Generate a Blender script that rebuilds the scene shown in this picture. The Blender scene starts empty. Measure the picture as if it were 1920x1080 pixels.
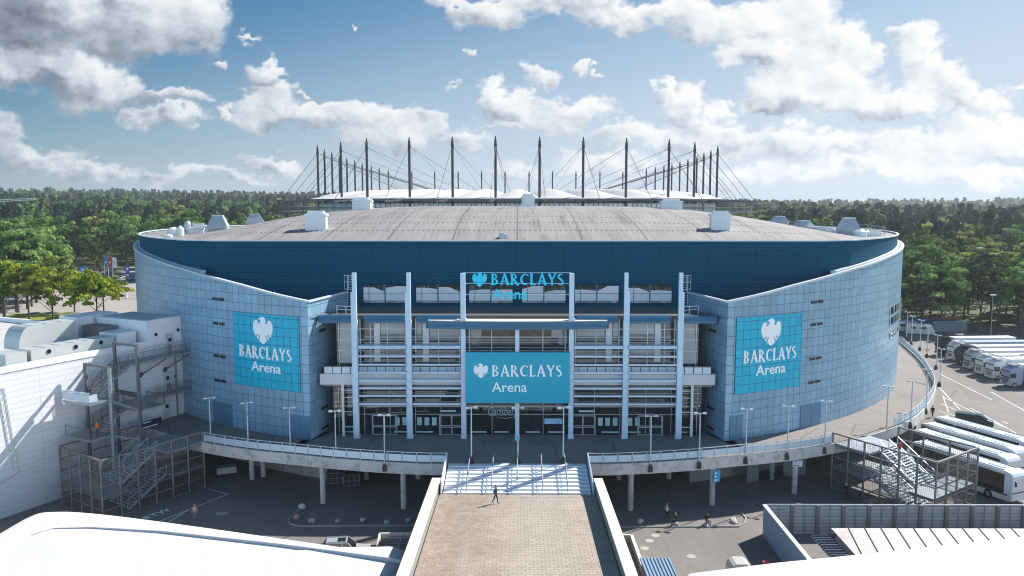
import bpy, bmesh, math, random
import numpy as np
from mathutils import Vector, Matrix
from mathutils.geometry import tessellate_polygon
random.seed(7); rng = np.random.default_rng(11)
R = math.radians
S = bpy.context.scene
COL = S.collection
PI = math.pi

# ------------------------------------------------------------ camera
CZ = 27.0                                   # eye height above the arena plaza (plaza = z 0)
PITCH, YAW = math.atan(157/1500), math.atan(10/1500)
cam = bpy.data.cameras.new('camera'); cam_o = bpy.data.objects.new('camera', cam); COL.objects.link(cam_o)
cam.sensor_width = 36; cam.lens = 28.125; cam.clip_start = 0.5; cam.clip_end = 9000
cam_o.location = (0, 0, CZ); cam_o.rotation_euler = (PI/2-PITCH, 0, YAW)
S.camera = cam_o
G = -5.5                                    # street level

# ------------------------------------------------------------ sun, sky, exposure
SUN_AZ, SUN_EL = math.atan2(0.797, 0.604), R(39.2)       # azimuth from +Y towards +X
sd = Vector((math.sin(SUN_AZ)*math.cos(SUN_EL), math.cos(SUN_AZ)*math.cos(SUN_EL), math.sin(SUN_EL)))
sl = bpy.data.lights.new('sun', 'SUN'); sl.energy = 4.95; sl.angle = R(0.5); sl.color = (1.0, 0.95, 0.88)
so = bpy.data.objects.new('sun', sl); COL.objects.link(so)
so.rotation_euler = sd.to_track_quat('Z', 'Y').to_euler()
S.view_settings.view_transform = 'Standard'; S.view_settings.look = 'None'
S.view_settings.exposure = 0.75; S.view_settings.gamma = 1.0
S.render.engine = 'CYCLES'
S.cycles.filter_width = 1.05; S.cycles.max_bounces = 6; S.cycles.volume_bounces = 0

W = bpy.data.worlds.new('World'); S.world = W; W.use_nodes = True
wn, wl = W.node_tree.nodes, W.node_tree.links; wn.clear()
def N(t, **k):
    n = wn.new(t)
    for a, b in k.items(): setattr(n, a, b)
    return n
def wm(op, a, b=None, c=None, clamp=False):
    n = N('ShaderNodeMath', operation=op, use_clamp=clamp)
    for i, v in enumerate((a, b, c)):
        if v is None: continue
        if isinstance(v, (int, float)): n.inputs[i].default_value = v
        else: wl.new(v, n.inputs[i])
    return n.outputs[0]
def wv(op, a, b=None, c=None):
    n = N('ShaderNodeVectorMath', operation=op)
    for i, v in enumerate((a, b, c)):
        if v is None: continue
        if isinstance(v, (tuple, list)): n.inputs[i].default_value = v
        else: wl.new(v, n.inputs[i])
    return n.outputs[1] if op in ('LENGTH', 'DOT_PRODUCT') else n.outputs[0]
sky = N('ShaderNodeTexSky', sky_type='NISHITA', sun_disc=False)
sky.sun_elevation = SUN_EL; sky.sun_rotation = SUN_AZ; sky.altitude = 50
sky.air_density = 1.0; sky.dust_density = 1.2; sky.ozone_density = 2.0
tc = N('ShaderNodeTexCoord'); sep = N('ShaderNodeSeparateXYZ'); wl.new(tc.outputs['Generated'], sep.inputs[0])
ry = wm('MAXIMUM', wm('ABSOLUTE', sep.outputs[1]), 0.12)
u = wm('DIVIDE', sep.outputs[0], ry); v = wm('DIVIDE', sep.outputs[2], ry)
cmb = N('ShaderNodeCombineXYZ'); wl.new(u, cmb.inputs[0]); wl.new(v, cmb.inputs[1]); wl.new(wm('MULTIPLY', wm('LESS_THAN', sep.outputs[1], 0.0), 3.0), cmb.inputs[2])
P0 = cmb.outputs[0]
def wnoise(vec, scale, detail, rough=0.5, out=0):
    n = N('ShaderNodeTexNoise'); n.inputs['Scale'].default_value = scale; n.inputs['Detail'].default_value = detail
    n.inputs['Roughness'].default_value = rough; wl.new(vec, n.inputs['Vector']); return n.outputs[out]
stretch = wv('MULTIPLY', P0, (1.0, 1.35, 1.0))
def warp(vec, scale, amt, detail=3):
    return wv('MULTIPLY_ADD', wv('SUBTRACT', wnoise(stretch, scale, detail, 0.6, 1), (0.5, 0.5, 0.5)), (amt, amt, 0), vec)
PW = warp(warp(warp(P0, 10.0, 0.075), 34.0, 0.040, 2), 95.0, 0.016, 3)
# cumulus masses as seen to the north of the plaza: px,py centre, radii, amplitude
BL = [(110,30,190,75,1.2),(270,45,150,75,1.2),(380,35,75,75,1.1),(60,70,130,60,1.2),
 (165,150,95,60,1.1),(210,170,75,40,1.),(60,130,90,45,1.1),(20,150,90,30,.8),
 (330,190,90,18,.85),(310,222,85,22,.95),(25,265,40,50,.8),(60,300,120,30,.75),(190,320,100,25,.7),(320,325,110,22,.6),(430,330,120,18,.5),
 (510,135,38,30,1.15),(525,175,50,32,1.15),(500,205,75,38,1.1),(600,225,90,26,1.),(700,235,95,32,1.05),(780,250,60,40,1.1),(680,262,70,20,.85),
 (425,210,28,18,.9),(415,120,18,12,.9),(470,85,18,8,.7),(665,52,10,7,.7),(885,123,16,11,.75),(590,185,25,8,.6),(850,172,16,8,.7),(500,300,60,20,.8),(860,270,70,25,.8),
 (860,15,60,22,1.),(920,22,80,32,1.1),(1010,12,110,30,1.15),(1120,22,90,32,1.15),(1200,35,80,30,1.1),(1270,25,50,40,1.1),
 (930,195,50,36,1.1),(965,210,60,40,1.),(1010,150,38,24,.95),(1070,210,75,30,1.),(1020,235,90,25,.8),(1085,135,22,14,.9),(1120,135,14,8,.6),(950,240,60,12,.6),
 (1250,165,28,22,1.05),(1285,200,45,50,1.05),(1310,240,60,30,.85),(1345,215,22,16,.9),
 (1330,60,80,40,1.1),(1420,50,110,55,1.2),(1490,30,75,50,1.2),(1540,90,80,50,1.2),(1590,95,40,40,1.1),(1430,110,100,36,1.15),(1370,115,60,30,1.1),(1350,70,70,36,1.1),
 (1520,150,120,50,1.2),(1480,190,110,45,1.15),(1410,200,45,28,1.0),(1600,190,90,40,1.1),(1700,85,48,30,1.1),(1715,130,55,50,1.15),(1760,160,60,50,1.1),(1680,190,110,36,1.1),(1810,190,80,25,.95),
 (1180,260,130,30,.8),(1330,270,120,30,.75),(1500,275,160,32,.85),(1700,280,150,40,.85),(1850,250,110,45,.9),(1600,320,180,25,.65),(1830,330,160,30,.75),(1130,310,140,25,.65),(1350,320,160,25,.65),(960,320,90,20,.6),(1890,165,40,8,.6)]
fld = None
for (bx, by, ax, ay, am) in BL:
    ax *= 1.12; ay *= 1.12
    cx_, cy_, iu, iv = (bx-970)/1500, (383-by)/1500, 1500/ax, 1500/ay
    qv = wv('MULTIPLY_ADD', PW, (iu, iv, 1), (-cx_*iu, -cy_*iv, 0)); l = wv('LENGTH', qv)
    f = wm('MULTIPLY_ADD', l, -am, am); fp = wm('MAXIMUM', f, 0.0); fp = wm('MULTIPLY', fp, fp)
    g_ = wm('MULTIPLY', fp, wv('DOT_PRODUCT', qv, (0.45, 0.85, 0.0)))
    lsum = g_ if fld is None else wm('ADD', lsum, g_); wsum = fp if fld is None else wm('ADD', wsum, fp)
    fld = f if fld is None else wm('SMOOTH_MAX', fld, f, 0.25)
# general broken cloud everywhere else (also behind the viewer)
gen = wm('SUBTRACT', wm('MULTIPLY', wnoise(wv('MULTIPLY', tc.outputs['Generated'], (1, 1, 2.2)), 3.2, 5, 0.55), 2.6), wm('MULTIPLY_ADD', wm('ABSOLUTE', sep.outputs[2]), 0.75, 1.08))
outside = wm('MAXIMUM', wm('LESS_THAN', sep.outputs[1], 0.25), wm('MAXIMUM', wm('GREATER_THAN', wm('ABSOLUTE', u), 0.78), wm('GREATER_THAN', v, 0.36)))
fld = wm('MAXIMUM', fld, wm('SUBTRACT', wm('MULTIPLY', outside, wm('ADD', gen, 1.0)), 1.0))
fine = wm('SUBTRACT', wnoise(stretch, 26.0, 8, 0.60), 0.5)
fineb = wnoise(stretch, 15.0, 5, 0.52)
fineb2 = wnoise(wv('ADD', stretch, (0.012, 0.014, 0)), 15.0, 5, 0.52)
dens = wm('ADD', fld, wm('MULTIPLY', fine, 0.7))
mr = N('ShaderNodeMapRange', interpolation_type='SMOOTHSTEP'); wl.new(dens, mr.inputs[0])
mr.inputs[1].default_value = 0.03; mr.inputs[2].default_value = 0.46; mask = mr.outputs[0]
# relief: brighter where the billow faces the sun (up and to the right)
relief = wm('MULTIPLY', wm('SUBTRACT', fineb, fineb2), 1.5)
mid = wm('SUBTRACT', wnoise(stretch, 9.0, 4, 0.55), 0.5)
core = N('ShaderNodeMapRange', interpolation_type='SMOOTHSTEP'); wl.new(fld, core.inputs[0])
core.inputs[1].default_value = 0.25; core.inputs[2].default_value = 1.0
DB = [(70,45,180,48,.75),(60,90,130,36,.4),(100,165,110,32,.5),(240,20,120,45,.45),(1440,140,110,40,.35),(1500,215,120,30,.45),(1680,215,80,18,.35),(980,228,90,16,.35),(1290,235,40,30,.3),(60,20,160,60,.5)]
dk = None
for (bx, by, ax, ay, am) in DB:
    cx_, cy_, iu, iv = (bx-970)/1500, (383-by)/1500, 1500/ax, 1500/ay
    l = wv('LENGTH', wv('MULTIPLY_ADD', PW, (iu, iv, 1), (-cx_*iu, -cy_*iv, 0)))
    f = wm('MAXIMUM', wm('MULTIPLY_ADD', l, -am, am), 0.0)
    dk = f if dk is None else wm('SMOOTH_MAX', dk, f, 0.2)
face = wm('DIVIDE', lsum, wm('ADD', wsum, 0.02))          # +1 on the side turned to the sun, -1 underneath
shade = wm('ADD', wm('MULTIPLY', face, 0.42), wm('ADD', wm('MULTIPLY', relief, 0.55), wm('MULTIPLY', mid, 0.3)))
shade = wm('ADD', wm('SUBTRACT', shade, wm('MULTIPLY', dk, 0.62)), 0.80)
shade = wm('ADD', shade, wm('MULTIPLY_ADD', u, 0.30, 0.05))
cr = N('ShaderNodeValToRGB'); wl.new(shade, cr.inputs[0])
e = cr.color_ramp.elements; e[0].position = 0.15; e[0].color = (0.17, 0.20, 0.26, 1); e[1].position = 1.0; e[1].color = (1.0, 1.0, 1.0, 1)
for p_, c_ in ((0.40, (0.30, 0.35, 0.43, 1)), (0.62, (0.58, 0.64, 0.72, 1)), (0.80, (0.82, 0.86, 0.90, 1))):
    q = e.new(p_); q.color = c_
SKY_STR = 0.13
behind = wm('MULTIPLY', wm('LESS_THAN', sep.outputs[1], 0.0), wm('LESS_THAN', sep.outputs[2], 0.5))      # unseen low sky behind the viewer, brightened as added fill for the shaded front
cloudc = N('ShaderNodeVectorMath', operation='SCALE'); wl.new(cr.outputs[0], cloudc.inputs[0]); wl.new(wm('MULTIPLY_ADD', behind, 1.75/SKY_STR, 0.58/SKY_STR), cloudc.inputs['Scale'])
# clear air between the clouds: the sky texture, desaturated by summer haze towards the horizon
tn = N('ShaderNodeMix', data_type='RGBA'); wl.new(behind, tn.inputs[0]); tn.inputs[6].default_value = (0.160, 0.305, 0.385, 1); tn.inputs[7].default_value = (0.80, 1.40, 1.62, 1)  # rear sky tinted far brighter, part of the same added fill
skyt = wv('MULTIPLY', sky.outputs[0], tn.outputs[2])
hz = N('ShaderNodeMapRange', interpolation_type='SMOOTHSTEP'); wl.new(wm('MULTIPLY_ADD', u, -0.24, v), hz.inputs[0]); hz.inputs[1].default_value = 0.34; hz.inputs[2].default_value = -0.03; hz.inputs[3].default_value = 0.0; hz.inputs[4].default_value = 0.92
hmx = N('ShaderNodeMix', data_type='RGBA'); wl.new(hz.outputs[0], hmx.inputs[0]); wl.new(skyt, hmx.inputs[6]); hmx.inputs[7].default_value = (2.85, 3.25, 3.85, 1)
mx = N('ShaderNodeMix', data_type='RGBA'); wl.new(mask, mx.inputs[0]); wl.new(hmx.outputs[2], mx.inputs[6]); wl.new(cloudc.outputs[0], mx.inputs[7])
bg = N('ShaderNodeBackground'); bg.inputs[1].default_value = SKY_STR; wl.new(mx.outputs[2], bg.inputs[0])
wo = N('ShaderNodeOutputWorld'); wl.new(bg.outputs[0], wo.inputs[0])

# ------------------------------------------------------------ helpers
def ray(px, py):
    x = (px-960)/1500; y = -(py-540)/1500
    d = (x, math.cos(PITCH)+y*math.sin(PITCH), -math.sin(PITCH)+y*math.cos(PITCH))
    c, s = math.cos(YAW), math.sin(YAW)
    return (c*d[0]-s*d[1], s*d[0]+c*d[1], d[2])
def at(px, py, z):
    """a surveyed point: where the sight line of the photo meets the level z"""
    d = ray(px, py); t = (z-CZ)/d[2]; return Vector((d[0]*t, d[1]*t, z))
def aty(px, py, Y):
    d = ray(px, py); t = Y/d[1]; return Vector((d[0]*t, Y, CZ+d[2]*t))

class MB:
    def __init__(s): s.v = []; s.f = []; s.m = []; s.uv = None; s.mi = 0
    def quad(s, *p):
        n = len(s.v); s.v += [tuple(q) for q in p]; s.f.append(tuple(range(n, n+len(p)))); s.m.append(s.mi)
    def box(s, x0, x1, y0, y1, z0, z1, M=None):
        c = [(x0,y0,z0),(x1,y0,z0),(x1,y1,z0),(x0,y1,z0),(x0,y0,z1),(x1,y0,z1),(x1,y1,z1),(x0,y1,z1)]
        if M is not None: c = [tuple(M @ Vector(q)) for q in c]
        n = len(s.v); s.v += c
        for a in ((3,2,1,0),(4,5,6,7),(0,1,5,4),(1,2,6,5),(2,3,7,6),(3,0,4,7)):
            s.f.append(tuple(n+i for i in a)); s.m.append(s.mi)
    def bar(s, a, b, w, h=None, up=(0,0,1)):
        """rectangular bar from a to b, width w, height h"""
        a = Vector(a); b = Vector(b); h = w if h is None else h
        d = (b-a)
        if d.length < 1e-6: return
        d.normalize(); up = Vector(up)
        if abs(d.dot(up)) > 0.98: up = Vector((0,1,0))
        sx = d.cross(up).normalized(); uz = sx.cross(d).normalized()
        n = len(s.v)
        for p in (a, b):
            for i, j in ((-1,-1),(1,-1),(1,1),(-1,1)): s.v.append(tuple(p+sx*(i*w/2)+uz*(j*h/2)))
        for q in ((0,1,2,3),(7,6,5,4),(0,4,5,1),(1,5,6,2),(2,6,7,3),(3,7,4,0)):
            s.f.append(tuple(n+i for i in q)); s.m.append(s.mi)
    def tube(s, a, b, r0, r1=None, k=8):
        a = Vector(a); b = Vector(b); r1 = r0 if r1 is None else r1
        d = (b-a)
        if d.length < 1e-6: return
        d.normalize(); up = Vector((0,0,1)) if abs(d.z) < 0.95 else Vector((1,0,0))
        sx = d.cross(up).normalized(); sy = sx.cross(d)
        n = len(s.v)
        for p, r in ((a, r0), (b, r1)):
            for i in range(k): s.v.append(tuple(p+sx*(r*math.cos(2*PI*i/k))+sy*(r*math.sin(2*PI*i/k))))
        for i in range(k): s.f.append((n+i, n+(i+1)%k, n+k+(i+1)%k, n+k+i)); s.m.append(s.mi)
        s.f.append(tuple(n+i for i in range(k))[::-1]); s.f.append(tuple(n+k+i for i in range(k))); s.m += [s.mi]*2
    def prism(s, pts, z0, z1, M=None):
        """polygon pts (x,y) extruded from z0 to z1; M maps"""
        k = len(pts); n = len(s.v)
        for z in (z0, z1):
            for p in pts:
                q = Vector((p[0], p[1], z)); s.v.append(tuple(M @ q if M is not None else q))
        tri = tessellate_polygon([[Vector((p[0], p[1], 0)) for p in pts]])
        ar = sum(pts[i][0]*pts[(i+1)%k][1]-pts[(i+1)%k][0]*pts[i][1] for i in range(k))
        for t in tri:
            a, b, c = t
            o = (pts[b][0]-pts[a][0])*(pts[c][1]-pts[a][1])-(pts[c][0]-pts[a][0])*(pts[b][1]-pts[a][1])
            if o < 0: a, c = c, a
            s.f.append((n+k+a, n+k+b, n+k+c)); s.f.append((n+c, n+b, n+a)); s.m += [s.mi]*2
        for i in range(k):
            j = (i+1) % k
            if ar < 0: i, j = j, i
            s.f.append((n+i, n+j, n+k+j, n+k+i)); s.m.append(s.mi)
    def ball(s, c, r, k=8, sc=(1,1,1)):
        n = len(s.v); rows = k//2+1
        for i in range(rows):
            t = PI*i/(rows-1)
            for j in range(k):
                p = 2*PI*j/k; s.v.append((c[0]+r*sc[0]*math.sin(t)*math.cos(p), c[1]+r*sc[1]*math.sin(t)*math.sin(p), c[2]+r*sc[2]*math.cos(t)))
        for i in range(rows-1):
            for j in range(k):
                s.f.append((n+i*k+j, n+(i+1)*k+j, n+(i+1)*k+(j+1)%k, n+i*k+(j+1)%k)); s.m.append(s.mi)
    def build(s, name, mat, parent=None, smooth=False, M=None, origin=None):
        me = bpy.data.meshes.new(name)
        vs = s.v
        if M is not None: vs = [tuple(M @ Vector(q)) for q in vs]
        if origin is not None: vs = [(q[0]-origin[0], q[1]-origin[1], q[2]-origin[2]) for q in vs]
        me.from_pydata(vs, [], s.f)
        for m in (mat if isinstance(mat, (list, tuple)) else [mat]): me.materials.append(m)
        if any(s.m): me.polygons.foreach_set('material_index', s.m)
        if smooth: me.polygons.foreach_set('use_smooth', [True]*len(me.polygons))
        if s.uv is not None:
            ul = me.uv_layers.new(name='UVMap')
            li = np.empty(len(me.loops), dtype=np.int32); me.loops.foreach_get('vertex_index', li)
            ul.data.foreach_set('uv', np.array(s.uv, dtype=np.float32)[li].ravel())
        me.validate(); me.update()
        o = bpy.data.objects.new(name, me); COL.objects.link(o)
        if origin is not None: o.location = origin
        if parent is not None: o.parent = parent
        return o
def surf(mb, fn, nu, nv, uvfn=None):
    """grid surface: fn(i/nu, j/nv) -> xyz, uvfn -> (u,v)"""
    n = len(mb.v)
    if mb.uv is None: mb.uv = [(0, 0)]*n
    for j in range(nv+1):
        for i in range(nu+1):
            mb.v.append(tuple(fn(i/nu, j/nv))); mb.uv.append(uvfn(i/nu, j/nv) if uvfn else (i/nu, j/nv))
    for j in range(nv):
        for i in range(nu):
            a = n+j*(nu+1)+i; mb.f.append((a, a+1, a+nu+2, a+nu+1)); mb.m.append(mb.mi)
def tag(o, label=None, cat=None, group=None, kind=None):
    if label: o['label'] = label
    if cat: o['category'] = cat
    if group: o['group'] = group
    if kind: o['kind'] = kind
    return o
def empty(name, loc=(0,0,0), rz=0, label=None, cat=None, group=None):
    o = bpy.data.objects.new(name, None); COL.objects.link(o); o.location = loc; o.rotation_euler = (0, 0, rz)
    o.empty_display_size = 0.3
    return tag(o, label, cat, group)
def copy_tree(o, parent=None):
    c = o.copy(); COL.objects.link(c); c.parent = parent
    for ch in list(o.children): copy_tree(ch, c)
    return c
def T(loc=(0,0,0), rz=0, rx=0, ry=0):
    return Matrix.Translation(Vector(loc)) @ Matrix.Rotation(rz, 4, 'Z') @ Matrix.Rotation(ry, 4, 'Y') @ Matrix.Rotation(rx, 4, 'X')

# ------------------------------------------------------------ materials
def newmat(name):
    m = bpy.data.materials.new(name); m.use_nodes = True; nt = m.node_tree; nt.nodes.clear()
    out = nt.nodes.new('ShaderNodeOutputMaterial'); b = nt.nodes.new('ShaderNodeBsdfPrincipled')
    nt.links.new(b.outputs[0], out.inputs[0]); return m, nt, b
def NM(nt, t, **k):
    n = nt.nodes.new(t)
    for a, b in k.items(): setattr(n, a, b)
    return n
def MM(nt, op, a, b=None, c=None, clamp=False):
    n = NM(nt, 'ShaderNodeMath', operation=op, use_clamp=clamp)
    for i, v_ in enumerate((a, b, c)):
        if v_ is None: continue
        if isinstance(v_, (int, float)): n.inputs[i].default_value = v_
        else: nt.links.new(v_, n.inputs[i])
    return n.outputs[0]
def noise(nt, scale, detail=3, rough=0.6, vec=None, coord='Object', stretch=None):
    if vec is None:
        vec = NM(nt, 'ShaderNodeTexCoord').outputs[coord]
    if stretch:
        q = NM(nt, 'ShaderNodeVectorMath', operation='MULTIPLY'); nt.links.new(vec, q.inputs[0]); q.inputs[1].default_value = stretch; vec = q.outputs[0]
    n = NM(nt, 'ShaderNodeTexNoise'); n.inputs['Scale'].default_value = scale; n.inputs['Detail'].default_value = detail
    n.inputs['Roughness'].default_value = rough; nt.links.new(vec, n.inputs['Vector']); return n.outputs[0]
def mixc(nt, fac, a, b, mode='MIX'):
    n = NM(nt, 'ShaderNodeMix', data_type='RGBA', blend_type=mode)
    for i, v_ in ((0, fac), (6, a), (7, b)):
        if isinstance(v_, (int, float)): n.inputs[i].default_value = v_
        elif isinstance(v_, (tuple, list)): n.inputs[i].default_value = tuple(v_)+((1,) if len(v_) == 3 else ())
        else: nt.links.new(v_, n.inputs[i])
    return n.outputs[2]
def ramp(nt, fac, lo, hi, a=0.0, b=1.0):
    n = NM(nt, 'ShaderNodeMapRange', interpolation_type='SMOOTHSTEP'); nt.links.new(fac, n.inputs[0])
    n.inputs[1].default_value = lo; n.inputs[2].default_value = hi; n.inputs[3].default_value = a; n.inputs[4].default_value = b
    return n.outputs[0]
def bump(nt, b, h, strength=0.3, dist=0.02):
    n = NM(nt, 'ShaderNodeBump'); n.inputs['Strength'].default_value = strength; n.inputs['Distance'].default_value = dist
    nt.links.new(h, n.inputs['Height']); nt.links.new(n.outputs[0], b.inputs['Normal'])
def mat(name, col, rough=0.6, metal=0.0, var=0.25, scale=0.8, fine=14.0, fvar=0.12, stretch=None, bmp=0.0, objvar=0.0, coord='Object', dirt=None, spec=0.5):
    m, nt, b = newmat(name)
    b.inputs['Roughness'].default_value = rough; b.inputs['Metallic'].default_value = metal
    b.inputs['Specular IOR Level'].default_value = spec
    n1 = noise(nt, scale, 4, coord=coord, stretch=stretch); n2 = noise(nt, fine, 3, coord=coord, stretch=stretch)
    k = MM(nt, 'ADD', MM(nt, 'MULTIPLY_ADD', n1, 2*var, 1-var), MM(nt, 'MULTIPLY_ADD', n2, 2*fvar, -fvar))
    if objvar:
        oi = NM(nt, 'ShaderNodeObjectInfo'); k = MM(nt, 'MULTIPLY', k, MM(nt, 'MULTIPLY_ADD', oi.outputs['Random'], 2*objvar, 1-objvar))
    q = NM(nt, 'ShaderNodeVectorMath', operation='SCALE'); q.inputs[0].default_value = col; nt.links.new(k, q.inputs['Scale'])
    c = q.outputs[0]
    if dirt:
        dn = noise(nt, dirt[1], 6, 0.7, coord=coord, stretch=stretch); c = mixc(nt, ramp(nt, dn, 0.5, 0.75, 0, dirt[2]), c, dirt[0])
    nt.links.new(c, b.inputs['Base Color'])
    if bmp: bump(nt, b, n2, bmp)
    return m
def uvpanel(name, c1, pw, ph, line=0.035, lc=(0.03,0.06,0.10), rough=0.4, metal=0.2, pvar=0.07, svar=0.0, sec=7, brick=False, wave=0.0, grime=0.15, bstr=0.5, spec=0.5):
    """sheet panels laid out in metres on the UV map, with dark joints and small differences of tone per panel"""
    m, nt, b = newmat(name)
    tcn = NM(nt, 'ShaderNodeTexCoord'); sp = NM(nt, 'ShaderNodeSeparateXYZ'); nt.links.new(tcn.outputs['UV'], sp.inputs[0])
    uu = MM(nt, 'DIVIDE', sp.outputs[0], pw); vv = MM(nt, 'DIVIDE', sp.outputs[1], ph)
    fv = MM(nt, 'FLOOR', vv)
    if brick: uu = MM(nt, 'ADD', uu, MM(nt, 'MULTIPLY', MM(nt, 'MODULO', fv, 2.0), 0.5))
    fu = MM(nt, 'FLOOR', uu); ru = MM(nt, 'FRACT', uu); rv = MM(nt, 'FRACT', vv)
    du = MM(nt, 'MULTIPLY', MM(nt, 'MINIMUM', ru, MM(nt, 'SUBTRACT', 1.0, ru)), pw); dv = MM(nt, 'MULTIPLY', MM(nt, 'MINIMUM', rv, MM(nt, 'SUBTRACT', 1.0, rv)), ph)
    d = MM(nt, 'MINIMUM', du, dv)
    ln = ramp(nt, d, line*0.6, line*1.25, 1.0, 0.0)
    cb = NM(nt, 'ShaderNodeCombineXYZ'); nt.links.new(fu, cb.inputs[0]); nt.links.new(fv, cb.inputs[1])
    wn_ = NM(nt, 'ShaderNodeTexWhiteNoise', noise_dimensions='2D'); nt.links.new(cb.outputs[0], wn_.inputs['Vector'])
    k = MM(nt, 'MULTIPLY_ADD', wn_.outputs[0], 2*pvar, 1-pvar)
    if svar:
        w2 = NM(nt, 'ShaderNodeTexWhiteNoise', noise_dimensions='1D'); nt.links.new(MM(nt, 'FLOOR', MM(nt, 'DIVIDE', fu, float(sec))), w2.inputs['W'])
        k = MM(nt, 'MULTIPLY', k, MM(nt, 'MULTIPLY_ADD', w2.outputs[0], 2*svar, 1-svar))
    g = noise(nt, 0.5, 5, 0.65, vec=tcn.outputs['UV'], stretch=(1, 0.35, 1)); k = MM(nt, 'MULTIPLY', k, MM(nt, 'MULTIPLY_ADD', g, 2*grime, 1-grime))
    q = NM(nt, 'ShaderNodeVectorMath', operation='SCALE'); q.inputs[0].default_value = c1; nt.links.new(k, q.inputs['Scale'])
    nt.links.new(mixc(nt, ln, q.outputs[0], lc), b.inputs['Base Color'])
    b.inputs['Roughness'].default_value = rough; b.inputs['Metallic'].default_value = metal; b.inputs['Specular IOR Level'].default_value = spec
    bump(nt, b, MM(nt, 'SUBTRACT', MM(nt, 'MULTIPLY', wn_.outputs[0], 0.15), ln), bstr, 0.02)
    return m
def glassmat(name, col=(0.012,0.018,0.022), rough=0.04, spec=0.9):
    m, nt, b = newmat(name); b.inputs['Roughness'].default_value = rough; b.inputs['Specular IOR Level'].default_value = spec
    n1 = noise(nt, 0.7, 3); c = mixc(nt, ramp(nt, n1, 0.35, 0.7), tuple(x*0.6 for x in col), tuple(x*1.6 for x in col)); nt.links.new(c, b.inputs['Base Color'])
    bump(nt, b, noise(nt, 0.9, 2), 0.05, 0.03)
    return m
M_panel = uvpanel('arena_blue_panels', (0.235, 0.395, 0.525), 1.05, 1.1, 0.030, lc=(0.06,0.12,0.19), rough=0.30, metal=0.15, pvar=0.07, svar=0.08, sec=6, grime=0.24, bstr=0.3)
M_signpanel = uvpanel('teal_sign_panels', (0.0, 0.42, 0.60), 1.0, 1.05, 0.03, lc=(0.0,0.10,0.19), rough=0.4, metal=0.05, pvar=0.05, grime=0.08)
M_teal = mat('teal_vinyl', (0.0, 0.36, 0.50), 0.5, var=0.05, fvar=0.02)
M_wall = uvpanel('deep_blue_cladding', (0.0, 0.070, 0.125), 6.0, 0.45, 0.03, lc=(0.0,0.03,0.08), rough=0.7, spec=0.08, metal=0.0, pvar=0.05, grime=0.12, bstr=0.35)
M_white = mat('white_paint', (0.78, 0.78, 0.78), 0.5, var=0.05, fvar=0.03)
M_letter = mat('white_lettering', (0.9, 0.9, 0.9), 0.5, var=0.02, fvar=0.0)
M_cyan = mat('cyan_lettering', (0.0, 0.62, 0.85), 0.45, var=0.03, fvar=0.0)
M_pillar = mat('pale_blue_steel', (0.50, 0.645, 0.76), 0.4, 0.1, var=0.08, stretch=(1,1,0.2))
M_louvre = mat('pale_blue_louvre', (0.42, 0.52, 0.62), 0.4, 0.2, var=0.10)
M_canopy = mat('blue_canopy_metal', (0.03, 0.13, 0.23), 0.35, 0.2, var=0.12)
M_roofgrey = mat('roof_felt', (0.10, 0.10, 0.10), 0.9, var=0.3, bmp=0.3)
M_frame = mat('aluminium_frame', (0.34, 0.37, 0.40), 0.4, 0.5, var=0.1)
M_framew = mat('white_frame', (0.62, 0.63, 0.64), 0.45, 0.1, var=0.08)
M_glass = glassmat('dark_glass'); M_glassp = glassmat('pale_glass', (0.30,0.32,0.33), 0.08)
M_conc = mat('weathered_concrete', (0.50, 0.475, 0.44), 0.85, var=0.3, scale=0.5, fine=6, fvar=0.25, bmp=0.4, dirt=((0.10,0.10,0.09), 0.9, 0.7))
M_concd = mat('grey_concrete', (0.25, 0.25, 0.24), 0.85, var=0.25, bmp=0.3)
M_cream = mat('cream_parapet', (0.66, 0.58, 0.52), 0.7, var=0.12, scale=0.4, bmp=0.1)
M_frm = mat('dark_grey_steelwork', (.13,.138,.145), .5, .3, var=.2)
M_cop = mat('grey_blue_coping', (.50,.55,.60), .5, var=.08)
M_galv = mat('galvanised_steel', (0.30, 0.33, 0.36), 0.42, 0.5, var=0.15)
M_dsteel = mat('dark_steel', (0.07, 0.075, 0.08), 0.5, 0.4, var=0.2)
M_msteel = mat('weathered_steel_frame', (0.19, 0.18, 0.175), 0.55, 0.4, var=0.2)
M_lamp = mat('grey_lamp_post', (0.45, 0.52, 0.58), 0.4, 0.3, var=0.1)
M_black = mat('black_rubber', (0.012, 0.012, 0.013), 0.8, var=0.2)
M_blackp = mat('black_plastic', (0.02, 0.022, 0.025), 0.4, var=0.2)
M_mark = mat('road_paint', (0.68, 0.68, 0.66), 0.8, var=0.2, fine=5, fvar=0.25)
M_vent = mat('roof_vent_metal', (0.44, 0.48, 0.50), 0.4, 0.3, var=0.12)
M_ventw = mat('roof_vent_white', (0.70, 0.72, 0.72), 0.5, 0.1, var=0.1)
M_rail = mat('railing_sheet', (0.50, 0.60, 0.68), 0.4, 0.3, var=0.08)
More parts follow.
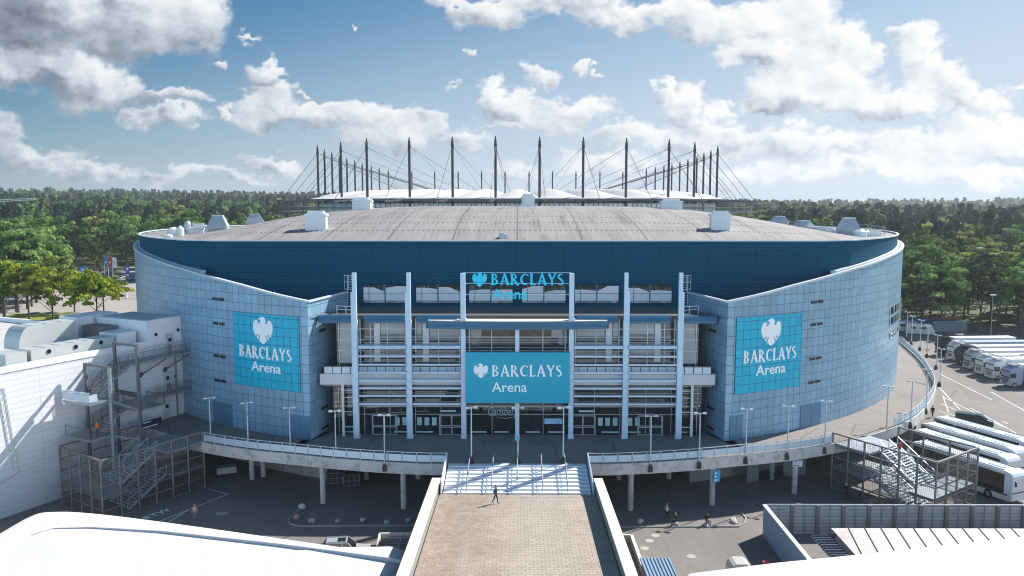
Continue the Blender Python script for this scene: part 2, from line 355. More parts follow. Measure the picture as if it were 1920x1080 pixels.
# ------------------------------------------------------------ ground, streets, water-free terrain
def hgt(x, y):
    d = math.hypot(x, y)
    t = max(0, (d-430)/650); t = min(t, 1.0); t = t*t*(3-2*t)
    far = 8.0+7.5*max(-1, min(1, -x/420)) + 3*math.sin(x*0.006+1)+2*math.sin(y*0.005)
    z = t*far + max(0, d-1200)*0.004*(1-x/max(d,1)*1.2)
    if x > 96 and y < 330: z += min(3, (x-96)*0.0)
    return G-0.06+z
mb = MB()
xs = [-6000,-3500,-2200]+[i*90 for i in range(-18,19)]+[2200,3500,6000]; ys = [-3000,-900,-300,-100]+[i*60 for i in range(0,30)]+[2200,2900,4200,6500]
for y in ys:
    for x in xs: mb.v.append((x, y, hgt(x, y)))
nx = len(xs)
for j in range(len(ys)-1):
    for i in range(nx-1):
        a = j*nx+i; mb.f.append((a, a+1, a+nx+1, a+nx)); mb.m.append(0)
M_grass = mat('meadow_grass', (0.055, 0.085, 0.022), 0.95, var=0.45, scale=0.05, fine=0.8, fvar=0.3)
M_lawn = mat('sunlit_lawn', (0.22, 0.24, 0.035), 0.95, var=0.3, scale=0.15, fine=1.5, fvar=0.2)
tag(mb.build('ground', M_grass), kind='structure')
M_asph, nt, b = newmat('asphalt')
n1 = noise(nt, 0.08, 5, 0.65); n2 = noise(nt, 9, 3); n3 = noise(nt, 0.35, 6, 0.7, stretch=(1, 0.25, 1))
k = MM(nt, 'ADD', MM(nt, 'MULTIPLY_ADD', n1, 0.35, 0.66), MM(nt, 'ADD', MM(nt, 'MULTIPLY_ADD', n2, 0.22, -0.11), MM(nt, 'MULTIPLY_ADD', n3, 0.5, -0.25)))
q = NM(nt, 'ShaderNodeVectorMath', operation='SCALE'); q.inputs[0].default_value = (0.225, 0.203, 0.19); nt.links.new(k, q.inputs['Scale'])
pt = NM(nt, 'ShaderNodeTexVoronoi'); pt.inputs['Scale'].default_value = .055; nt.links.new(NM(nt, 'ShaderNodeTexCoord').outputs['Object'], pt.inputs['Vector']); pr_ = ramp(nt, pt.outputs['Color'], .55, .6, 0, .22)
crk = NM(nt, 'ShaderNodeTexVoronoi', feature='DISTANCE_TO_EDGE'); crk.inputs['Scale'].default_value = .16; nt.links.new(NM(nt, 'ShaderNodeTexCoord').outputs['Object'], crk.inputs['Vector'])
c = mixc(nt, pr_, q.outputs[0], (.09,.085,.082)); c = mixc(nt, ramp(nt, crk.outputs[0], .002, .008, .45, 0), c, (.06,.055,.05)); c = mixc(nt, ramp(nt, noise(nt, .8, 5, .75), .62, .72, 0, .35), c, (.07,.065,.06))
nt.links.new(c, b.inputs['Base Color']); b.inputs['Roughness'].default_value = 0.85; bump(nt, b, n2, 0.3)
M_asphd = mat('dark_asphalt', (0.085, 0.083, 0.082), 0.85, var=0.3, scale=0.12, fine=8, fvar=0.2, bmp=0.3)
M_pave = mat('pale_paving', (0.34, 0.31, 0.29), 0.9, var=0.22, scale=0.08, fine=3, fvar=0.12)
mb = MB(); mb.prism([(-130,20),(96,20),(128,120),(150,215),(20,225),(-40,225),(-130,170)], G-0.3, G); tag(mb.build('asphalt_yard', M_asph), kind='structure')
# left: sunlit car park and access road beyond the hall
mb = MB(); mb.prism([(-330,236),(-60,236),(-60,420),(-150,440),(-330,400)], G-0.3, G+0.03); tag(mb.build('car_park', M_pave), kind='structure')
mb = MB(); mb.prism([(-150,222),(-60,222),(-60,235.9),(-150,235.9)], G-0.3, G+0.07); tag(mb.build('lawn', M_lawn), kind='structure')
mb = MB(); mb.prism([(-330,170.1),(-130.1,170.1),(-130.1,200),(-150.1,235.9),(-330,235.9)], G-0.3, G+0.02); tag(mb.build('side_road', M_pave), kind='structure')

def stripe(mb, p, q, w=0.14, z=G+0.006):
    p = Vector((p[0], p[1], z)); q = Vector((q[0], q[1], z)); d = (q-p).normalized(); n = Vector((-d.y, d.x, 0))*w/2
    mb.quad(p-n, q-n, q+n, p+n)
def gstripe(mb, a, b, w=0.14): stripe(mb, at(*a, G), at(*b, G), w)
mb = MB()
gstripe(mb, (298,978), (428,926)); gstripe(mb, (428,926), (390,917)); gstripe(mb, (265,1010), (352,957))
for a, c in (((1760,700),(1860,750)),((1770,745),(1880,800)),((1858,735),(1930,775)),((1820,765),(1905,812)),((1757,722),(1800,768)),((1768,742),(1778,772)),((1760,770),(1800,783)),((1765,757),(1795,770)),((1745,690),(1752,707)),((1855,800),(1860,803)),((1880,790),(1890,795))):
    gstripe(mb, a, c, 0.16)
for i in range(9):
    x, y = 86.8+i*0.0, 146+i*3.3; stripe(mb, (x, y), (x+16, y+1.0), 0.12)
tag(mb.build('road_markings', M_mark), kind='structure')

# painted ambulance bay letters on the yard
def text_mesh(s, size=1.0, extrude=0.05, shear=0.0, offset=0.0, align='LEFT', space=1.0):
    cu = bpy.data.curves.new('t', 'FONT'); cu.body = s; cu.size = size; cu.extrude = extrude; cu.shear = shear; cu.offset = offset; cu.align_x = align; cu.space_character = space
    cu.resolution_u = 3
    o = bpy.data.objects.new('t', cu); COL.objects.link(o)
    bpy.context.view_layer.update()
    me = bpy.data.meshes.new_from_object(o.evaluated_get(bpy.context.evaluated_depsgraph_get()))
    vs = [tuple(w_.co) for w_ in me.vertices]; fs = [tuple(p.vertices) for p in me.polygons]
    bpy.data.objects.remove(o); bpy.data.curves.remove(cu); bpy.data.meshes.remove(me)
    return vs, fs
def add_text(mb, s, size, fn, width=None, **k):
    """lettering laid through fn(x, y, depth)"""
    vs, fs = text_mesh(s, size, **k)
    x0 = min(a[0] for a in vs); x1 = max(a[0] for a in vs)
    sc = 1.0 if width is None else width/(x1-x0)
    n = len(mb.v)
    for a in vs: mb.v.append(tuple(fn((a[0]-x0)*sc, a[1], a[2])))
    for f in fs: mb.f.append(tuple(n+i for i in f)); mb.m.append(mb.mi)
p0 = at(276,974,G); p1 = at(318,958,G); ux = (p1-p0).normalized(); uy = Vector((-ux.y, ux.x, 0))
mb = MB(); add_text(mb, 'RTW', 1.35, lambda x, y, z: p0+ux*x+uy*y+Vector((0,0,0.008)), extrude=0.0, offset=0.03)
tag(mb.build('painted_letters', M_mark), kind='structure')

# ------------------------------------------------------------ the arena
CY, RO, RI = 150.0, 65.0, 64.2
arena = empty('arena', (0, 100, 0), 0, 'round blue panelled event hall with grey domed roof and glass entrance', 'arena')
def part(mb, name, m, parent=None, **k):
    o = mb.build(name, m, None, **k); p = arena if parent is None else parent
    o.parent = p; o.matrix_parent_inverse = Matrix.Translation(-Vector((0, 100, 0)))
    if p is not arena: o.matrix_parent_inverse = Matrix.Identity(4); 
    return o
AC = math.asin(23.7/RO)                      # the panel wall opens at +-AC either side of the entrance
def oc(a, r=RO): return (r*math.sin(a), CY-r*math.cos(a))    # a = angle from the front, positive to the right
def ztop(a):
    a = abs(a)
    t = (a-AC)
    ks = [(0,16.0),(0.07,16.6),(0.16,17.5),(0.32,18.7),(0.5,19.7),(0.7,20.5),(1.0,21.2),(1.4,21.5),(3.2,21.5)]
    for (t0, z0), (t1, z1) in zip(ks, ks[1:]):
        if t <= t1: return z0+(z1-z0)*(t-t0)/(t1-t0)
    return 21.5
for sgn in (-1, 1):
    mb = MB(); nU = 90; a1 = PI
    def fo(s, t, r=RO): a = sgn*(AC+(a1-AC)*s); x, y = oc(a, r); return (x, y, -0.6+(ztop(a)+0.6)*t)
    surf(mb, fo if sgn > 0 else (lambda s, t: fo(1-s, t)), nU, 1, (lambda s, t: (RO*(AC+(a1-AC)*s), -0.6+(ztop(AC+(a1-AC)*s)+0.6)*t)) if sgn > 0 else (lambda s, t: (RO*(AC+(a1-AC)*(1-s)), -0.6+(ztop(AC+(a1-AC)*(1-s))+0.6)*t)))
    w = part(mb, 'panel_wall', M_panel)
    # return wall beside the entrance
    mb = MB(); c = oc(sgn*AC); e_ = (sgn*21.4, 99.8)
    L = math.hypot(e_[0]-c[0], e_[1]-c[1])
    surf(mb, (lambda s, t: (e_[0]+(c[0]-e_[0])*s, e_[1]+(c[1]-e_[1])*s, -0.6+16.6*t)) if sgn > 0 else (lambda s, t: (c[0]+(e_[0]-c[0])*s, c[1]+(e_[1]-c[1])*s, -0.6+16.6*t)), 8, 1, lambda s, t: (L*s, -0.6+16.6*t))
    part(mb, 'return_wall', M_panel)
    # coping along the sloping top, and the roof of the wedge behind it
    mb = MB()
    for i in range(nU):
        a, b_ = sgn*(AC+(a1-AC)*i/nU), sgn*(AC+(a1-AC)*(i+1)/nU)
        pa, pb = oc(a, RO-0.1), oc(b_, RO-0.1)
        mb.bar((*pa, ztop(a)+0.08), (*pb, ztop(b_)+0.08), 0.5, 0.22)
    mb.bar((*c, 16.06), (*e_, 16.06), 0.4, 0.2)
    part(mb, 'coping', M_cop)
    mb = MB()
    for i in range(nU):
        a, b_ = sgn*(AC+(a1-AC)*i/nU), sgn*(AC+(a1-AC)*(i+1)/nU)
        q = [(*oc(a), ztop(a)), (*oc(b_), ztop(b_)), (*oc(b_, 60), ztop(b_)), (*oc(a, 60), ztop(a))]
        q = [(x, y, z-1.9) for x, y, z in q]
        mb.quad(*(q if sgn > 0 else q[::-1]))
    mb.quad(*[(x, y, 14.3) for x, y in ((c[0], c[1]), oc(sgn*AC*1.06, 60), (e_[0], 101), e_)])
    part(mb, 'wall_top_roof', M_roofgrey)
    # slanting service ledge on the upper wall
    mb = MB()
    for i in range(16):
        a, b_ = sgn*(0.66+0.60*i/16), sgn*(0.66+0.60*(i+1)/16)
        mb.bar((*oc(a, RO-0.9), ztop(a)+0.15), (*oc(b_, RO-0.9), ztop(b_)+0.15), .8, 0.35)
    part(mb, 'service_ledge', M_rail if sgn < 0 else M_white)

# deep blue upper wall: flat across the front, round at the ends
CH = 100.0
aF = math.acos((CY-CH)/RI)
prof = [(x, CH) for x in np.linspace(0, RI*math.sin(aF)*0.94, 20)] + [(RI*math.sin(a), CY-RI*math.cos(a)) for a in np.linspace(aF*1.06, PI, 60)]
full = [(-x, y) for x, y in prof[::-1][:-1]] + prof
full = full[::1]
arc = [0.0]
for p, q in zip(full, full[1:]): arc.append(arc[-1]+math.hypot(q[0]-p[0], q[1]-p[1]))
ZR = 22.4
mb = MB(); mb.uv = []
for (x, y), s_ in zip(full, arc):
    mb.v += [(x, y, 13.5), (x, y, ZR)]; mb.uv += [(s_, 13.5), (s_, ZR)]
for i in range(len(full)-1): mb.f.append((2*i, 2*i+2, 2*i+3, 2*i+1)); mb.m.append(0)
upper = part(mb, 'upper_wall', M_wall)
mb = MB()
for p, q in zip(full, full[1:]): mb.bar((*p, ZR+0.06), (*q, ZR+0.06), 0.35, 0.14)
part(mb, 'rim_coping', M_cop)
# roof: flat gravel ring with a long low vault on it
def rz(x, y):
    k = 4.4*max(0, 1-(abs(x)/49)**4)*max(0, 1-((y-149)/49.5)**2)
    return ZR-0.12+k
M_roof, nt, b = newmat('vault_roof_membrane')
tcn = NM(nt, 'ShaderNodeTexCoord'); sp = NM(nt, 'ShaderNodeSeparateXYZ'); nt.links.new(tcn.outputs['UV'], sp.inputs[0])
st = noise(nt, 0.9, 5, 0.7, vec=tcn.outputs['UV'], stretch=(1, 0.06, 1)); bl = noise(nt, 0.12, 5, 0.65, vec=tcn.outputs['UV']); fi = noise(nt, 6, 3, vec=tcn.outputs['UV'])
k = MM(nt, 'ADD', MM(nt, 'MULTIPLY_ADD', st, 0.75, 0.62), MM(nt, 'ADD', MM(nt, 'MULTIPLY_ADD', bl, 0.6, -0.3), MM(nt, 'MULTIPLY_ADD', fi, 0.3, -0.15)))
q = NM(nt, 'ShaderNodeVectorMath', operation='SCALE'); q.inputs[0].default_value = (0.27, 0.252, 0.243); nt.links.new(k, q.inputs['Scale'])
sx = MM(nt, 'ABSOLUTE', MM(nt, 'SUBTRACT', MM(nt, 'FRACT', MM(nt, 'ADD', MM(nt, 'DIVIDE', sp.outputs[0], 8.2), 0.5)), 0.5))
seam = MM(nt, 'LESS_THAN', MM(nt, 'MULTIPLY', sx, 8.2), 0.11)
sx2 = MM(nt, 'ABSOLUTE', MM(nt, 'SUBTRACT', MM(nt, 'FRACT', MM(nt, 'DIVIDE', sp.outputs[0], 2.05)), 0.5))
seam2 = MM(nt, 'MULTIPLY', MM(nt, 'LESS_THAN', MM(nt, 'MULTIPLY', sx2, 2.05), 0.05), 0.16)
dx = MM(nt, 'ABSOLUTE', MM(nt, 'SUBTRACT', MM(nt, 'FRACT', MM(nt, 'DIVIDE', sp.outputs[0], 0.68)), 0.5)); dots = None
for yy in (107.2, 113.5, 119.5, 127.0, 136, 144):
    r_ = MM(nt, 'LESS_THAN', MM(nt, 'ABSOLUTE', MM(nt, 'SUBTRACT', sp.outputs[1], yy)), 0.42); dots = r_ if dots is None else MM(nt, 'MAXIMUM', dots, r_)
dots = MM(nt, 'MULTIPLY', MM(nt, 'MULTIPLY', dots, MM(nt, 'LESS_THAN', dx, 0.2)), 0.75)
allm = MM(nt, 'MAXIMUM', MM(nt, 'MULTIPLY', seam, 0.6), MM(nt, 'MAXIMUM', seam2, dots))
dst = noise(nt, 0.55, 7, 0.8, vec=tcn.outputs['UV'], stretch=(1, 0.05, 1)); dst2 = noise(nt, .07, 4, .6, vec=tcn.outputs['UV'])
qc = mixc(nt, MM(nt, 'MULTIPLY', ramp(nt, dst, .48, .66, 0, .75), ramp(nt, dst2, .35, .6, .3, 1)), q.outputs[0], (.105,.095,.085))
nt.links.new(mixc(nt, allm, qc, (0.035, 0.035, 0.035)), b.inputs['Base Color']); b.inputs['Roughness'].default_value = 0.8; bump(nt, b, fi, 0.2)
mb = MB(); mb.uv = []
nr = 26
cxy = (0.0, 149.0)
for (x, y) in full:
    for j in range(nr+1):
        t = (j/nr)**0.7; X, Y = cxy[0]+(x-cxy[0])*t, cxy[1]+(y-cxy[1])*t
        mb.v.append((X, Y, rz(X, Y))); mb.uv.append((X, Y))
for i in range(len(full)-1):
    for j in range(nr):
        a = i*(nr+1)+j; mb.f.append((a, a+1, a+nr+2, a+nr+1)); mb.m.append(0)
roof = part(mb, 'roof', M_roof)
def sub(mb, name, m, parent, **k):
    o = mb.build(name, m, None, **k); o.parent = parent; o.matrix_parent_inverse = Matrix.Identity(4); return o
PI_ = Matrix.Translation(-Vector((0, 100, 0)))
def under(o, p):      # keep world coordinates when hanging a mesh under a moved empty
    o.parent = p; o.matrix_parent_inverse = Matrix.Identity(4); return o
def taper(mb, c, w0, w1, d0, d1, z0, z1, rz_=0):
    M_ = T((c[0], c[1], 0), rz_)
    lo = [(-w0/2,-d0/2,z0),(w0/2,-d0/2,z0),(w0/2,d0/2,z0),(-w0/2,d0/2,z0)]; hi = [(-w1/2,-d1/2,z1),(w1/2,-d1/2,z1),(w1/2,d1/2,z1),(-w1/2,d1/2,z1)]
    q = [tuple(M_ @ Vector(p)) for p in lo+hi]; n = len(mb.v); mb.v += q
    for f in ((3,2,1,0),(4,5,6,7),(0,1,5,4),(1,2,6,5),(2,3,7,6),(3,0,4,7)): mb.f.append(tuple(n+i for i in f)); mb.m.append(mb.mi)
# big cowls
for (px, pb, pt, wpx, Y, zr) in ((410, 441, 403, 36, 118, .2), (478, 421, 401, 34, 150, .3), (1461, 421, 405, 30, 168, 0), (1506, 433, 413, 32, 142, .1), (1590, 447, 408, 38, 118, -.2)):
    p = aty(px, pb, Y); q_ = aty(px, pt, Y); w_ = wpx*Y/1500; mb = MB(); z0 = min(p.z, rz(p.x, Y)+0.2)-0.2; zm = z0+(q_.z-z0)*0.48
    taper(mb, (p.x, Y), w_*0.72, w_, w_*0.7, w_, z0, zm, zr); taper(mb, (p.x, Y), w_, w_*0.52, w_, w_*0.52, zm, q_.z-0.15, zr); taper(mb, (p.x, Y), w_*0.55, w_*0.55, w_*0.55, w_*0.55, q_.z-0.15, q_.z, zr)
    sub(mb, 'vent_cowl', M_vent, roof)
# ventilation boxes on the vault
for (px, Y, w_, h_, lz) in ((593, 109, 2.7, 2.1, .12), (679, 140, 3.1, 1.7, .1), (692, 142, 1.4, 1.4, .1), (990, 146, 2.3, 1.9, 0), (1258, 142, 3.6, 1.4, -.1), (1350, 109, 2.5, 2.1, -.1)):
    x = aty(px, 400, Y).x; z = rz(x, Y)-0.4; mb = MB(); M_ = T((x, Y, z), lz)
    mb.box(-w_/2, w_/2, -w_*.4, w_*.4, 0, h_+0.4, M_); mb.box(-w_*.56, w_*.56, -w_*.47, w_*.47, h_*0.82+0.4, h_*0.95+0.4, M_); mb.box(-w_*.4, w_*.4, -w_*.3, w_*.3, h_+0.4, h_+0.75, M_)
    for t in (-.3, 0, .3): mb.box(w_*t-.03, w_*t+.03, -w_*.4-.04, -w_*.4, .1, h_*.8, M_)
    sub(mb, 'ventilation_box', M_ventw, roof)
x = aty(943, 445, 103).x; mb = MB(); taper(mb, (x, 102.2), 1.3, .8, 1.2, .8, 22.2, 23.2, .2); mb.tube((x,102.2,23.2), (x,102.2,23.35), .35, .35, 8); sub(mb, 'vent_cowl', M_vent, roof)
# fans, drums and duct runs on the flat ends
random.seed(3)
for (px, py, r_, h_, kind) in ((325,440,.9,1.3,0),(338,440,.5,1.5,0),(352,437,.55,2.1,1),(369,441,1.0,1.2,2),(372,432,.9,1.4,2),(316,444,.6,.5,0),(391,433,.35,.9,1),(399,430,.35,.9,1),
                           (1530,441,.6,1.0,2),(1552,440,.9,1.1,2),(1575,441,.7,1.2,0),(1613,444,.9,1.2,0),(1624,442,.5,.9,1),(1636,441,1.0,1.0,2)):
    p = at(px, py, ZR); mb = MB(); z = ZR-0.15
    if kind == 0: mb.tube((p.x,p.y,z), (p.x,p.y,z+h_*.75), r_, r_, 12); mb.tube((p.x,p.y,z+h_*.75), (p.x,p.y,z+h_), r_*.9, r_*.35, 12)
    elif kind == 1: mb.tube((p.x,p.y,z), (p.x,p.y,z+h_*.3), r_*.6, r_, 10); mb.tube((p.x,p.y,z+h_*.3), (p.x,p.y,z+h_*.8), r_, r_, 10); mb.tube((p.x,p.y,z+h_*.8), (p.x,p.y,z+h_), r_, r_*.5, 10)
    else: mb.box(-r_, r_, -r_*.7, r_*.7, 0, h_, T((p.x,p.y,z), .3)); mb.box(-r_*1.1, r_*1.1, -r_*.8, r_*.8, h_*.85, h_, T((p.x,p.y,z), .3))
    sub(mb, 'roof_fan', M_ventw if kind != 1 else M_vent, roof)
for (x0, y0, x1, y1, z_) in ((384,425,404,432,.9),(384,431,400,438,.5),(1518,432,1570,438,1.2),(1520,427,1600,432,1.2),(1602,431,1650,434,1.1),(1600,438,1640,443,.5),(1515,441,1590,446,.5)):
    p, q_ = aty(x0, y0, 127), aty(x1, y1, 121); p.z = max(p.z, ZR+.5); q_.z = max(q_.z, ZR+.5); mb = MB(); mb.bar(p, q_, .5, .5)
    n_ = 4
    for i in range(n_): t = (i+.5)/n_; c_ = p.lerp(q_, t); mb.bar((c_.x, c_.y, ZR-.1), c_, .12)
    sub(mb, 'duct', M_ventw, roof)
mb = MB()
for i in range(26):                           # low guard rail on the right hand end of the roof
    a = 1.15+1.1*i/26; p, q_ = oc(a, 62.4), oc(a+1.1/26, 62.4)
    mb.bar((*p, ZR+1.0), (*q_, ZR+1.0), .06); mb.bar((*p, ZR-.1), (*p, ZR+1.0), .06)
sub(mb, 'guard_rail', M_galv, roof)

M_pale_refl = mat('pale_window_reflection', (0.66,0.66,0.67), 0.5, var=0.15, stretch=(.3,1,3))
M_blind2 = mat('grey_window_blind', (0.42,0.42,0.42), 0.5, var=0.25, scale=1.5, stretch=(.3,1,3))
# windows in the upper wall
for bay in range(-3, 3):
    x0 = (bay+0.5)*6.55-2.55 if bay != -99 else 0
    xc = (bay+0.5)*6.65
    fr = MB(); fr.box(xc-2.85, xc+2.85, CH-.10, CH+.05, 14.55, 17.05)
    f = part(fr, 'upper_window', M_wall)
    g = MB()
    for k in range(2):
        g.quad(*[(x, CH-.115, z) for x, z in ((xc-2.75+k*2.8, 14.65), (xc-0.05+k*2.8, 14.65), (xc-0.05+k*2.8, 16.95), (xc-2.75+k*2.8, 16.95))])
    sub(g, 'pane', M_glass, f)
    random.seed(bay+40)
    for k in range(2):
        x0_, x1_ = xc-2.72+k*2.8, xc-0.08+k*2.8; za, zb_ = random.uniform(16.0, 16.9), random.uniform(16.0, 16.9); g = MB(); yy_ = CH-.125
        g.quad((x0_, yy_, 14.95), (x1_, yy_, 14.95), (x1_, yy_, zb_), ((x0_+x1_)/2, yy_, max(za, zb_)), (x0_, yy_, za)); sub(g, 'blind_reflection', M_pale_refl, f)  # pale peaked shape painted on as the reflection in the pane
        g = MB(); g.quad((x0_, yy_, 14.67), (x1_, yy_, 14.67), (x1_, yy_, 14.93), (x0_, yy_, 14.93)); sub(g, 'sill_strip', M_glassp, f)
    g = MB(); g.box(xc-2.8, xc+2.8, CH-.15, CH-.11, 15.85, 15.91); g.box(xc-.08, xc+.08, CH-.16, CH-.11, 14.6, 17.0); g.box(xc-2.05, xc-1.98, CH-.15, CH-.11, 14.6, 17.0)
    sub(g, 'mullion', M_canopy, f)

# entrance: glazed front between the two wedges
GY = 91.7
mb = MB(); mb.box(-21.9, 21.9, GY+.4, CH-.02, 13.75, 14.15); part(mb, 'entrance_roof', M_roofgrey)
mb = MB()
for x0, x1 in ((-23,-19.1),(-17.7,-13.0),(-11.6,-6.9),(6.9,11.6),(13.0,17.7),(19.1,23)):
    mb = MB()
    mb.tube((x0, GY-.1, 13.85), (x1, GY-.1, 13.85), .42, .42, 10)
    mb.box(x0+.1, x1-.1, GY-.45, GY-.3, 13.35, 13.75)
    part(mb, 'eaves', M_canopy)
mb = MB()
pts = [(-10.5, 90.9)] + [(x, 90.5-.8*(1-(x/10.5)**2)) for x in np.linspace(-10.2, 10.2, 17)] + [(10.5, 90.9), (9.9, 91.9), (-9.9, 91.9)]
mb.prism(pts, 12.85, 13.72); canopy = part(mb, 'canopy', M_canopy)
mb = MB(); mb.prism([(x*.985, y+.12 if y < 91 else y-.1) for x, y in pts], 13.72, 13.80); sub(mb, 'canopy_top', M_cream, canopy)
mb = MB()
for i, (a, c) in enumerate(zip(pts[1:17], pts[2:18])): mb.bar((a[0], a[1]-.06, 13.2), (c[0], c[1]-.06, 13.2), .1, .12)
sub(mb, 'canopy_edge', M_canopy, canopy)
# pillars
for i in range(-3, 4):
    x = i*6.2
    mb = MB()
    if abs(i) >= 2:
        mb.box(x-.27, x+.27, 90.35, 91.0, 0, 13.8); mb.box(x-.22, x+.22, 90.45, 90.9, 13.8, 19.25); mb.box(x-.33, x+.33, 90.3, 91.1, 0, .35)
        mb.box(x-.05 if i > 0 else x-.42, x+.42 if i > 0 else x+.05, 90.5, 90.9, 0, 17.0)
    elif abs(i) == 1:
        mb.box(x-.27, x+.27, 90.35, 91.0, 0, 13.2); mb.box(x-.27, x+.27, 90.35, 91.0, 13.8, 19.2); mb.box(x-.4, x+.4, 90.2, 91.1, 13.8, 14.0); mb.box(x-.33, x+.33, 90.3, 91.1, 0, .35)
    else: mb.box(x-.24, x+.24, 90.4, 90.95, 0, 13.2); mb.box(x-.3, x+.3, 90.3, 91.05, 0, .35)
    part(mb, 'entrance_pillar', M_pillar)
# louvres between the pillars
def zpx(py, Y=90.5): return aty(970, py, Y).z
LV = [652, 668, 683.5, 698.5, 713, 727.5, 742, 757]
for (x0, x1) in ((-18.2,-12.75),(-12.05,-6.5),(6.5,12.05),(12.75,18.2)):
    for k_, py in enumerate(LV):
        z = zpx(py, 90.4); mb = MB(); M_ = T((0, 90.4, z), 0, R(-6))
        mb.box(x0, x1, -.25, .55, -.045, .045, M_); mb.box(x0, x1, -.30, -.24, -.12, .09, M_)
        part(mb, 'louvre', M_louvre)
    mb = MB(); z = zpx(652, 90.4); mb.box(x0, x1, 90.2, 91.2, z+.02, z+.24); part(mb, 'maintenance_walk', M_pillar)
# glass curtain wall: panes behind, frame grid in front
M_glu = glassmat('upper_reflective_glass', (0.05,0.055,0.055), 0.03, 1.0)
mb = MB(); mb.quad((-21.6,GY+.35,0),(21.6,GY+.35,0),(21.6,GY+.35,7.2),(-21.6,GY+.35,7.2)); gf = part(mb, 'entrance_glazing', M_glass)
mb = MB(); mb.quad((-21.2,GY+.9,7.2),(21.2,GY+.9,7.2),(21.2,GY+.9,13.75),(-21.2,GY+.9,13.75)); gu = part(mb, 'hall_glazing', M_glu)
mb = MB()
for z in (2.45, 3.95, 5.0, 6.2): mb.box(-21.5, 21.5, GY+.22, GY+.32, z-.04, z+.04)
for i in range(-14, 15):
    x = i*1.5+.05
    if i % 2 == 0: mb.box(x-.04, x+.04, GY+.2, GY+.33, 0.0, 7.1)
sub(mb, 'frame_grid', M_frame, gf)
mb = MB()
for z in (8.6, 9.9, 11.2, 12.5): mb.box(-21.1, 21.1, GY+.78, GY+.88, z-.04, z+.04)
for x in (-18.4,-17.2,-15.2,-12.9,-11.9,-9.2,-6.8,-5.6,-3,3,5.6,6.8,9.2,11.9,12.9,15.2,17.2,18.4,-20.9,20.9): mb.box(x-.05, x+.05, GY+.76, GY+.89, 7.3, 13.7)
for x in (-16.4,-10.7,10.7,16.4): mb.box(x-.35, x+.35, GY+.72, GY+.86, 8.6, 13.7)
sub(mb, 'frame_grid', M_framew, gu)
# interior blinds and lit surfaces seen behind the upper glass
mb = MB()
for x0, x1, z0, z1 in ((-20.8,-18.6,8.4,13.6),(-16.0,-13.2,11.9,13.6),(-11.8,-11.2,11.9,13.6),(-10.2,-6.9,11.7,13.6),(6.9,10.2,11.7,13.6),(11.2,11.8,11.7,13.6),(13.2,16.0,11.9,13.6),(18.6,20.8,8.4,13.6),(-5.4,-4.2,11.6,13.5),(4.0,5.3,11.6,13.5),
                       (-16,-13.2,10.0,10.7),(-10.2,-7,10.1,10.9),(7,10.2,10.1,10.9),(13.2,16.2,9.6,10.6),(-1.5,1.2,12.6,13.5)):
    mb = MB(); mb.box(x0, x1, GY+.83, GY+.895, z0, z1); sub(mb, 'blind_reflection', M_blind2, gu)
for z0, z1 in ((9.35,9.5),(10.25,10.33),(10.85,10.93),(11.45,11.6),(7.9,8.2)):
    mb = MB(); mb.box(-18.0, 18.0, GY+.86, GY+.898, z0, z1); sub(mb, 'floor_edge', M_frame if z0 > 9 else M_frm, gu)
for z0, z1 in ((5.35,5.5),(3.3,3.5)):
    mb = MB(); mb.box(-21.0, 21.0, GY+.30, GY+.348, z0, z1); sub(mb, 'floor_edge', M_frame, gf)
# balcony that runs across behind the louvres
mb = MB(); mb.box(-22.9, 22.9, 91.05, 92.0, zpx(722,91), zpx(702,91)); bal = part(mb, 'balcony', mat('pale_fascia_panel', (0.60,0.60,0.62), 0.5, var=0.08))
mb = MB(); z0, z1 = zpx(701, 91.3), zpx(688, 91.3)
for i in range(-22, 22): mb.box(i*1.02+.51-.47, i*1.02+.51+.47, 91.25, 91.3, z0+.02, z1)
sub(mb, 'parapet_panel', M_rail, bal)
mb = MB(); mb.box(-22.6, 22.6, 91.2, 91.36, z1, z1+.12); sub(mb, 'cap_rail', M_dsteel, bal)
mb = MB(); mb.box(-22.6,22.6,91.4,92.5,5.9,6.05)
sub(mb, 'soffit', M_concd, bal)
# corner posts under the balcony ends
for s_ in (-1, 1):
    mb = MB(); mb.box(s_*20.3-.14, s_*20.3+.14, 91.1, 91.5, 0, zpx(722,91)); part(mb, 'balcony_post', M_framew)
    mb = MB()
    for z in (1.1,2.9,4.6,5.4): mb.box(min(s_*18.6,s_*20.2), max(s_*18.6,s_*20.2), 91.3, 91.4, z-.05, z+.05)
    part(mb, 'side_rail', M_framew)
    mb = MB(); mb.ball((s_*21.2, 91.5, 3.6 if s_ > 0 else 3.5), .13, 8); o = part(mb, 'wall_light', mat('small_lit_lamp', (1.0,.8,.45), .4, var=0))
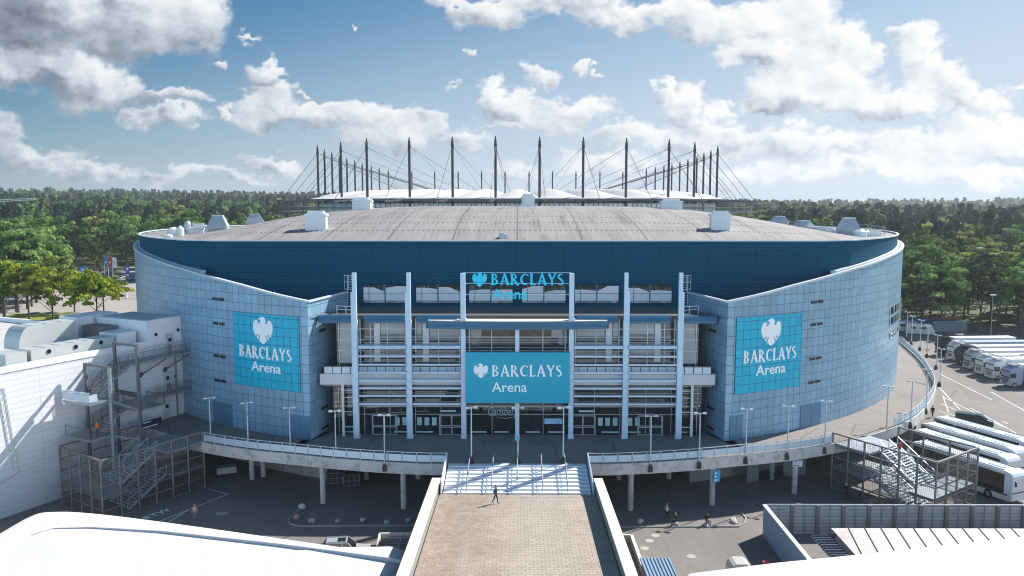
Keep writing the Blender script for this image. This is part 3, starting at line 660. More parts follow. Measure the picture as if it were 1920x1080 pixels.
# doors and notice panels
for xc in (-15.6, -7.7, 7.7, 15.6):
    mb = MB()
    for x in (xc-1.4, xc, xc+1.4): mb.box(x-.09, x+.09, GY+.05, GY+.19, 0, 2.35)
    for z in (.06, .95, 1.12, 2.32): mb.box(xc-1.4, xc+1.4, GY+.06, GY+.18, z-.05, z+.05)
    d_ = part(mb, 'double_door', M_frame)
    mb = MB()
    for x in (xc-.12, xc+.12): mb.tube((x, GY, 1.0), (x, GY, 1.5), .025, .025, 6)
    sub(mb, 'handle', M_dsteel, d_)
M_notice = mat('pale_green_notice', (0.36,0.50,0.50), 0.5, var=0.15, fine=20, fvar=0.15)
def notice(x0, x1, z0, z1):
    mb = MB(); mb.box(x0, x1, GY+.10, GY+.16, z0, z1); return part(mb, 'window_notice', M_notice)
for s_ in (-1, 1):
    for k in range(6):
        x = s_*(9.75+k*.87); 
        if abs(abs(x)-12.4) > .25: notice(x-.27, x+.27, 1.15, 2.1)
    notice(*sorted((s_*9.9, s_*11.9)), .28, .45); notice(*sorted((s_*12.9, s_*14.5)), .28, .45); notice(*sorted((s_*18.9, s_*20.1)), .28, .45); notice(*sorted((s_*7.0, s_*8.4)), 1.15, 2.1) if 0 else None
    notice(*sorted((s_*7.2, s_*9.0)), 2.75, 3.0); notice(*sorted((s_*1.0, s_*2.7)), .28, .45); notice(*sorted((s_*3.6, s_*5.6)), .28, .45)
mb = MB(); mb.box(3.2, 5.3, GY+.08, GY+.14, 1.35, 2.0); part(mb, 'blue_notice', mat('light_blue_notice', (.30,.52,.72), .5))
# script lettering on the entrance glass
mb = MB(); add_text(mb, 'Carlsberg', 1.55, lambda x, y, z: Vector((-3.4+x, GY+.12-z, 2.35+y)), width=3.5, extrude=.02, shear=.25, offset=.012)
mb.quad((-2.6,GY+.12,2.12),(-1.2,GY+.12,1.95),(0.1,GY+.12,2.3),(-1.2,GY+.12,2.06))
part(mb, 'window_lettering', mat('frosted_lettering', (.32,.36,.38), .5, var=.05))
# slit windows in the panel walls
M_slit = mat('slit_louvre_dark', (0.015,0.018,0.022), .5)
for s_ in (-1, 1):
    for (px, py) in (((409,561),(410,607),(412,668),(413,714)) if s_ < 0 else ((1532,566),(1531,608),(1529,672),(1527,716))):
        # sight line meets the drum wall
        d = ray(px, py); a_, b__, c__ = d[0]**2+d[1]**2, -2*d[1]*CY, CY*CY-RO*RO; t = (-b__-math.sqrt(b__*b__-4*a_*c__))/(2*a_)
        x, y, z = d[0]*t, d[1]*t, CZ+d[2]*t; an = math.atan2(x, CY-y); mb = MB()
        for k in (-1, 1):
            M_ = T((*oc(an+k*.0095, RO+.01), z), an); mb.box(-.52, .52, -.03, .12, -.17, .17, M_)
        w = part(mb, 'slit_window', M_slit)
        mb = MB(); M_ = T((*oc(an, RO+.0), z), an); mb.box(-1.25, 1.25, -.10, .0, .2, .26, M_); sub(mb, 'sill', M_frame, w)
for s_ in (-1, 1):
    c = oc(s_*AC); e_ = (s_*21.4, 99.8)
    for z in (12.3, 7.2, 3.0, -.0+.6):
        mb = MB(); t0, t1 = .25, .42; p = Vector((c[0]+(e_[0]-c[0])*t0, c[1]+(e_[1]-c[1])*t0, z)); q_ = Vector((c[0]+(e_[0]-c[0])*t1, c[1]+(e_[1]-c[1])*t1, z)); mb.bar(p, q_, .12, .3); part(mb, 'slit_window', M_slit)
# side doors in the drum
def ondrum(px, py):
    d = ray(px, py); a_, b__, c__ = d[0]**2+d[1]**2, -2*d[1]*CY, CY*CY-RO*RO; t = (-b__-math.sqrt(b__*b__-4*a_*c__))/(2*a_)
    x, y, z = d[0]*t, d[1]*t, CZ+d[2]*t; return math.atan2(x, CY-y), z
M_door = mat('blue_service_door', (0.10,0.21,0.33), .45, .2, var=.1)
for px0, px1 in ((402,437),(543,582),(1368,1392),(1500,1537)):
    a0, a1_ = ondrum(px0, 790)[0], ondrum(px1, 790)[0]; am = (a0+a1_)/2; w_ = abs(a1_-a0)*RO/2
    mb = MB(); M_ = T((*oc(am, RO+.02), 0), am); mb.box(-w_, w_, -.05, .08, 0, 2.7, M_); mb.box(-w_-.08, w_+.08, -.08, .05, 2.7, 2.8, M_); d_ = part(mb, 'service_door', M_door)
    mb = MB(); mb.box(-.015, .015, -.06, -.04, .05, 2.65, M_); mb.box(.08,.2,-.1,-.05,1.0,1.06,M_); sub(mb, 'handle', M_dsteel, d_)
# window bands near the right hand edge
for (py, h_) in ((588, 1.0), (607, 1.0), (633, .9)):
    a0 = ondrum(1671, py)[0]; a0, z = ondrum(1668, py); mb = MB()
    surf(mb, lambda s, t: (*oc(a0+.30*s, RO+.05), z-.2+h_*t), 10, 1); 
    w = part(mb, 'band_window', M_glass); mb = MB()
    for i in range(9): M_ = T((*oc(a0+.30*i/8, RO+.08), z), a0+.30*i/8); mb.box(-.06,.06,-.05,.02,-.2,h_-.2,M_)
    sub(mb, 'frame', M_framew, w)
# left bottom opening with pale frames
mb = MB(); a0, z = ondrum(258, 592); 
surf(mb, lambda s, t: (*oc(-1.22+.10*s, RO+.05), -.5+3.4*t), 6, 1); w = part(mb, 'corner_glazing', M_glass)
# ladders and rails where the wedge meets the entrance roof
for s_ in (-1, 1):
    mb = MB(); x = s_*21.0
    for dx_ in (-.3, .3): mb.tube((x+dx_, 99.6, 14.1), (x+dx_, 99.6, 18.2), .05, .05, 6)
    for i in range(12): mb.tube((x-.3, 99.6, 14.4+i*.32), (x+.3, 99.6, 14.4+i*.32), .03, .03, 5)
    for z in (16.5, 17.4, 18.2): mb.bar((x-.5, 99.6, z), (x-.5, 98.8, z), .05); mb.bar((x+.5, 99.6, z), (x+.5, 98.8, z), .05); mb.bar((x-.5, 98.8, z), (x+.5, 98.8, z), .05)
    for dx_ in (-.5, 0, .5): mb.bar((x+dx_, 98.8, 16.5), (x+dx_, 98.8, 18.2), .04)
    part(mb, 'roof_ladder', M_rail)
    mb = MB(); 
    for z in (14.7, 15.1): mb.bar((s_*18.9, 92.3, z), (s_*21.3, 93.5, z), .07); 
    for t in (0, .5, 1): mb.bar((s_*(18.9+2.4*t), 92.3+1.2*t, 14.0), (s_*(18.9+2.4*t), 92.3+1.2*t, 15.1), .07)
    part(mb, 'roof_rail', M_rail)

# ------------------------------------------------------------ signs
EAGLE = [(0,0),(.13,.10),(.20,.17),(.12,.42),(.17,.42),(.27,.22),(.33,.30),(.22,.47),(.27,.47),(.38,.36),(.44,.46),(.49,.62),(.51,.80),(.49,.98),(.43,1.09),(.34,1.13),(.27,1.07),(.24,.98),(.26,.93),(.19,.95),(.14,1.0),(.15,1.10),(.13,1.18),(.07,1.25),(-.02,1.27),(-.11,1.24),(-.19,1.19),(-.21,1.13),(-.13,1.14),(-.09,1.10),(-.11,1.03),(-.17,.97),(-.24,.92),(-.27,.96),(-.25,1.05),(-.31,1.12),(-.40,1.10),(-.47,1.0),(-.51,.83),(-.50,.65),(-.45,.48),(-.38,.36),(-.27,.47),(-.22,.47),(-.33,.30),(-.27,.22),(-.17,.42),(-.12,.42),(-.20,.17),(-.13,.10)]
def glyphs():
    """flared capitals in the manner of the lettering on the building: unit height, polygons per letter"""
    return None
# flared roman capitals: strokes given as polygons with a cap height of 1
def stroke(a, b, wa, wb):
    a = Vector(a); b = Vector(b); d = (b-a).normalized(); n = Vector((-d.y, d.x)); return [tuple(a-n*wa/2), tuple(b-n*wb/2), tuple(b+n*wb/2), tuple(a+n*wa/2)]
def arcs(c, rx, ry, a0, a1, w0, w1, n=10):
    o, i_ = [], []
    for k in range(n+1):
        t = a0+(a1-a0)*k/n; w = w0+(w1-w0)*math.sin(PI*k/n)
        o.append((c[0]+(rx+w/2)*math.cos(t), c[1]+(ry+w/2*.7)*math.sin(t))); i_.append((c[0]+(rx-w/2)*math.cos(t), c[1]+(ry-w/2*.7)*math.sin(t)))
    return o+i_[::-1]
def stem(x, w=.17, y0=0, y1=1, s=.05):     # upright with slightly splayed ends
    return [(x-w/2-s, y0), (x+w/2+s, y0), (x+w/2, y0+.12), (x+w/2, y1-.12), (x+w/2+s, y1), (x-w/2-s, y1), (x-w/2, y1-.12), (x-w/2, y0+.12)]
GL = {
 'B': (.66, [stem(.14), arcs((.24,.75), .20, .19, -PI/2, PI/2, .06, .15), arcs((.24,.28), .26, .23, -PI/2, PI/2, .06, .17), [(.14,.96),(.26,.97),(.26,1.0),(.14,1.0)], [(.14,.5),(.28,.49),(.28,.56),(.14,.56)], [(.14,0),(.28,0),(.28,.07),(.14,.07)]]),
 'A': (.74, [stroke((.08,0),(.36,1.0),.12,.10), stroke((.36,1.0),(.66,0),.14,.21), [(.18,.30),(.54,.30),(.52,.39),(.20,.39)], [(0,0),(.2,0),(.16,.06),(.05,.06)], [(.52,0),(.78,0),(.74,.06),(.57,.06)]]),
 'R': (.72, [stem(.14), arcs((.24,.73), .22, .20, -PI/2, PI/2, .06, .16), [(.14,.95),(.26,.96),(.26,1.0),(.14,1.0)], stroke((.26,.52),(.66,-.02),.15,.19), [(.14,.48),(.3,.47),(.3,.54),(.14,.54)]]),
 'C': (.70, [arcs((.42,.5), .32, .44, R(48), R(312), .07, .19, 16), [(.58,.82),(.68,.74),(.69,.93),(.60,.92)]]),
 'L': (.54, [stem(.14), [(.14,0),(.50,0),(.55,.20),(.48,.13),(.40,.09),(.14,.09)]]),
 'Y': (.68, [stroke((.10,1.0),(.34,.46),.20,.15), stroke((.62,1.0),(.36,.46),.12,.10), [(.27,0),(.46,0),(.43,.12),(.43,.5),(.28,.5),(.28,.12)], [(.52,.95),(.74,1.0),(.72,1.03),(.52,1.0)]]),
 'S': (.56, [arcs((.28,.74), .18, .20, R(40), R(265), .08, .15, 12), arcs((.27,.27), .20, .22, R(-140), R(92), .08, .15, 12), stroke((.19,.62),(.37,.42),.17,.17)]),
}
def add_word(mb, word, h, fn, width, depth=.08, lean=.0):
    tot = sum(GL[c][0] for c in word)+.10*(len(word)-1); sc = width/tot; x = 0
    for c in word:
        w, polys = GL[c]
        for i, pl in enumerate(polys):
            dd = depth+i*.0025
            def M2(q): return fn((q[0]+x+lean*q[1])*sc, q[1]*h, q[2])
            k = len(pl); n = len(mb.v)
            for z in (0, dd):
                for p in pl: mb.v.append(tuple(M2((p[0], p[1], z))))
            tri = tessellate_polygon([[Vector((p[0], p[1], 0)) for p in pl]])
            for t in tri:
                a, b2, c2 = t; o_ = (pl[b2][0]-pl[a][0])*(pl[c2][1]-pl[a][1])-(pl[c2][0]-pl[a][0])*(pl[b2][1]-pl[a][1])
                if o_ < 0: a, c2 = c2, a
                mb.f.append((n+k+a, n+k+b2, n+k+c2)); mb.m.append(mb.mi)
            for i_ in range(k): j = (i_+1) % k; mb.f.append((n+i_, n+j, n+k+j, n+k+i_)); mb.m.append(mb.mi)
        x += w+.10
def add_poly(mb, pts, fn, depth=.08):
    k = len(pts); n = len(mb.v)
    for z in (0, depth):
        for p in pts: mb.v.append(tuple(fn(p[0], p[1], z)))
    for t in tessellate_polygon([[Vector((p[0], p[1], 0)) for p in pts]]):
        a, b2, c2 = t; o_ = (pts[b2][0]-pts[a][0])*(pts[c2][1]-pts[a][1])-(pts[c2][0]-pts[a][0])*(pts[b2][1]-pts[a][1])
        if o_ < 0: a, c2 = c2, a
        mb.f.append((n+k+a, n+k+b2, n+k+c2)); mb.m.append(mb.mi)
    for i in range(k): j = (i+1) % k; mb.f.append((n+i, n+j, n+k+j, n+k+i)); mb.m.append(mb.mi)
def cw(name, mb, m, root, off):
    o = mb.build(name, m, None); o.parent = root; o.matrix_parent_inverse = Matrix.Translation(-Vector(off)); return o
# centre banner
Yb = 90.05; A0 = aty(873, 756, Yb); A1 = aty(1068.5, 661, Yb); W_, H_ = A1.x-A0.x, A1.z-A0.z
off = (0, Yb, A0.z); sg = empty('banner_sign', off, 0, 'wide teal banner with white eagle emblem and lettering on the entrance pillars', 'sign')
mb = MB(); mb.box(A0.x, A1.x, Yb, Yb+.22, A0.z, A1.z); cw('board', mb, M_teal, sg, off)
def fb(x0, z0): return lambda x, y, d: Vector((x0+x, Yb-.003-d, z0+y))
pxm = W_/195.5
def sx_(px): return aty(px, 700, Yb).x
def sz_(py): return aty(970, py, Yb).z
mb = MB(); add_word(mb, 'BARCLAYS', sz_(684.5)-sz_(706), fb(sx_(922), sz_(706)), (1054-922)*pxm, .05)
add_text(mb, 'Arena', 1.62, fb(sx_(922), sz_(734.5)), width=66*pxm, extrude=.03, offset=.012); cw('lettering', mb, M_letter, sg, off)
mb = MB(); es = 26.5*pxm; add_poly(mb, EAGLE, lambda x, y, d: Vector((sx_(901.5)+x*es, Yb-.003-d, sz_(709)+y*es*.83)), .05); cw('eagle_emblem', mb, M_letter, sg, off)
# open cyan lettering on cables between the two middle pillars
Yb = 90.25; pxm = W_/195.5*Yb/90.05; off = (0, Yb, zpx(563, Yb)); sg = empty('roof_lettering_sign', off, 0, 'cyan eagle and letters hung on cables between the two tall centre pillars', 'sign')
mb = MB(); add_word(mb, 'BARCLAYS', sz_(513)-sz_(534.5), fb(sx_(921), sz_(534.5)), (1056-921)*pxm, .12)
add_text(mb, 'Arena', 1.62, fb(sx_(922), sz_(560.5)), width=66*pxm, extrude=.06, offset=.02); cw('lettering', mb, M_cyan, sg, off)
mb = MB(); add_poly(mb, EAGLE, lambda x, y, d: Vector((sx_(900)+x*es, Yb-.003-d, sz_(538)+y*es*.83)), .12); cw('eagle_emblem', mb, M_cyan, sg, off)
mb = MB()
for py in (511.5, 531.5, 552): mb.tube((-6.15, Yb+.1, sz_(py)), (6.15, Yb+.1, sz_(py)), .035, .035, 6)
cw('cable', mb, M_pillar, sg, off)
# two curved wall signs
def wall_sign(px0, px1, pyt, pyb, cxp, lab):
    a0, _ = ondrum(px0, 650); a1_, _ = ondrum(px1, 650)
    z0, z1 = ondrum((px0+px1)/2, pyb)[1], ondrum((px0+px1)/2, pyt)[1]
    am = (a0+a1_)/2; off = (*oc(am, RO+.1), z0); sg = empty('wall_sign', off, 0, lab, 'sign', 'square teal wall signs')
    mb = MB(); Lw = RO*(a1_-a0)
    surf(mb, lambda s, t: (*oc(a0+(a1_-a0)*s, RO+.10), z0+(z1-z0)*t), 16, 1, lambda s, t: (Lw*s, (z1-z0)*t))
    for s in (0, 1):
        q = [(*oc(a0 if s == 0 else a1_, RO+.10), z0), (*oc(a0 if s == 0 else a1_, RO+.02), z0), (*oc(a0 if s == 0 else a1_, RO+.02), z1), (*oc(a0 if s == 0 else a1_, RO+.10), z1)]
        n = len(mb.v); mb.v += q; mb.uv += [(0,0)]*4; mb.f.append((n, n+1, n+2, n+3)); mb.m.append(0)
    cw('board', mb, M_signpanel, sg, off)
    def fw(sx0, zz): return lambda x, y, d: Vector((*oc(a0+(sx0+x)/RO, RO+.11+d), zz+y))
    Hs = z1-z0
    mb = MB(); add_word(mb, 'BARCLAYS', Hs*.165, fw(Lw*.10, z0+Hs*.40), Lw*.80, .10)
    add_text(mb, 'Arena', Hs*.185, fw(Lw*.285, z0+Hs*.225), width=Lw*.45, extrude=.05, offset=.02); cw('lettering', mb, M_letter, sg, off)
    mb = MB(); f_ = fw(Lw*.49, z0+Hs*.60); es = Lw*.29; add_poly(mb, EAGLE, lambda x, y, d: f_(x*es, y*es*.86, d), .10); cw('eagle_emblem', mb, M_letter, sg, off)
wall_sign(440, 562, 590, 728, 500, 'teal square sign with white eagle on the shaded left hand panel wall')
wall_sign(1379, 1502, 592, 732, 1440, 'teal square sign with white eagle on the right hand panel wall')
# ------------------------------------------------------------ raised walkway round the arena
edge_px = [(1098,869),(1140,869),(1215,866),(1305,860),(1390,852),(1472,844),(1557,831),(1640,812),(1704,787),(1735,760),(1752,728),(1742,700),(1722,672),(1690,643)]
er = [at(a, b, 0) for a, b in edge_px]
def smooth(pts, n=5):
    out = []
    P_ = [pts[0]]+list(pts)+[pts[-1]]
    for i in range(1, len(P_)-2):
        p0, p1, p2, p3 = P_[i-1], P_[i], P_[i+1], P_[i+2]
        for k in range(n):
            t = k/n; out.append(0.5*((2*p1)+(p2-p0)*t+(2*p0-5*p1+4*p2-p3)*t*t+(3*p1-p0-3*p2+p3)*t**3))
    out.append(pts[-1]); return out
ers = smooth(er, 5)
ers = [Vector((max(p.x, 7.45), p.y, 0)) for p in ers]
# carry the walkway on round the back
lx, ly = ers[-1].x, ers[-1].y
back = [Vector((lx*math.cos(t)+2*math.sin(t)*0, ly+(238-ly)*math.sin(t), 0)) for t in np.linspace(0.08, PI/2, 18)]
edgeR = ers+back
edgeL = [Vector((-p.x, p.y, 0)) for p in edgeR]
walk = empty('raised_walkway', (0, 84, 0), 0, 'raised concrete walkway on round columns curving round the arena', 'walkway')
def wpart(mb, name, m, **k):
    o = mb.build(name, m, None, **k); o.parent = walk; o.matrix_parent_inverse = Matrix.Translation(-Vector((0, 84, 0))); return o
M_deck, nt, b = newmat('plaza_concrete_paving')
n1 = noise(nt, 0.15, 6, 0.7); n2 = noise(nt, 5, 3); br = NM(nt, 'ShaderNodeTexVoronoi', feature='DISTANCE_TO_EDGE'); tcn = NM(nt, 'ShaderNodeTexCoord'); nt.links.new(tcn.outputs['Object'], br.inputs['Vector']); br.inputs['Scale'].default_value = 0.09
k = MM(nt, 'ADD', MM(nt, 'MULTIPLY_ADD', n1, 0.7, 0.65), MM(nt, 'MULTIPLY_ADD', n2, 0.2, -0.1))
q = NM(nt, 'ShaderNodeVectorMath', operation='SCALE'); q.inputs[0].default_value = (0.215, 0.185, 0.17); nt.links.new(k, q.inputs['Scale'])
nt.links.new(mixc(nt, ramp(nt, br.outputs[0], 0.004, 0.012, 0.6, 0.0), q.outputs[0], (0.10, 0.09, 0.085)), b.inputs['Base Color']); b.inputs['Roughness'].default_value = 0.85; bump(nt, b, n2, 0.2)
mb = MB()
ring = edgeR+edgeL[::-1]
inner = []
for p in ring:
    a = math.atan2(p.x, CY-p.y)
    if abs(a) < 0.36: inner.append(Vector((p.x, 94.5, 0)))
    else: inner.append(Vector((*oc(a, 61.5), 0)))
nR = len(edgeR)
def deckside(E_, I_):
    for i in range(len(E_)-1):
        a, b2, c2, d2 = E_[i], E_[i+1], I_[i+1], I_[i]
        mb.quad(a, b2, c2, d2)
        mb.quad(a+Vector((0,0,-1.15)), a, b2, b2+Vector((0,0,-1.15)))
        mb.quad(a+Vector((0,0,-1.15)), b2+Vector((0,0,-1.15)), c2+Vector((0,0,-1.15)), d2+Vector((0,0,-1.15)))
deckside(edgeR, inner[:nR]); IL = [Vector((-p.x, p.y, 0)) for p in inner[:nR]]; deckside(edgeL, IL)
y0 = edgeR[0].y
mb.quad((-7.45, y0, 0), (7.45, y0, 0), (7.45, 94.5, 0), (-7.45, 94.5, 0)); mb.quad((-7.45,y0,-1.15),(7.45,y0,-1.15),(7.45,94.5,-1.15),(-7.45,94.5,-1.15))
wpart(mb, 'deck', M_deck)
mb = MB()
for E_ in (edgeR, edgeL):
    for a, c in zip(E_, E_[1:]):
        if (c-a).length < .01: continue
        mb.bar(a+Vector((0,0,-.63)), c+Vector((0,0,-.63)), .34, 1.2)
wpart(mb, 'fascia', M_conc)
def arcpts(E_, step, start=0.0):
    out = []; acc = -start
    for a, c in zip(E_, E_[1:]):
        L = (c-a).length
        while acc <= L:
            if acc >= 0: d = (c-a).normalized(); out.append((a+d*acc, d))
            acc += step
        acc -= L
    return out
for E_ in (edgeR, edgeL):                      # columns under the rim, and an inner row
    off = [Vector((math.copysign(1, p.x)*0.0, 0, 0)) for p in E_]
for s_ in (-1, 1):
    for (px, py) in ((606,943),(757,953)) if s_ < 0 else ((1182,956),(1335,946),(1489,925)):
        p = at(px, py, G); mb = MB(); mb.tube((p.x, p.y, G), (p.x, p.y, -1.1), .30, .30, 14); wpart(mb, 'column', M_conc, smooth=False)
for (px, py) in ((452,920),(494,893),(687,898),(784,897),(1160,899),(1254,897),(1447,898)):
    p = at(px, py, G); p.y = max(p.y, 92); mb = MB(); mb.tube((p.x, p.y, G), (p.x, p.y, -1.1), .30, .30, 12); wpart(mb, 'column', M_conc)
for s_ in (-1, 1):
    for a in (0.95,1.15,1.35,1.55,1.75,2.0):
        q_ = min(edgeR, key=lambda e_: abs(math.atan2(e_.x, CY-e_.y)-a)); r_ = math.hypot(q_.x, CY-q_.y)-2.0; p = oc(s_*a, r_); mb = MB(); mb.tube((p[0], p[1], G), (p[0], p[1], -1.1), .32, .32, 10); wpart(mb, 'column', M_conc)
# base walls below the drum, open in the middle where the driveway goes under
mb = MB()
for s_ in (-1, 1):
    f_ = lambda s, t: (*oc(s_*(0.33+2.8*s), 62.3), G+(4.4)*t)
    surf(mb, f_, 60, 1, lambda s, t: (s*170, t*4.4))
base = wpart(mb, 'base_wall', uvpanel('precast_base_wall', (0.30,0.29,0.27), 3.0, 5.0, .04, lc=(.08,.08,.08), rough=.85, metal=0, pvar=.12, grime=.3))
mb = MB(); mb.box(-21,21,128,128.3,G,-1.1); mb.box(-20.6,-20.3,92,128,G,-1.1); mb.box(20.3,20.6,92,128,G,-1.1); wpart(mb, 'undercroft_wall', M_concd)
for (px0, px1, py) in ((1468,1510,893),(1400,1422,905)):
    p, q_ = at(px0, py, G), at(px1, py-4, G); mb = MB(); mb.bar(p+Vector((0,0,1.1)), q_+Vector((0,0,1.1)), .1, 2.2); wpart(mb, 'undercroft_door', M_concd)

# railings: pale sheets between posts, along each side
def railing(E_, name, label, i0=0, L0=0, step=1.55, h=1.1, cond=lambda p: True, mats=(M_rail, M_lamp)):
    r = empty(name, tuple(E_[0]), 0, label, 'railing'); o_ = E_[0]
    sh, fr = MB(), MB(); ps = arcpts(E_, step)
    ps = [p for p in ps if cond(p[0])]
    for (p, d), (q_, d2) in zip(ps, ps[1:]):
        if (q_-p).length > step*1.6: continue
        a = p+d*.07; c = q_-d*.07
        sh.bar(a+Vector((0,0,.48)), c+Vector((0,0,.48)), .03, .72)
        fr.bar(p+Vector((0,0,h)), q_+Vector((0,0,h)), .09, .07)
    for p, d in ps: fr.bar(p+Vector((0,0,-.35)), p+Vector((0,0,h)), .07)
    for mb_, n_, m_ in ((sh, 'infill_sheet', mats[0]), (fr, 'frame', mats[1])):
        o = mb_.build(n_, m_); o.parent = r; o.matrix_parent_inverse = Matrix.Translation(-Vector(o_))
    return r
inR = lambda p: not (40.6 < p.x < 47.9 and p.y < 97)
Er = [p+Vector((0, .0, 0)) for p in edgeR]; El = [p for p in edgeL]
railing(Er, 'railing', 'pale sheet railing on the walkway edge between the stairs and the right hand cage', cond=lambda p: p.x < 36.0 and p.y < 97)
railing(Er, 'railing', 'sunlit sheet railing on the walkway bend beyond the right hand cage', cond=lambda p: p.x > 45.5 and 95 < p.y < 200)
railing(El, 'railing', 'pale sheet railing on the shaded walkway edge to the left of the stairs', cond=lambda p: p.x > -35.8 and p.y < 97)

# ------------------------------------------------------------ stairs and footbridge
ZB, YS0, YS1 = -1.05, 75.3, edgeR[0].y
M_step = mat('white_stair_sheet', (0.66, 0.68, 0.72), 0.6, var=0.06)
st = empty('stairs', (0, YS0, ZB), 0, 'wide pale metal stairs with six handrails between bridge and plaza', 'stairs')
def spart(mb, name, m): o = mb.build(name, m); o.parent = st; o.matrix_parent_inverse = Matrix.Translation(-Vector((0, YS0, ZB))); return o
nS = 8; mb = MB()
for i in range(nS):
    y0_, y1_ = YS0+(YS1-YS0)*i/nS, YS0+(YS1-YS0)*(i+1)/nS; z = ZB+(-ZB)*(i+1)/(nS)-.02
    mb.box(-7.2, 7.2, y0_, y1_-.003, z-.35, z)
spart(mb, 'steps', M_step)
for x in (-4.95, -2.5, 0.0, 2.5, 4.95):
    mb = MB(); a = Vector((x, YS0+.5, ZB+1.0)); c = Vector((x, YS1+.2, .95)); mb.tube(a, c, .055, .055, 8); mb.tube(a-Vector((0,0,.35)), c-Vector((0,0,.35)), .03, .03, 6)
    for t in (0, .2, .4, .6, .8, 1.0): p = a.lerp(c, t); mb.tube(p-Vector((0,0,1.0)), p, .04, .04, 6)
    spart(mb, 'handrail', M_galv)
for s_ in (-1, 1):
    mb = MB(); x = s_*7.33; q_ = [(x,YS0-.2,ZB-.6),(x,YS1+.2,-.6),(x,YS1+.2,1.12),(x,YS0+.1,ZB+1.15),(x,YS0-.2,ZB+.3)]
    q2 = [(x+s_*.12, y, z) for _, y, z in q_]; mb.quad(*q_); mb.quad(*q2); 
    for i in range(5): j = (i+1) % 5; mb.quad(q_[i], q_[j], q2[j], q2[i])
    spart(mb, 'side_panel', M_white if s_ < 0 else M_rail)
# footbridge: slightly rising towards the viewer
br_ = empty('footbridge', (0, 60, -.3), 0, 'broad beige paved footbridge with pale stone parapets leading to the stairs', 'footbridge')
def bpart(mb, name, m): o = mb.build(name, m); o.parent = br_; o.matrix_parent_inverse = Matrix.Translation(-Vector((0, 60, -.3))); return o
def zb(y): return ZB+(YS0-y)*0.053 if y > 30 else ZB+(YS0-30)*0.053
M_brick, nt, b = newmat('bridge_paving_slabs')
tcn = NM(nt, 'ShaderNodeTexCoord'); bt = NM(nt, 'ShaderNodeTexBrick'); nt.links.new(tcn.outputs['UV'], bt.inputs['Vector'])
bt.inputs['Scale'].default_value = 1.0; bt.inputs['Brick Width'].default_value = .62; bt.inputs['Row Height'].default_value = .42; bt.inputs['Mortar Size'].default_value = .022; bt.offset = .5
bt.inputs['Color1'].default_value = (.40,.34,.29,1); bt.inputs['Color2'].default_value = (.335,.285,.243,1); bt.inputs['Mortar'].default_value = (.19,.145,.115,1)
sp = NM(nt, 'ShaderNodeSeparateXYZ'); nt.links.new(tcn.outputs['UV'], sp.inputs[0])
big = noise(nt, .16, 6, .7, vec=tcn.outputs['UV']); md = noise(nt, 1.1, 6, .75, vec=tcn.outputs['UV']); fi = noise(nt, 7, 4, vec=tcn.outputs['UV'])
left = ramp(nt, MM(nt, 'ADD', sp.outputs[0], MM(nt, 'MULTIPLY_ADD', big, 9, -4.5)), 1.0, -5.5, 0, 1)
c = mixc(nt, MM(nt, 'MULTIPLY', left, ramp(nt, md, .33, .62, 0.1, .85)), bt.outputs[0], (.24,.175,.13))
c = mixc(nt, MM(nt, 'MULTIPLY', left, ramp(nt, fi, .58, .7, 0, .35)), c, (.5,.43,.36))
wav = NM(nt, 'ShaderNodeTexVoronoi', feature='DISTANCE_TO_EDGE'); 
wq = NM(nt, 'ShaderNodeVectorMath', operation='ADD'); wn2 = NM(nt, 'ShaderNodeTexNoise'); wn2.inputs['Scale'].default_value = .5; nt.links.new(tcn.outputs['UV'], wn2.inputs['Vector']); nt.links.new(tcn.outputs['UV'], wq.inputs[0]); nt.links.new(wn2.outputs[1], wq.inputs[1]); nt.links.new(wq.outputs[0], wav.inputs['Vector']); wav.inputs['Scale'].default_value = .22
c = mixc(nt, ramp(nt, wav.outputs[0], .006, .016, .10, 0), c, (.6,.52,.45))
q = NM(nt, 'ShaderNodeVectorMath', operation='SCALE'); nt.links.new(c, q.inputs[0]); nt.links.new(MM(nt, 'ADD', MM(nt, 'MULTIPLY_ADD', big, .5, .75), MM(nt, 'MULTIPLY_ADD', fi, .3, -.15)), q.inputs['Scale']); nt.links.new(q.outputs[0], b.inputs['Base Color'])
b.inputs['Roughness'].default_value = .85; bump(nt, b, bt.outputs['Fac'], -.3, .01)
mb = MB(); ys_ = [YS0-.003, 70, 65, 60, 55, 50, 45, 40, 35, 30, 0, -40]
mb.uv = []
for y in ys_:
    for x in (-7.55, 7.55): mb.v.append((x, y, zb(y))); mb.uv.append((x, y))
for i in range(len(ys_)-1): mb.f.append((2*i, 2*i+2, 2*i+3, 2*i+1)); mb.m.append(0)
bpart(mb, 'deck', M_brick)
mb = MB(); mb.bar((-7.5, YS0-.9, zb(YS0-.9)+.004), (7.5, YS0-.9, zb(YS0-.9)+.004), .10, .01); mb.box(-7.2,-5.4,YS0-1.5,YS0-1.15,zb(YS0)+.02,zb(YS0)+.075); bpart(mb, 'joint_strip', M_concd)
for s_ in (-1, 1):
    mb, cp = MB(), MB(); yy = [76.4, 70, 65, 60, 55, 50, 45, 40, 35, 30]
    for a, c in zip(yy, yy[1:]):
        mb.bar((s_*7.95, a, zb(a)-.2), (s_*7.95, c, zb(c)-.2), .62, 2.7)
    y = 76.4
    while y > 32:
        y2 = y-1.7; cp.bar((s_*7.95, y, zb(y)+1.24), (s_*7.95, y2+.02, zb(y2)+1.24), .86, .14); y = y2
    bpart(mb, 'parapet', M_concd); bpart(cp, 'coping', M_cream)
mb = MB(); 
for a, c in zip(ys_, ys_[1:]):
    mb.bar((0, a, zb(a)-.55), (0, c, zb(c)-.55), 15.0, .9)
bpart(mb, 'beam', M_concd)
for y in (70, 58): mb = MB(); mb.box(-5, 5, y-.5, y+.5, G, zb(y)-.9); bpart(mb, 'pier', M_concd)

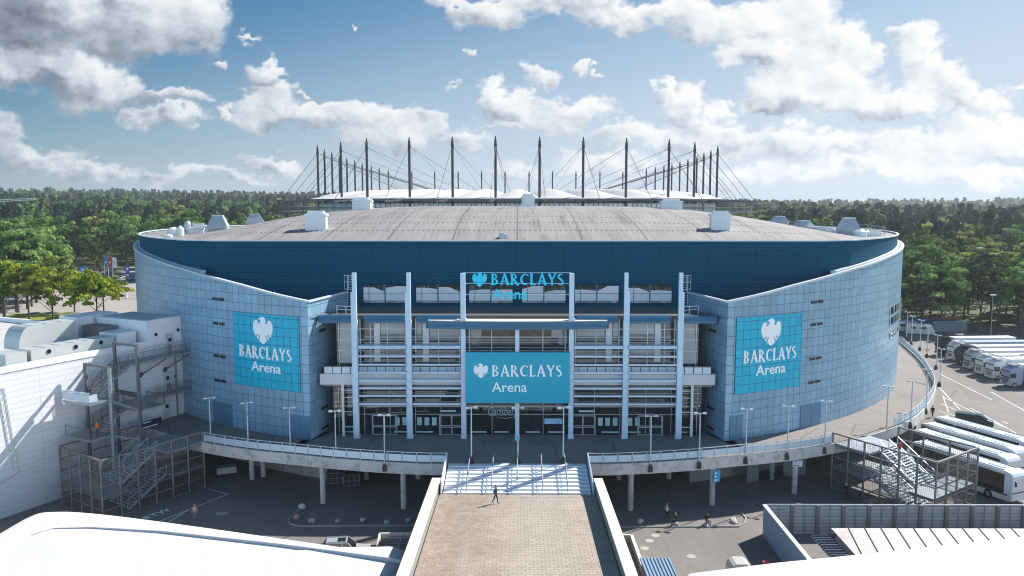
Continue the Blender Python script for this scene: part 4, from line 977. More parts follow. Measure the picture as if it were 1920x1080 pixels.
# ------------------------------------------------------------ lamp posts
def make_lamp():
    t = empty('lamp_post', (0,0,0), 0, 'x', 'lamp post', 'lamp posts along the walkway edge')
    mb = MB(); mb.tube((0,0,-.9), (0,0,5.0), .085, .06, 8); o = mb.build('pole', M_lamp); o.parent = t
    mb = MB(); mb.bar((-.5,0,5.0), (.5,0,5.0), .09, .07); mb.box(-.66,-.3,-.14,.14,4.93,5.1); mb.box(.3,.66,-.14,.14,4.93,5.1); o = mb.build('lamp_head', M_lamp); o.parent = t
    mb = MB(); mb.box(-.22,.22,-.26,.1,-1.0,-.45); mb.box(-.14,.14,-.2,.06,-.45,-.2); o = mb.build('bracket', M_blackp); o.parent = t
    return t
lp = make_lamp(); used = False
def lamp(x, y, z, label, rz=0, head=None):
    global used
    o = copy_tree(lp) if used else lp; used = True
    o.location = (x, y, z); o.rotation_euler = (0,0,rz); o['label'] = label; return o
ordn = ['leftmost','second from the left','third from the left','fourth from the left','fifth from the left']
for i, (px, py) in enumerate(((397,825),(467,836),(546,847),(631,855),(722,864))):
    p = at(px, py, 0); lamp(p.x, p.y-.25, 0, f'{ordn[i]} of the slim lamp posts on the shaded left walkway edge', .12*(4-i))
for i, (px, py, w_) in enumerate(((884,868,'left'),(971,868,'middle'),(1056,868,'right'))):
    p = at(px, py, 0); lamp(p.x, p.y, .9, f'{w_} one of three slim lamp posts at the head of the stairs', 0.3)
for i, (px, py, lb) in enumerate(((1219,866,'first lamp post right of the stairs on the walkway edge'),(1310,860,'second lamp post right of the stairs on the walkway edge'),(1397,851,'third lamp post right of the stairs, before the teal wall sign'),(1475,844,'fourth lamp post right of the stairs, by the blue service door'),(1545,833,'lamp post at the left corner of the right hand caged stairs'),
        (1661,800,'lamp post with dark fittings behind the right hand caged stairs'),(1706,788,'lamp post on the curved walkway edge beside the coaches'),(1735,762,'lamp post on the tight bend of the sunny walkway edge'))):
    p = at(px, py, 0); lamp(p.x, p.y-.2, 0, lb, -.1*i)
for i, (px, py) in enumerate(((1758,722),(1752,690),(1735,668),(1722,655),(1706,645),(1697,636))):
    p = at(px, py, -1.0); p2 = edgeR[0]
    lamp(p.x+.3, p.y, -.3, ['lamp post outside the walkway bend nearest the viewer','second lamp post beyond the walkway bend','third lamp post beyond the walkway bend','fourth lamp post beyond the walkway bend','fifth lamp post beyond the walkway bend, near the drum','farthest lamp post, right behind the edge of the drum'][i], -1.2)
# small direction signs
def panel_sign(p, w, h, zc, m, label, rz=0, post=True, bars=3, name='direction_sign', m2=None):
    t = empty(name, tuple(p), rz, label, 'sign'); mb = MB(); mb.box(-w/2, w/2, -.04, .04, zc-h/2, zc+h/2); o = mb.build('board', m); o.parent = t
    mb = MB(); random.seed(int(w*100+zc*10))
    for i in range(bars):
        z = zc+h*(.3-.6*i/max(1, bars-1)) if bars > 1 else zc; l_ = random.uniform(.3,.7)*w; mb.box(-w*.4, -w*.4+l_, -.055, -.043, z-h*.05, z+h*.05)
    o = mb.build('lettering', m2 or M_letter); o.parent = t
    if post: mb = MB(); mb.tube((0,.06,0), (0,.06,zc+h/2), .05, .05, 6); o = mb.build('post', M_galv); o.parent = t
    return t
M_navy = mat('navy_sign', (.008,.015,.05), .5); M_bsign = mat('cyan_sign', (.02,.35,.55), .5)
p = at(971, 868, 0); panel_sign((p.x-.05, p.y-.15, 2.2), .45, .3, .4, M_bsign, 'small cyan sign on the middle lamp post of the stairs', post=False, bars=1)
p = at(1335,946,G); panel_sign((p.x+.35, p.y-.35, G), .9, 1.3, 3.3, M_bsign, 'cyan and white sign fixed to the thick column under the walkway', rz=.5, post=False)
p = at(1489,925,G); panel_sign((p.x+.1, p.y-.38, G), 1.1, .7, 3.6, mat('white_sign', (.6,.65,.68), .5), 'white sign near the top of the rightmost column under the walkway', post=False, m2=M_navy, bars=2)

# ------------------------------------------------------------ steel cages with stairs, one on each side
UX = Vector((7.0,-5.2,0)); 
def cage(s_, label):
    root = empty('caged_stairs', (s_*42.2, 78.4, G), 0, label, 'outdoor stairs', 'caged steel stairs either side of the plaza')
    def cp(mb, name, m):
        if not mb.v: return
        if s_ > 0: mb.v = [(-x, y, z) for x, y, z in mb.v]; mb.f = [f[::-1] for f in mb.f]
        o = mb.build(name, m); o.parent = root; o.matrix_parent_inverse = Matrix.Translation(-Vector((s_*42.2, 78.4, G))); return o
    B = Vector((-42.3, 78.6, 0)); A = Vector((-49.3, 83.6, 0)); C = Vector((-36.0, 89.2, 0)); D = A+(C-B)
    eu = (C-B).normalized(); en = (B-A).normalized(); LU, LN = (C-B).length, (B-A).length
    def Pp(u_, n_, z): return A+eu*u_+en*n_+Vector((0,0,z))
    posts = MB(); rails = MB(); mesh = MB()
    fw_ = [(Pp(0,LN*t,0)) for t in (0,.25,.5,.75,1)]+[Pp(LU*t,LN,0) for t in (1/6,2/6,3/6,4/6,5/6,1)]+[Pp(LU*t,0,0) for t in (.25,.5,.75)]
    for p in fw_: posts.bar((p.x,p.y,G), (p.x,p.y,1.1), .16)
    runs = [(Pp(0,0,0),Pp(0,LN,0)),(Pp(0,LN,0),Pp(LU,LN,0)),(Pp(0,0,0),Pp(LU*.75,0,0))]
    for a, c in runs:
        for z in (1.1,-.3,-1.6,-3.0,-4.2,-5.3): rails.bar(a+Vector((0,0,z)), c+Vector((0,0,z)), .11 if z < 1 else .2, .11 if z < 1 else .16)
        L = (c-a).length; k = int(L/.22)
        for i in range(1, k): p = a.lerp(c, i/k); mesh.bar(p+Vector((0,0,G+.3)), p+Vector((0,0,1.0)), .018)
        for i in range(28): z = G+.3+i*.23; mesh.bar(a+Vector((0,0,z)), c+Vector((0,0,z)), .012)
    cp(posts, 'posts', M_msteel); cp(rails, 'rails', M_msteel); cp(mesh, 'mesh_screen', M_msteel)
    def slab(u0, u1, n0, n1, z, th=.25):
        mb = MB(); mb.quad(*[Pp(a, c, z) for a, c in ((u0,n0),(u0,n1),(u1,n1),(u1,n0))]); mb.quad(*[Pp(a, c, z-th) for a, c in ((u0,n0),(u0,n1),(u1,n1),(u1,n0))])
        q_ = [(u0,n0),(u0,n1),(u1,n1),(u1,n0)]
        for i in range(4): j = (i+1) % 4; mb.quad(Pp(*q_[i], z-th), Pp(*q_[j], z-th), Pp(*q_[j], z), Pp(*q_[i], z))
        return mb
    zm = -2.8
    cp(slab(7.6, LU, 2.6, LN, -.03), 'top_platform', M_galv)
    cp(slab(.2, 3.0, .2, LN-.1, zm), 'landing', M_galv); cp(slab(8.2, LU-.1, 3.2, LN-.1, zm-.0), 'middle_platform', M_galv)
    cp(slab(3.0, 8.2, LN-1.3, LN-.1, zm), 'side_walk', M_galv) if 0 else None
    def flight(u0, z0, u1, z1, n0, n1, k):
        mb = MB()
        for i in range(k):
            t = (i+.5)/k; uu_ = u0+(u1-u0)*t; z = z0+(z1-z0)*t; mb.bar(Pp(uu_, n0, z), Pp(uu_, n1, z), .30, .05)
        for n_ in (n0, n1): mb.bar(Pp(u0, n_, z0-.05), Pp(u1, n_, z1-.05), .06, .28)
        r = MB()
        for n_ in (n0, n1, (n0+n1)/2):
            r.bar(Pp(u0, n_, z0+1.0), Pp(u1, n_, z1+1.0), .06)
            for t in (0, .33, .66, 1): p = Pp(u0+(u1-u0)*t, n_, z0+(z1-z0)*t); r.bar(p, p+Vector((0,0,1.0)), .05)
        cp(mb, 'stair_flight', M_lamp); cp(r, 'stair_handrail', M_lamp)
    flight(7.6, -.1, 3.0, zm, 3.0, 6.6, 15)
    flight(8.2, zm, 3.4, G+.1, 3.4, 7.4, 14)
    return root, Pp
cgL, PL = cage(-1, 'shaded steel cage with stairs between the white hall and the walkway')
cgR, PR0 = cage(1, 'sunlit steel cage with stairs beside the parked coaches')

# ------------------------------------------------------------ white hall on the left
HX, HY = -52.7, 81.5
eu = Vector((.4276,.904,0)); en = Vector((.904,-.4276,0))
def H(s, n, z): return Vector((HX,HY,0))+eu*s+en*n+Vector((0,0,z))
HM = Matrix.Translation(Vector((HX,HY,0))) @ Matrix.Rotation(math.atan2(.904,.4276), 4, 'Z')   # local x = along the wall, local -y = outward
hall = empty('white_hall', tuple(H(0,0,G)), 0, 'large white flat roofed hall with ducts on its roof and a windowed stair head', 'hall')
def hp(mb, name, m, parent=None):
    o = mb.build(name, m); o.parent = parent or hall
    o.matrix_parent_inverse = Matrix.Identity(4) if parent else Matrix.Translation(-H(0,0,G)); return o
M_hallw = uvpanel('white_hall_cladding', (0.66,0.66,0.68), 6.0, .62, .022, lc=(.45,.46,.48), rough=.6, metal=0, pvar=.02, grime=.07, bstr=.4)
mb = MB(); S0, S1 = -45, 22.4
for (a, c, flip) in ((H(S0,0,0), H(S1,0,0), 0), (H(S1,0,0), H(S1,-40,0), 0), (H(S0,-40,0), H(S0,0,0), 0)):
    L = (c-a).length; surf(mb, lambda s, t: tuple(a.lerp(c, s)+Vector((0,0,(-6.1)+(10.2+6.1)*t))), 1, 1, lambda s, t: (L*s, 16.3*t))
wallo = hp(mb, 'wall', M_hallw)
M_hroof = mat('pale_flat_roof', (0.50,0.49,0.47), .85, var=.2, scale=.15, dirt=((.2,.19,.18), .4, .5))
mb = MB(); mb.quad(H(S0,0,9.7), H(S1,0,9.7), H(S1,-40,9.7), H(S0,-40,9.7)); hroof = hp(mb, 'roof', M_hroof)
mb = MB()
for a, c in ((H(S0,-.1,10.0), H(S1,-.1,10.0)), (H(S1-.2,0,10.0), H(S1-.2,-40,10.0)), (H(S0,-39.9,10.0), H(S1,-39.9,10.0))): mb.bar(a, c, .4, .62)
hp(mb, 'parapet', M_white)
mb = MB(); mb.box(16.9, 22.35, 0.03, 9.0, 8.4, 12.5); 
mb.v = [tuple(HM @ Vector(v_)) for v_ in mb.v]; ph = hp(mb, 'stair_head', M_white)
mb = MB(); mb.box(17.3, 22.0, .45, 8.7, 12.76, 12.80); mb.v = [tuple(HM @ Vector(v_)) for v_ in mb.v]; hp(mb, 'stair_head_roof', M_hroof, ph); mb = MB(); mb.box(16.8, 22.4, -.05, 9.1, 12.5, 12.76); mb.v = [tuple(HM @ Vector(v_)) for v_ in mb.v]; hp(mb, 'roof_edge', M_white, ph)
mb = MB(); mb.box(14.6, 20.5, 9.6, 13.0, 9.7, 12.9); mb.v = [tuple(HM @ Vector(v_)) for v_ in mb.v]; hp(mb, 'roof_room', M_white)
mb = MB(); mb.box(13.6, 16.3, 1.2, 4.2, 9.7, 11.6); mb.v = [tuple(HM @ Vector(v_)) for v_ in mb.v]; hp(mb, 'plant_box', M_ventw)
mb = MB(); mb.box(14.6, 16.6, 4.8, 8.6, 9.7, 12.0);  mb.v = [tuple(HM @ Vector(v_)) for v_ in mb.v]; hp(mb, 'plant_box', M_msteel)
def hdisk(s, n, z, r=.22):
    mb = MB(); a = H(s, n, z); mb.tube(a, a+en*.04, r, r, 14); return mb
M_port = mat('dark_porthole', (.015,.017,.02), .2)
for s, z in ((18.2, 10.9),(18.9,12.4),(21.6, 11.0)):
    if s != 18.9: hp(hdisk(s, .03, z), 'porthole', M_port)
M_dgrey = mat('pale_grey_door', (.50,.54,.58), .5, var=.06)
def hdoor(s, z, w=1.15, h=2.3):
    mb = MB(); mb.box(s-w/2, s+w/2, -.10, .0, z, z+h); mb.box(s-w/2-.06, s+w/2+.06, -.07, .0, z+h, z+h+.07); mb.v = [tuple(HM @ Vector(v_)) for v_ in mb.v]; d_ = hp(mb, 'door', M_dgrey)
    hp(hdisk(s, .105, z+h*.68, .26), 'porthole', M_port, d_)
hdoor(20.2, 8.4); hdoor(19.6, 3.6); hdoor(20.85, 3.6); hdoor(19.3, 0)
for (s0, s1, z) in ((13.5,15.6,5.9),(17.8,19.8,6.2)):
    pass
# framed panel lines on the big wall
mb = MB()
for a, c in ((H(-14,.08,6.3), H(-.8,.08,8.2-.0)),(H(-.8,.08,8.2), H(.2,.08,-1.2)),(H(.2,.08,-1.2), H(-14,.08,-3.6)),(H(-14,.08,5.6), H(-1.3,.08,7.5)),(H(-1.3,.08,7.5), H(-.4,.08,-1.0)),(H(-.4,.08,-1.4), H(-14,.08,-4.2))): mb.bar(a, c, .07)
for i in range(14):
    t = i/13; mb.bar(H(-14+13.2*t,.08,6.3+1.9*t), H(-14.3+12.7*t,.08,5.6+1.9*t), .05); mb.bar(H(-.8+1.0*t,.08,8.2-9.4*t), H(-1.3+.9*t,.08,7.5-8.5*t-.5), .05); mb.bar(H(-14+14.2*t,.08,-3.6+2.4*t), H(-14+13.6*t,.08,-4.2+2.8*t), .05)
hp(mb, 'banner_frame', M_framew)
# ducts
def hduct(s0, s1, n0, n1, z0, z1, seg, name):
    for i in range(seg):
        a = s0+(s1-s0)*i/seg; c = s0+(s1-s0)*(i+1)/seg-.06; mb = MB()
        r = .7 if (i == 0 and name == 'air_duct') else 0
        prof_ = [(a, z0), (c, z0), (c, z1), (a, z1)] if not r else [(a, z0), (c, z0), (c, z1)]+[(a+r*2-r*2*math.sin(t), z1-(z1-z0)*.9*(1-math.cos(t))) for t in np.linspace(0, PI/2, 7)]
        M_ = HM @ Matrix(((1,0,0,0),(0,0,1,0),(0,1,0,0),(0,0,0,1)))
        mb.prism(prof_, -n0, -n1, M_); mb.prism([(c, z0-.05), (c+.06, z0-.05), (c+.06, z1+.05), (c, z1+.05)], -n0+.0, -n1, M_)
        hp(mb, name, M_vent2)
M_vent2 = mat('grey_duct_metal', (.50,.53,.52), .45, .25, var=.08)
hduct(6.0, 13.2, -10.6, -7.8, 10.3, 12.9, 4, 'air_duct')
hduct(0.3, 2.6, -3.6, -1.2, 9.75, 11.3, 1, 'air_unit'); hduct(3.0, 13.2, -3.4, -1.1, 9.75, 11.35, 6, 'air_unit')
for i in range(3): hp(hdisk(5+i*3.2, -1.05, 10.9, .25), 'porthole', M_port)
# ------------------------------------------------------------ escape stairs on the white hall
esc = empty('escape_stairs', tuple(H(9,4,0)), 0, 'grey steel escape stairs with galleries climbing the end of the white hall', 'outdoor stairs')
def ep(mb, name, m):
    o = mb.build(name, m); o.parent = esc; o.matrix_parent_inverse = Matrix.Translation(-H(9,4,0)); return o
def hslab(s0, s1, n0, n1, z, name, m=M_galv, th=.22):
    mb = MB(); mb.box(s0, s1, -n1, -n0, z-th, z); mb.v = [tuple(HM @ Vector(v_)) for v_ in mb.v]; return ep(mb, name, m)
def hrail(pts, name='mesh_railing', h=1.15):
    mb = MB()
    for a, c in zip(pts, pts[1:]):
        a, c = Vector(a), Vector(c)
        mb.bar(a+Vector((0,0,h)), c+Vector((0,0,h)), .06); L = (c-a).length; k = max(1, int(L/1.5))
        for i in range(k+1): p = a.lerp(c, i/k); mb.bar(p, p+Vector((0,0,h)), .05)
        for i in range(int(L/.16)): p = a.lerp(c, (i+.5)*.16/L); mb.bar(p+Vector((0,0,.08)), p+Vector((0,0,h)), .014)
        for i in range(6): mb.bar(a+Vector((0,0,.1+i*.17)), c+Vector((0,0,.1+i*.17)), .012)
    return ep(mb, name, M_msteel)
hslab(11.2, 22.3, .05, 2.3, 8.4, 'gallery'); hslab(11.2, 22.3, .05, 2.3, 3.6, 'gallery'); hslab(11.2, 14.4, 2.3, 5.5, 3.6, 'gallery')
hslab(4.6, 7.3, 1.3, 5.6, 5.8, 'landing', M_galv); hslab(4.6, 7.3, 1.3, 5.6, 1.8, 'landing')
hrail([H(11.3,2.3,8.4), H(22.3,2.3,8.4)]); hrail([H(11.3,5.5,3.6), H(14.4,5.5,3.6), H(14.4,2.4,3.6), H(22.3,2.3,3.6)])
hrail([H(4.7,1.4,1.8), H(4.7,5.5,1.8), H(7.3,5.5,1.8)])
mb = MB(); mb.bar(H(4.6,1.3,6.35), H(4.6,5.6,6.35), .05, .8); mb.bar(H(4.6,1.3,6.9), H(4.6,5.6,6.9), .12, .14); mb.bar(H(4.6,5.6,6.3), H(5.6,5.6,6.3), .05, .8); ep(mb, 'sheet_railing', M_rail)
for (s, n_, z0, z1) in ((7.5,1.3,G,9.2),(7.3,5.5,G,9.2),(11.3,1.3,G,11.0),(11.0,5.4,G,11.0),(19.0,2.3,0,8.4),(22.25,2.3,0,8.4)):
    mb = MB(); mb.bar(H(s,n_,z0), H(s,n_,z1), .30 if s < 13 else .18, .30 if s < 13 else .18); ep(mb, 'column', M_frm if s > 8 or n_ < 2 else M_galv)
mb = MB(); mb.bar(H(7.5,1.2,9.25), H(7.3,5.6,9.25), .3, .26); ep(mb, 'cross_beam', M_frm)
mb = MB(); mb.bar(H(11.3,1.2,11.05), H(11.0,5.5,11.05), .3, .26); ep(mb, 'cross_beam', M_frm)
mb = MB(); mb.bar(H(11.3,1.3,5.3), H(11.0,5.4,5.3), .3, .5); ep(mb, 'cross_beam', M_frm)
def hflight(s0, z0, s1, z1, n0, n1, k=14, dark=False):
    mb = MB()
    for i in range(k): t = (i+.5)/k; mb.bar(H(s0+(s1-s0)*t, n0, z0+(z1-z0)*t), H(s0+(s1-s0)*t, n1, z0+(z1-z0)*t), .27, .045)
    for n_ in (n0, n1): mb.bar(H(s0,n_,z0-.1), H(s1,n_,z1-.1), .06, .26)
    ep(mb, 'stair_flight', M_galv); mb = MB()
    for n_ in (n0, n1):
        for h in (1.1, .75, .4): mb.bar(H(s0,n_,z0+h), H(s1,n_,z1+h), .05)
        for t in (0,.25,.5,.75,1): a = H(s0+(s1-s0)*t, n_, z0+(z1-z0)*t); mb.bar(a, a+Vector((0,0,1.1)), .05)
        for i in range(40): t = (i+.5)/40; a = H(s0+(s1-s0)*t, n_, z0+(z1-z0)*t); mb.bar(a, a+Vector((0,0,1.1)), .013)
    ep(mb, 'stair_handrail', M_msteel)
hflight(11.8, 8.4, 7.0, 5.8, 1.4, 3.0); hflight(7.0, 5.8, 11.2, 3.6, 3.8, 5.3, 12); hflight(11.2, 3.6, 7.0, 1.8, 1.4, 3.0, 10); hflight(7.0, 1.8, 11.6, 0.0, 3.8, 5.3, 10)
for s in (15.6, 19.2):
    mb = MB(); mb.bar(H(s,.2,6.3), H(s+2.2,2.1,8.1), .14); mb.bar(H(s-.1,.06,6.1), H(s+.3,.06,6.5), .3, .4); ep(mb, 'brace', M_dsteel)
for s, z in ((18.3,8.4),(18.0,3.6)):
    mb = MB(); mb.bar(H(s,2.15,z+.1), H(s,2.15,z+1.4), .35, .35); ep(mb, 'equipment_box', M_msteel)
p = H(13.6, 1.8, 0); panel_sign(tuple(H(14.6, 2.8, 0)), 3.0, .95, .85, M_navy, 'long navy direction board at the foot of the escape stairs', rz=math.atan2(.904,.4276), post=False, bars=2)

# ------------------------------------------------------------ pale roofs in the foreground
M_memb, nt, b = newmat('white_membrane_roof')
n1 = noise(nt, .12, 5, .65); tcn = NM(nt, 'ShaderNodeTexCoord'); sp = NM(nt, 'ShaderNodeSeparateXYZ'); nt.links.new(tcn.outputs['Object'], sp.inputs[0])
sa = MM(nt, 'ABSOLUTE', MM(nt, 'SUBTRACT', MM(nt, 'FRACT', MM(nt, 'DIVIDE', MM(nt, 'ADD', sp.outputs[0], MM(nt, 'MULTIPLY', sp.outputs[1], .35)), 2.4)), .5))
q = NM(nt, 'ShaderNodeVectorMath', operation='SCALE'); q.inputs[0].default_value = (.62,.612,.61); nt.links.new(MM(nt, 'ADD', MM(nt, 'MULTIPLY_ADD', n1, .24, .88), MM(nt, 'MULTIPLY_ADD', noise(nt, 1.2, 6, .7, stretch=(1,.2,1)), .16, -.08)), q.inputs['Scale'])
nt.links.new(mixc(nt, MM(nt, 'MULTIPLY', MM(nt, 'LESS_THAN', sa, .014), .55), q.outputs[0], (.45,.45,.46)), b.inputs['Base Color']); b.inputs['Roughness'].default_value = .5
def soft_roof(outline, z, label, drop=3.0, rad=2.2, seam=None, crown=.25):
    """flat membrane hall roof whose rim bends down in a quarter round"""
    c = Vector((sum(p[0] for p in outline)/len(outline), sum(p[1] for p in outline)/len(outline)))
    rad = 1.0 if outline[0][0] > 0 else 1.5
    k = len(outline); mb = MB(); rows = 8; nrm = []
    ar = sum(outline[i][0]*outline[(i+1)%k][1]-outline[(i+1)%k][0]*outline[i][1] for i in range(k)); sg_ = 1 if ar > 0 else -1
    for i in range(k):
        a, b2 = Vector(outline[i-1]), Vector(outline[(i+1)%k]); d = (b2-a).normalized(); nrm.append(Vector((d.y, -d.x))*sg_)
    rings = []
    for j in range(rows+1):
        t = j/rows*PI/2; rings.append([(outline[i][0]-nrm[i].x*rad*(1-math.sin(t)), outline[i][1]-nrm[i].y*rad*(1-math.sin(t)), z-rad*.55*(1-math.cos(t))) for i in range(k)])
    rings.append([(p[0], p[1], G) for p in outline])
    top = [(c.x+(p[0]-c.x)*.6, c.y+(p[1]-c.y)*.6, z+crown) for p in rings[0]]
    allr = [top]+rings
    for r in allr: mb.v += [tuple(q_) for q_ in r]
    for j in range(len(allr)-1):
        for i in range(k): mb.f.append((j*k+i, (j+1)*k+i, (j+1)*k+(i+1)%k, j*k+(i+1)%k)); mb.m.append(1 if j == len(allr)-2 else 0)
    n = len(mb.v); mb.v.append((c.x, c.y, z+crown+.4))
    for i in range(k): mb.f.append((n, i, (i+1)%k)); mb.m.append(0)
    root = empty('membrane_roofed_hall', (c.x, c.y, G), 0, label, 'hall', 'white roofed halls beside the footbridge')
    o = mb.build('roof', [M_memb, M_white], smooth=True)
    for i_, pl in enumerate(o.data.polygons):
        if i_ < k or i_ >= len(mb.f)-k: pl.use_smooth = False
    o = o; o.parent = root; o.matrix_parent_inverse = Matrix.Translation(-Vector((c.x, c.y, G)))
    if seam:
        mb = MB()
        for a, b2 in zip(seam, seam[1:]): mb.bar(a, b2, .08, .3)
        o = mb.build('roof_seam', mat('seam_grey', (.42,.43,.45), .6)); o.parent = root; o.matrix_parent_inverse = Matrix.Translation(-Vector((c.x, c.y, G)))
    return root
zL = -1.2
def L2(px, py, z=zL): p = at(px, py, z); return (p.x, p.y)
oL = [L2(765,1036), L2(640,1021), L2(520,1004), L2(400,987), L2(290,972), L2(190,960), L2(120,956), L2(60,963), L2(-10,1000), L2(-60,1032)]
oL = [(-9.2, 63.2)]+[(q_.x, q_.y) for q_ in smooth([Vector((p[0], p[1], 0)) for p in oL[1:]], 4)]+[(-58, 50), (-60, 5), (-60, -60), (-9.6, -60)]
soft_roof(oL, zL+.22, 'white membrane roof with rounded corner filling the bottom left foreground', seam=[at(a, b_, zL+.38) for a, b_ in ((60,1005),(100,993),(170,991),(300,998),(520,1022),(760,1053))])
oR = [(9.6,-60),(75,-60),(75,62),(L2(1920,1008)[0]+1, L2(1920,1008)[1]),L2(1820,1021),L2(1600,1045),L2(1450,1060),(L2(1290,1080)[0],L2(1290,1080)[1]),(10.5,55.0),(9.6,54)]
soft_roof(oR, zL+.5, 'white membrane roof filling the bottom right foreground')
# yard fence with concrete-like boards and steel posts
M_board = uvpanel('grey_fence_board', (0.40,0.385,0.37), 30, .36, .02, lc=(.12,.12,.12), rough=.8, metal=0, pvar=.05, grime=.4)
def fence(a, c, z0, z1, n, label, name='yard_fence', m=None, cap=True):
    a, c = Vector(a), Vector(c); root = empty(name, (a.x, a.y, z0), 0, label, 'fence'); IV = Matrix.Translation(-Vector((a.x, a.y, z0)))
    L = (c-a).length; mb = MB(); surf(mb, lambda s, t: (a.x+(c.x-a.x)*s, a.y+(c.y-a.y)*s, z0+(z1-z0)*t), 1, 1, lambda s, t: (L*s, (z1-z0)*t)); d = (c-a).normalized(); nn = Vector((-d.y, d.x, 0))*.06
    surf(mb, lambda s, t: (a.x+nn.x+(c.x-a.x)*s, a.y+nn.y+(c.y-a.y)*s, z0+(z1-z0)*t), 1, 1, lambda s, t: (L*s, (z1-z0)*t))
    o = mb.build('boards', m or M_board); o.parent = root; o.matrix_parent_inverse = IV
    for i in range(n+1):
        p = a.lerp(c, i/n); mb = MB(); mb.bar((p.x, p.y-.08, z0), (p.x, p.y-.08, z1+.06), .34, .28); o = mb.build('post', M_msteel); o.parent = root; o.matrix_parent_inverse = IV
    mb = MB(); mb.bar((a.x, a.y, z1+.05), (c.x, c.y, z1+.05), .2, .1)
    for i in range(n): p = a.lerp(c, (i+.5)/n); mb.bar((p.x, p.y-.1, z0), (p.x, p.y-.1, z1), .07)
    o = mb.build('top_rail', M_galv); o.parent = root; o.matrix_parent_inverse = IV
    return root
fence((24.6,76.5,0), (60,76.5,0), G, -2.55, 14, 'tall grey board fence with dark posts below the right hand caged stairs')
wz = empty('screen_wall', (24.4, 76, G), 0, 'smooth blue grey screen wall running from the fence corner to the white roof', 'wall')
mb = MB(); mb.box(-.12,.12,-21,.35,0,2.95); o = mb.build('wall_body', mat('blue_grey_render', (.24,.33,.42), .7, var=.08, bmp=.1)); o.parent = wz
mb = MB(); mb.box(-.2,.2,-21,.45,2.95,3.05); 
o = mb.build('coping', M_framew); o.parent = wz
# small standing-seam roof between fence and foreground hall
shed = empty('seamed_roof_shed', (40, 70, G), 0, 'low shed with rust stained white standing seam roof beside the tall fence', 'shed')
mb = MB(); mb.box(-10.6,22,-6.5,1.1,0,2.45); o = mb.build('wall', M_concd); o.parent = shed
mb = MB(); mb.quad((-11,-7,2.5),(22,-7,2.5),(22,1.4,2.75),(-11,1.4,2.75)); 
o = mb.build('roof', mat('stained_white_roof', (.46,.44,.42), .6, var=.08, dirt=((.34,.2,.13), .5, .6))); o.parent = shed
mb = MB()
for i in range(22): mb.bar((-11+i*1.5,-7,2.53), (-11+i*1.5+1.6,1.4,2.78), .06, .07)
o = mb.build('roof_seam', M_dsteel); o.parent = shed
mb = MB(); mb.box(-12.9,-11.2,-3.5,1.2,2.0,2.1)
for i in range(9): mb.bar((-12.9, -3.3+i*.52, 2.2), (-11.2, -3.3+i*.52, 2.2), .08, .22)
o = mb.build('louvred_grille', mat('blue_louvre', (.09,.11,.15), .5)); o.parent = shed
# low fence at the foot of the yard right of the bridge
fence((16.4,61.6,0), (24.0,61.6,0), G, G+1.9, 5, 'low grey fence in front of the white roof right of the footbridge')
# loading pit wall and hut
pit = empty('retaining_wall', (11.5, 60, G), 0, 'pale L shaped retaining wall beside the right hand bridge parapet', 'wall')
pw = [at(1168,1005,G+.6), at(1184,1005,G+.6), at(1212,1080,G+.6)]
mb = MB(); mb.bar((9.3, pw[1].y, G+.3), (pw[1].x, pw[1].y, G+.3), .3, .9); mb.bar((pw[1].x, pw[1].y, G+.3), (pw[2].x, pw[2].y-4, G+.3), .3, .9); o = mb.build('wall_body', M_cream); o.parent = pit; o.matrix_parent_inverse = Matrix.Translation(-Vector((11.5,60,G)))
mb = MB(); mb.prism([(9.2, pw[1].y-.1), (pw[1].x-.15, pw[1].y-.1), (pw[2].x-.15, pw[2].y-4), (9.2, pw[2].y-4)], G+.01, G+.02); o = mb.build('pit_floor', M_concd); o.parent = pit; o.matrix_parent_inverse = Matrix.Translation(-Vector((11.5,60,G)))
gp = at(735, 1010, G)
rl = empty('ramp_railing', tuple(gp), 0, 'cream edged wall with dark bar railing left of the footbridge', 'railing')
mb = MB(); a, b2, c2 = at(712,1004,G+.8), at(740,1003,G+.8), at(706,1040,G+.8); mb.bar(a, b2+Vector((2.4,0,0)), .2, .5); mb.bar(a, c2, .2, .5); o = mb.build('wall_body', M_cream); o.parent = rl; o.matrix_parent_inverse = Matrix.Translation(-gp)
mb = MB()
for i in range(7): mb.bar((a.x+.4, a.y-.5-i*.5, G+.9), (-9.2, a.y-.5-i*.5, G+.9), .06)
mb.bar((-11.0, a.y-.2, G+.9), (-11.0, a.y-4, G+.9), .12); o = mb.build('bars', M_galv); o.parent = rl; o.matrix_parent_inverse = Matrix.Translation(-gp)
# ------------------------------------------------------------ kerbs, manholes
M_kerb = mat('kerb_stone', (.33,.31,.29), .85, var=.2)
def kerbline(pts, name, label=None):
    mb = MB()
    for a, c in zip(pts, pts[1:]): mb.bar(a+Vector((0,0,.06)), c+Vector((0,0,.06)), .16, .12)
    o = mb.build(name, M_kerb); tag(o, kind='structure'); return o
kerbline([at(a, b_, G) for a, b_ in ((566,950),(540,976),(543,983),(560,987),(800,986))], 'kerb')
kerbline([at(a, b_, G) for a, b_ in ((1155,989),(1385,988),(1396,982),(1399,973),(1390,962))], 'kerb')
M_cover = mat('worn_manhole_metal', (.42,.40,.36), .6, .3, var=.2)
mlab = ['manhole cover nearest the kerb on the sunlit yard','manhole cover between the other two in the row on the sunlit yard','manhole cover beside the retaining wall corner','faint lone manhole cover in the middle of the sunlit yard']
for (px, py), lb in zip(((1229,1004),(1218,1014),(1209,1028),(1296,1043)), mlab):
    p = at(px, py, G); mb = MB(); mb.tube((p.x,p.y,G), (p.x,p.y,G+.012), .42, .42, 20); o = mb.build('manhole_cover', M_cover, origin=(p.x,p.y,G)); tag(o, lb, 'manhole cover', 'manhole covers in the yard')
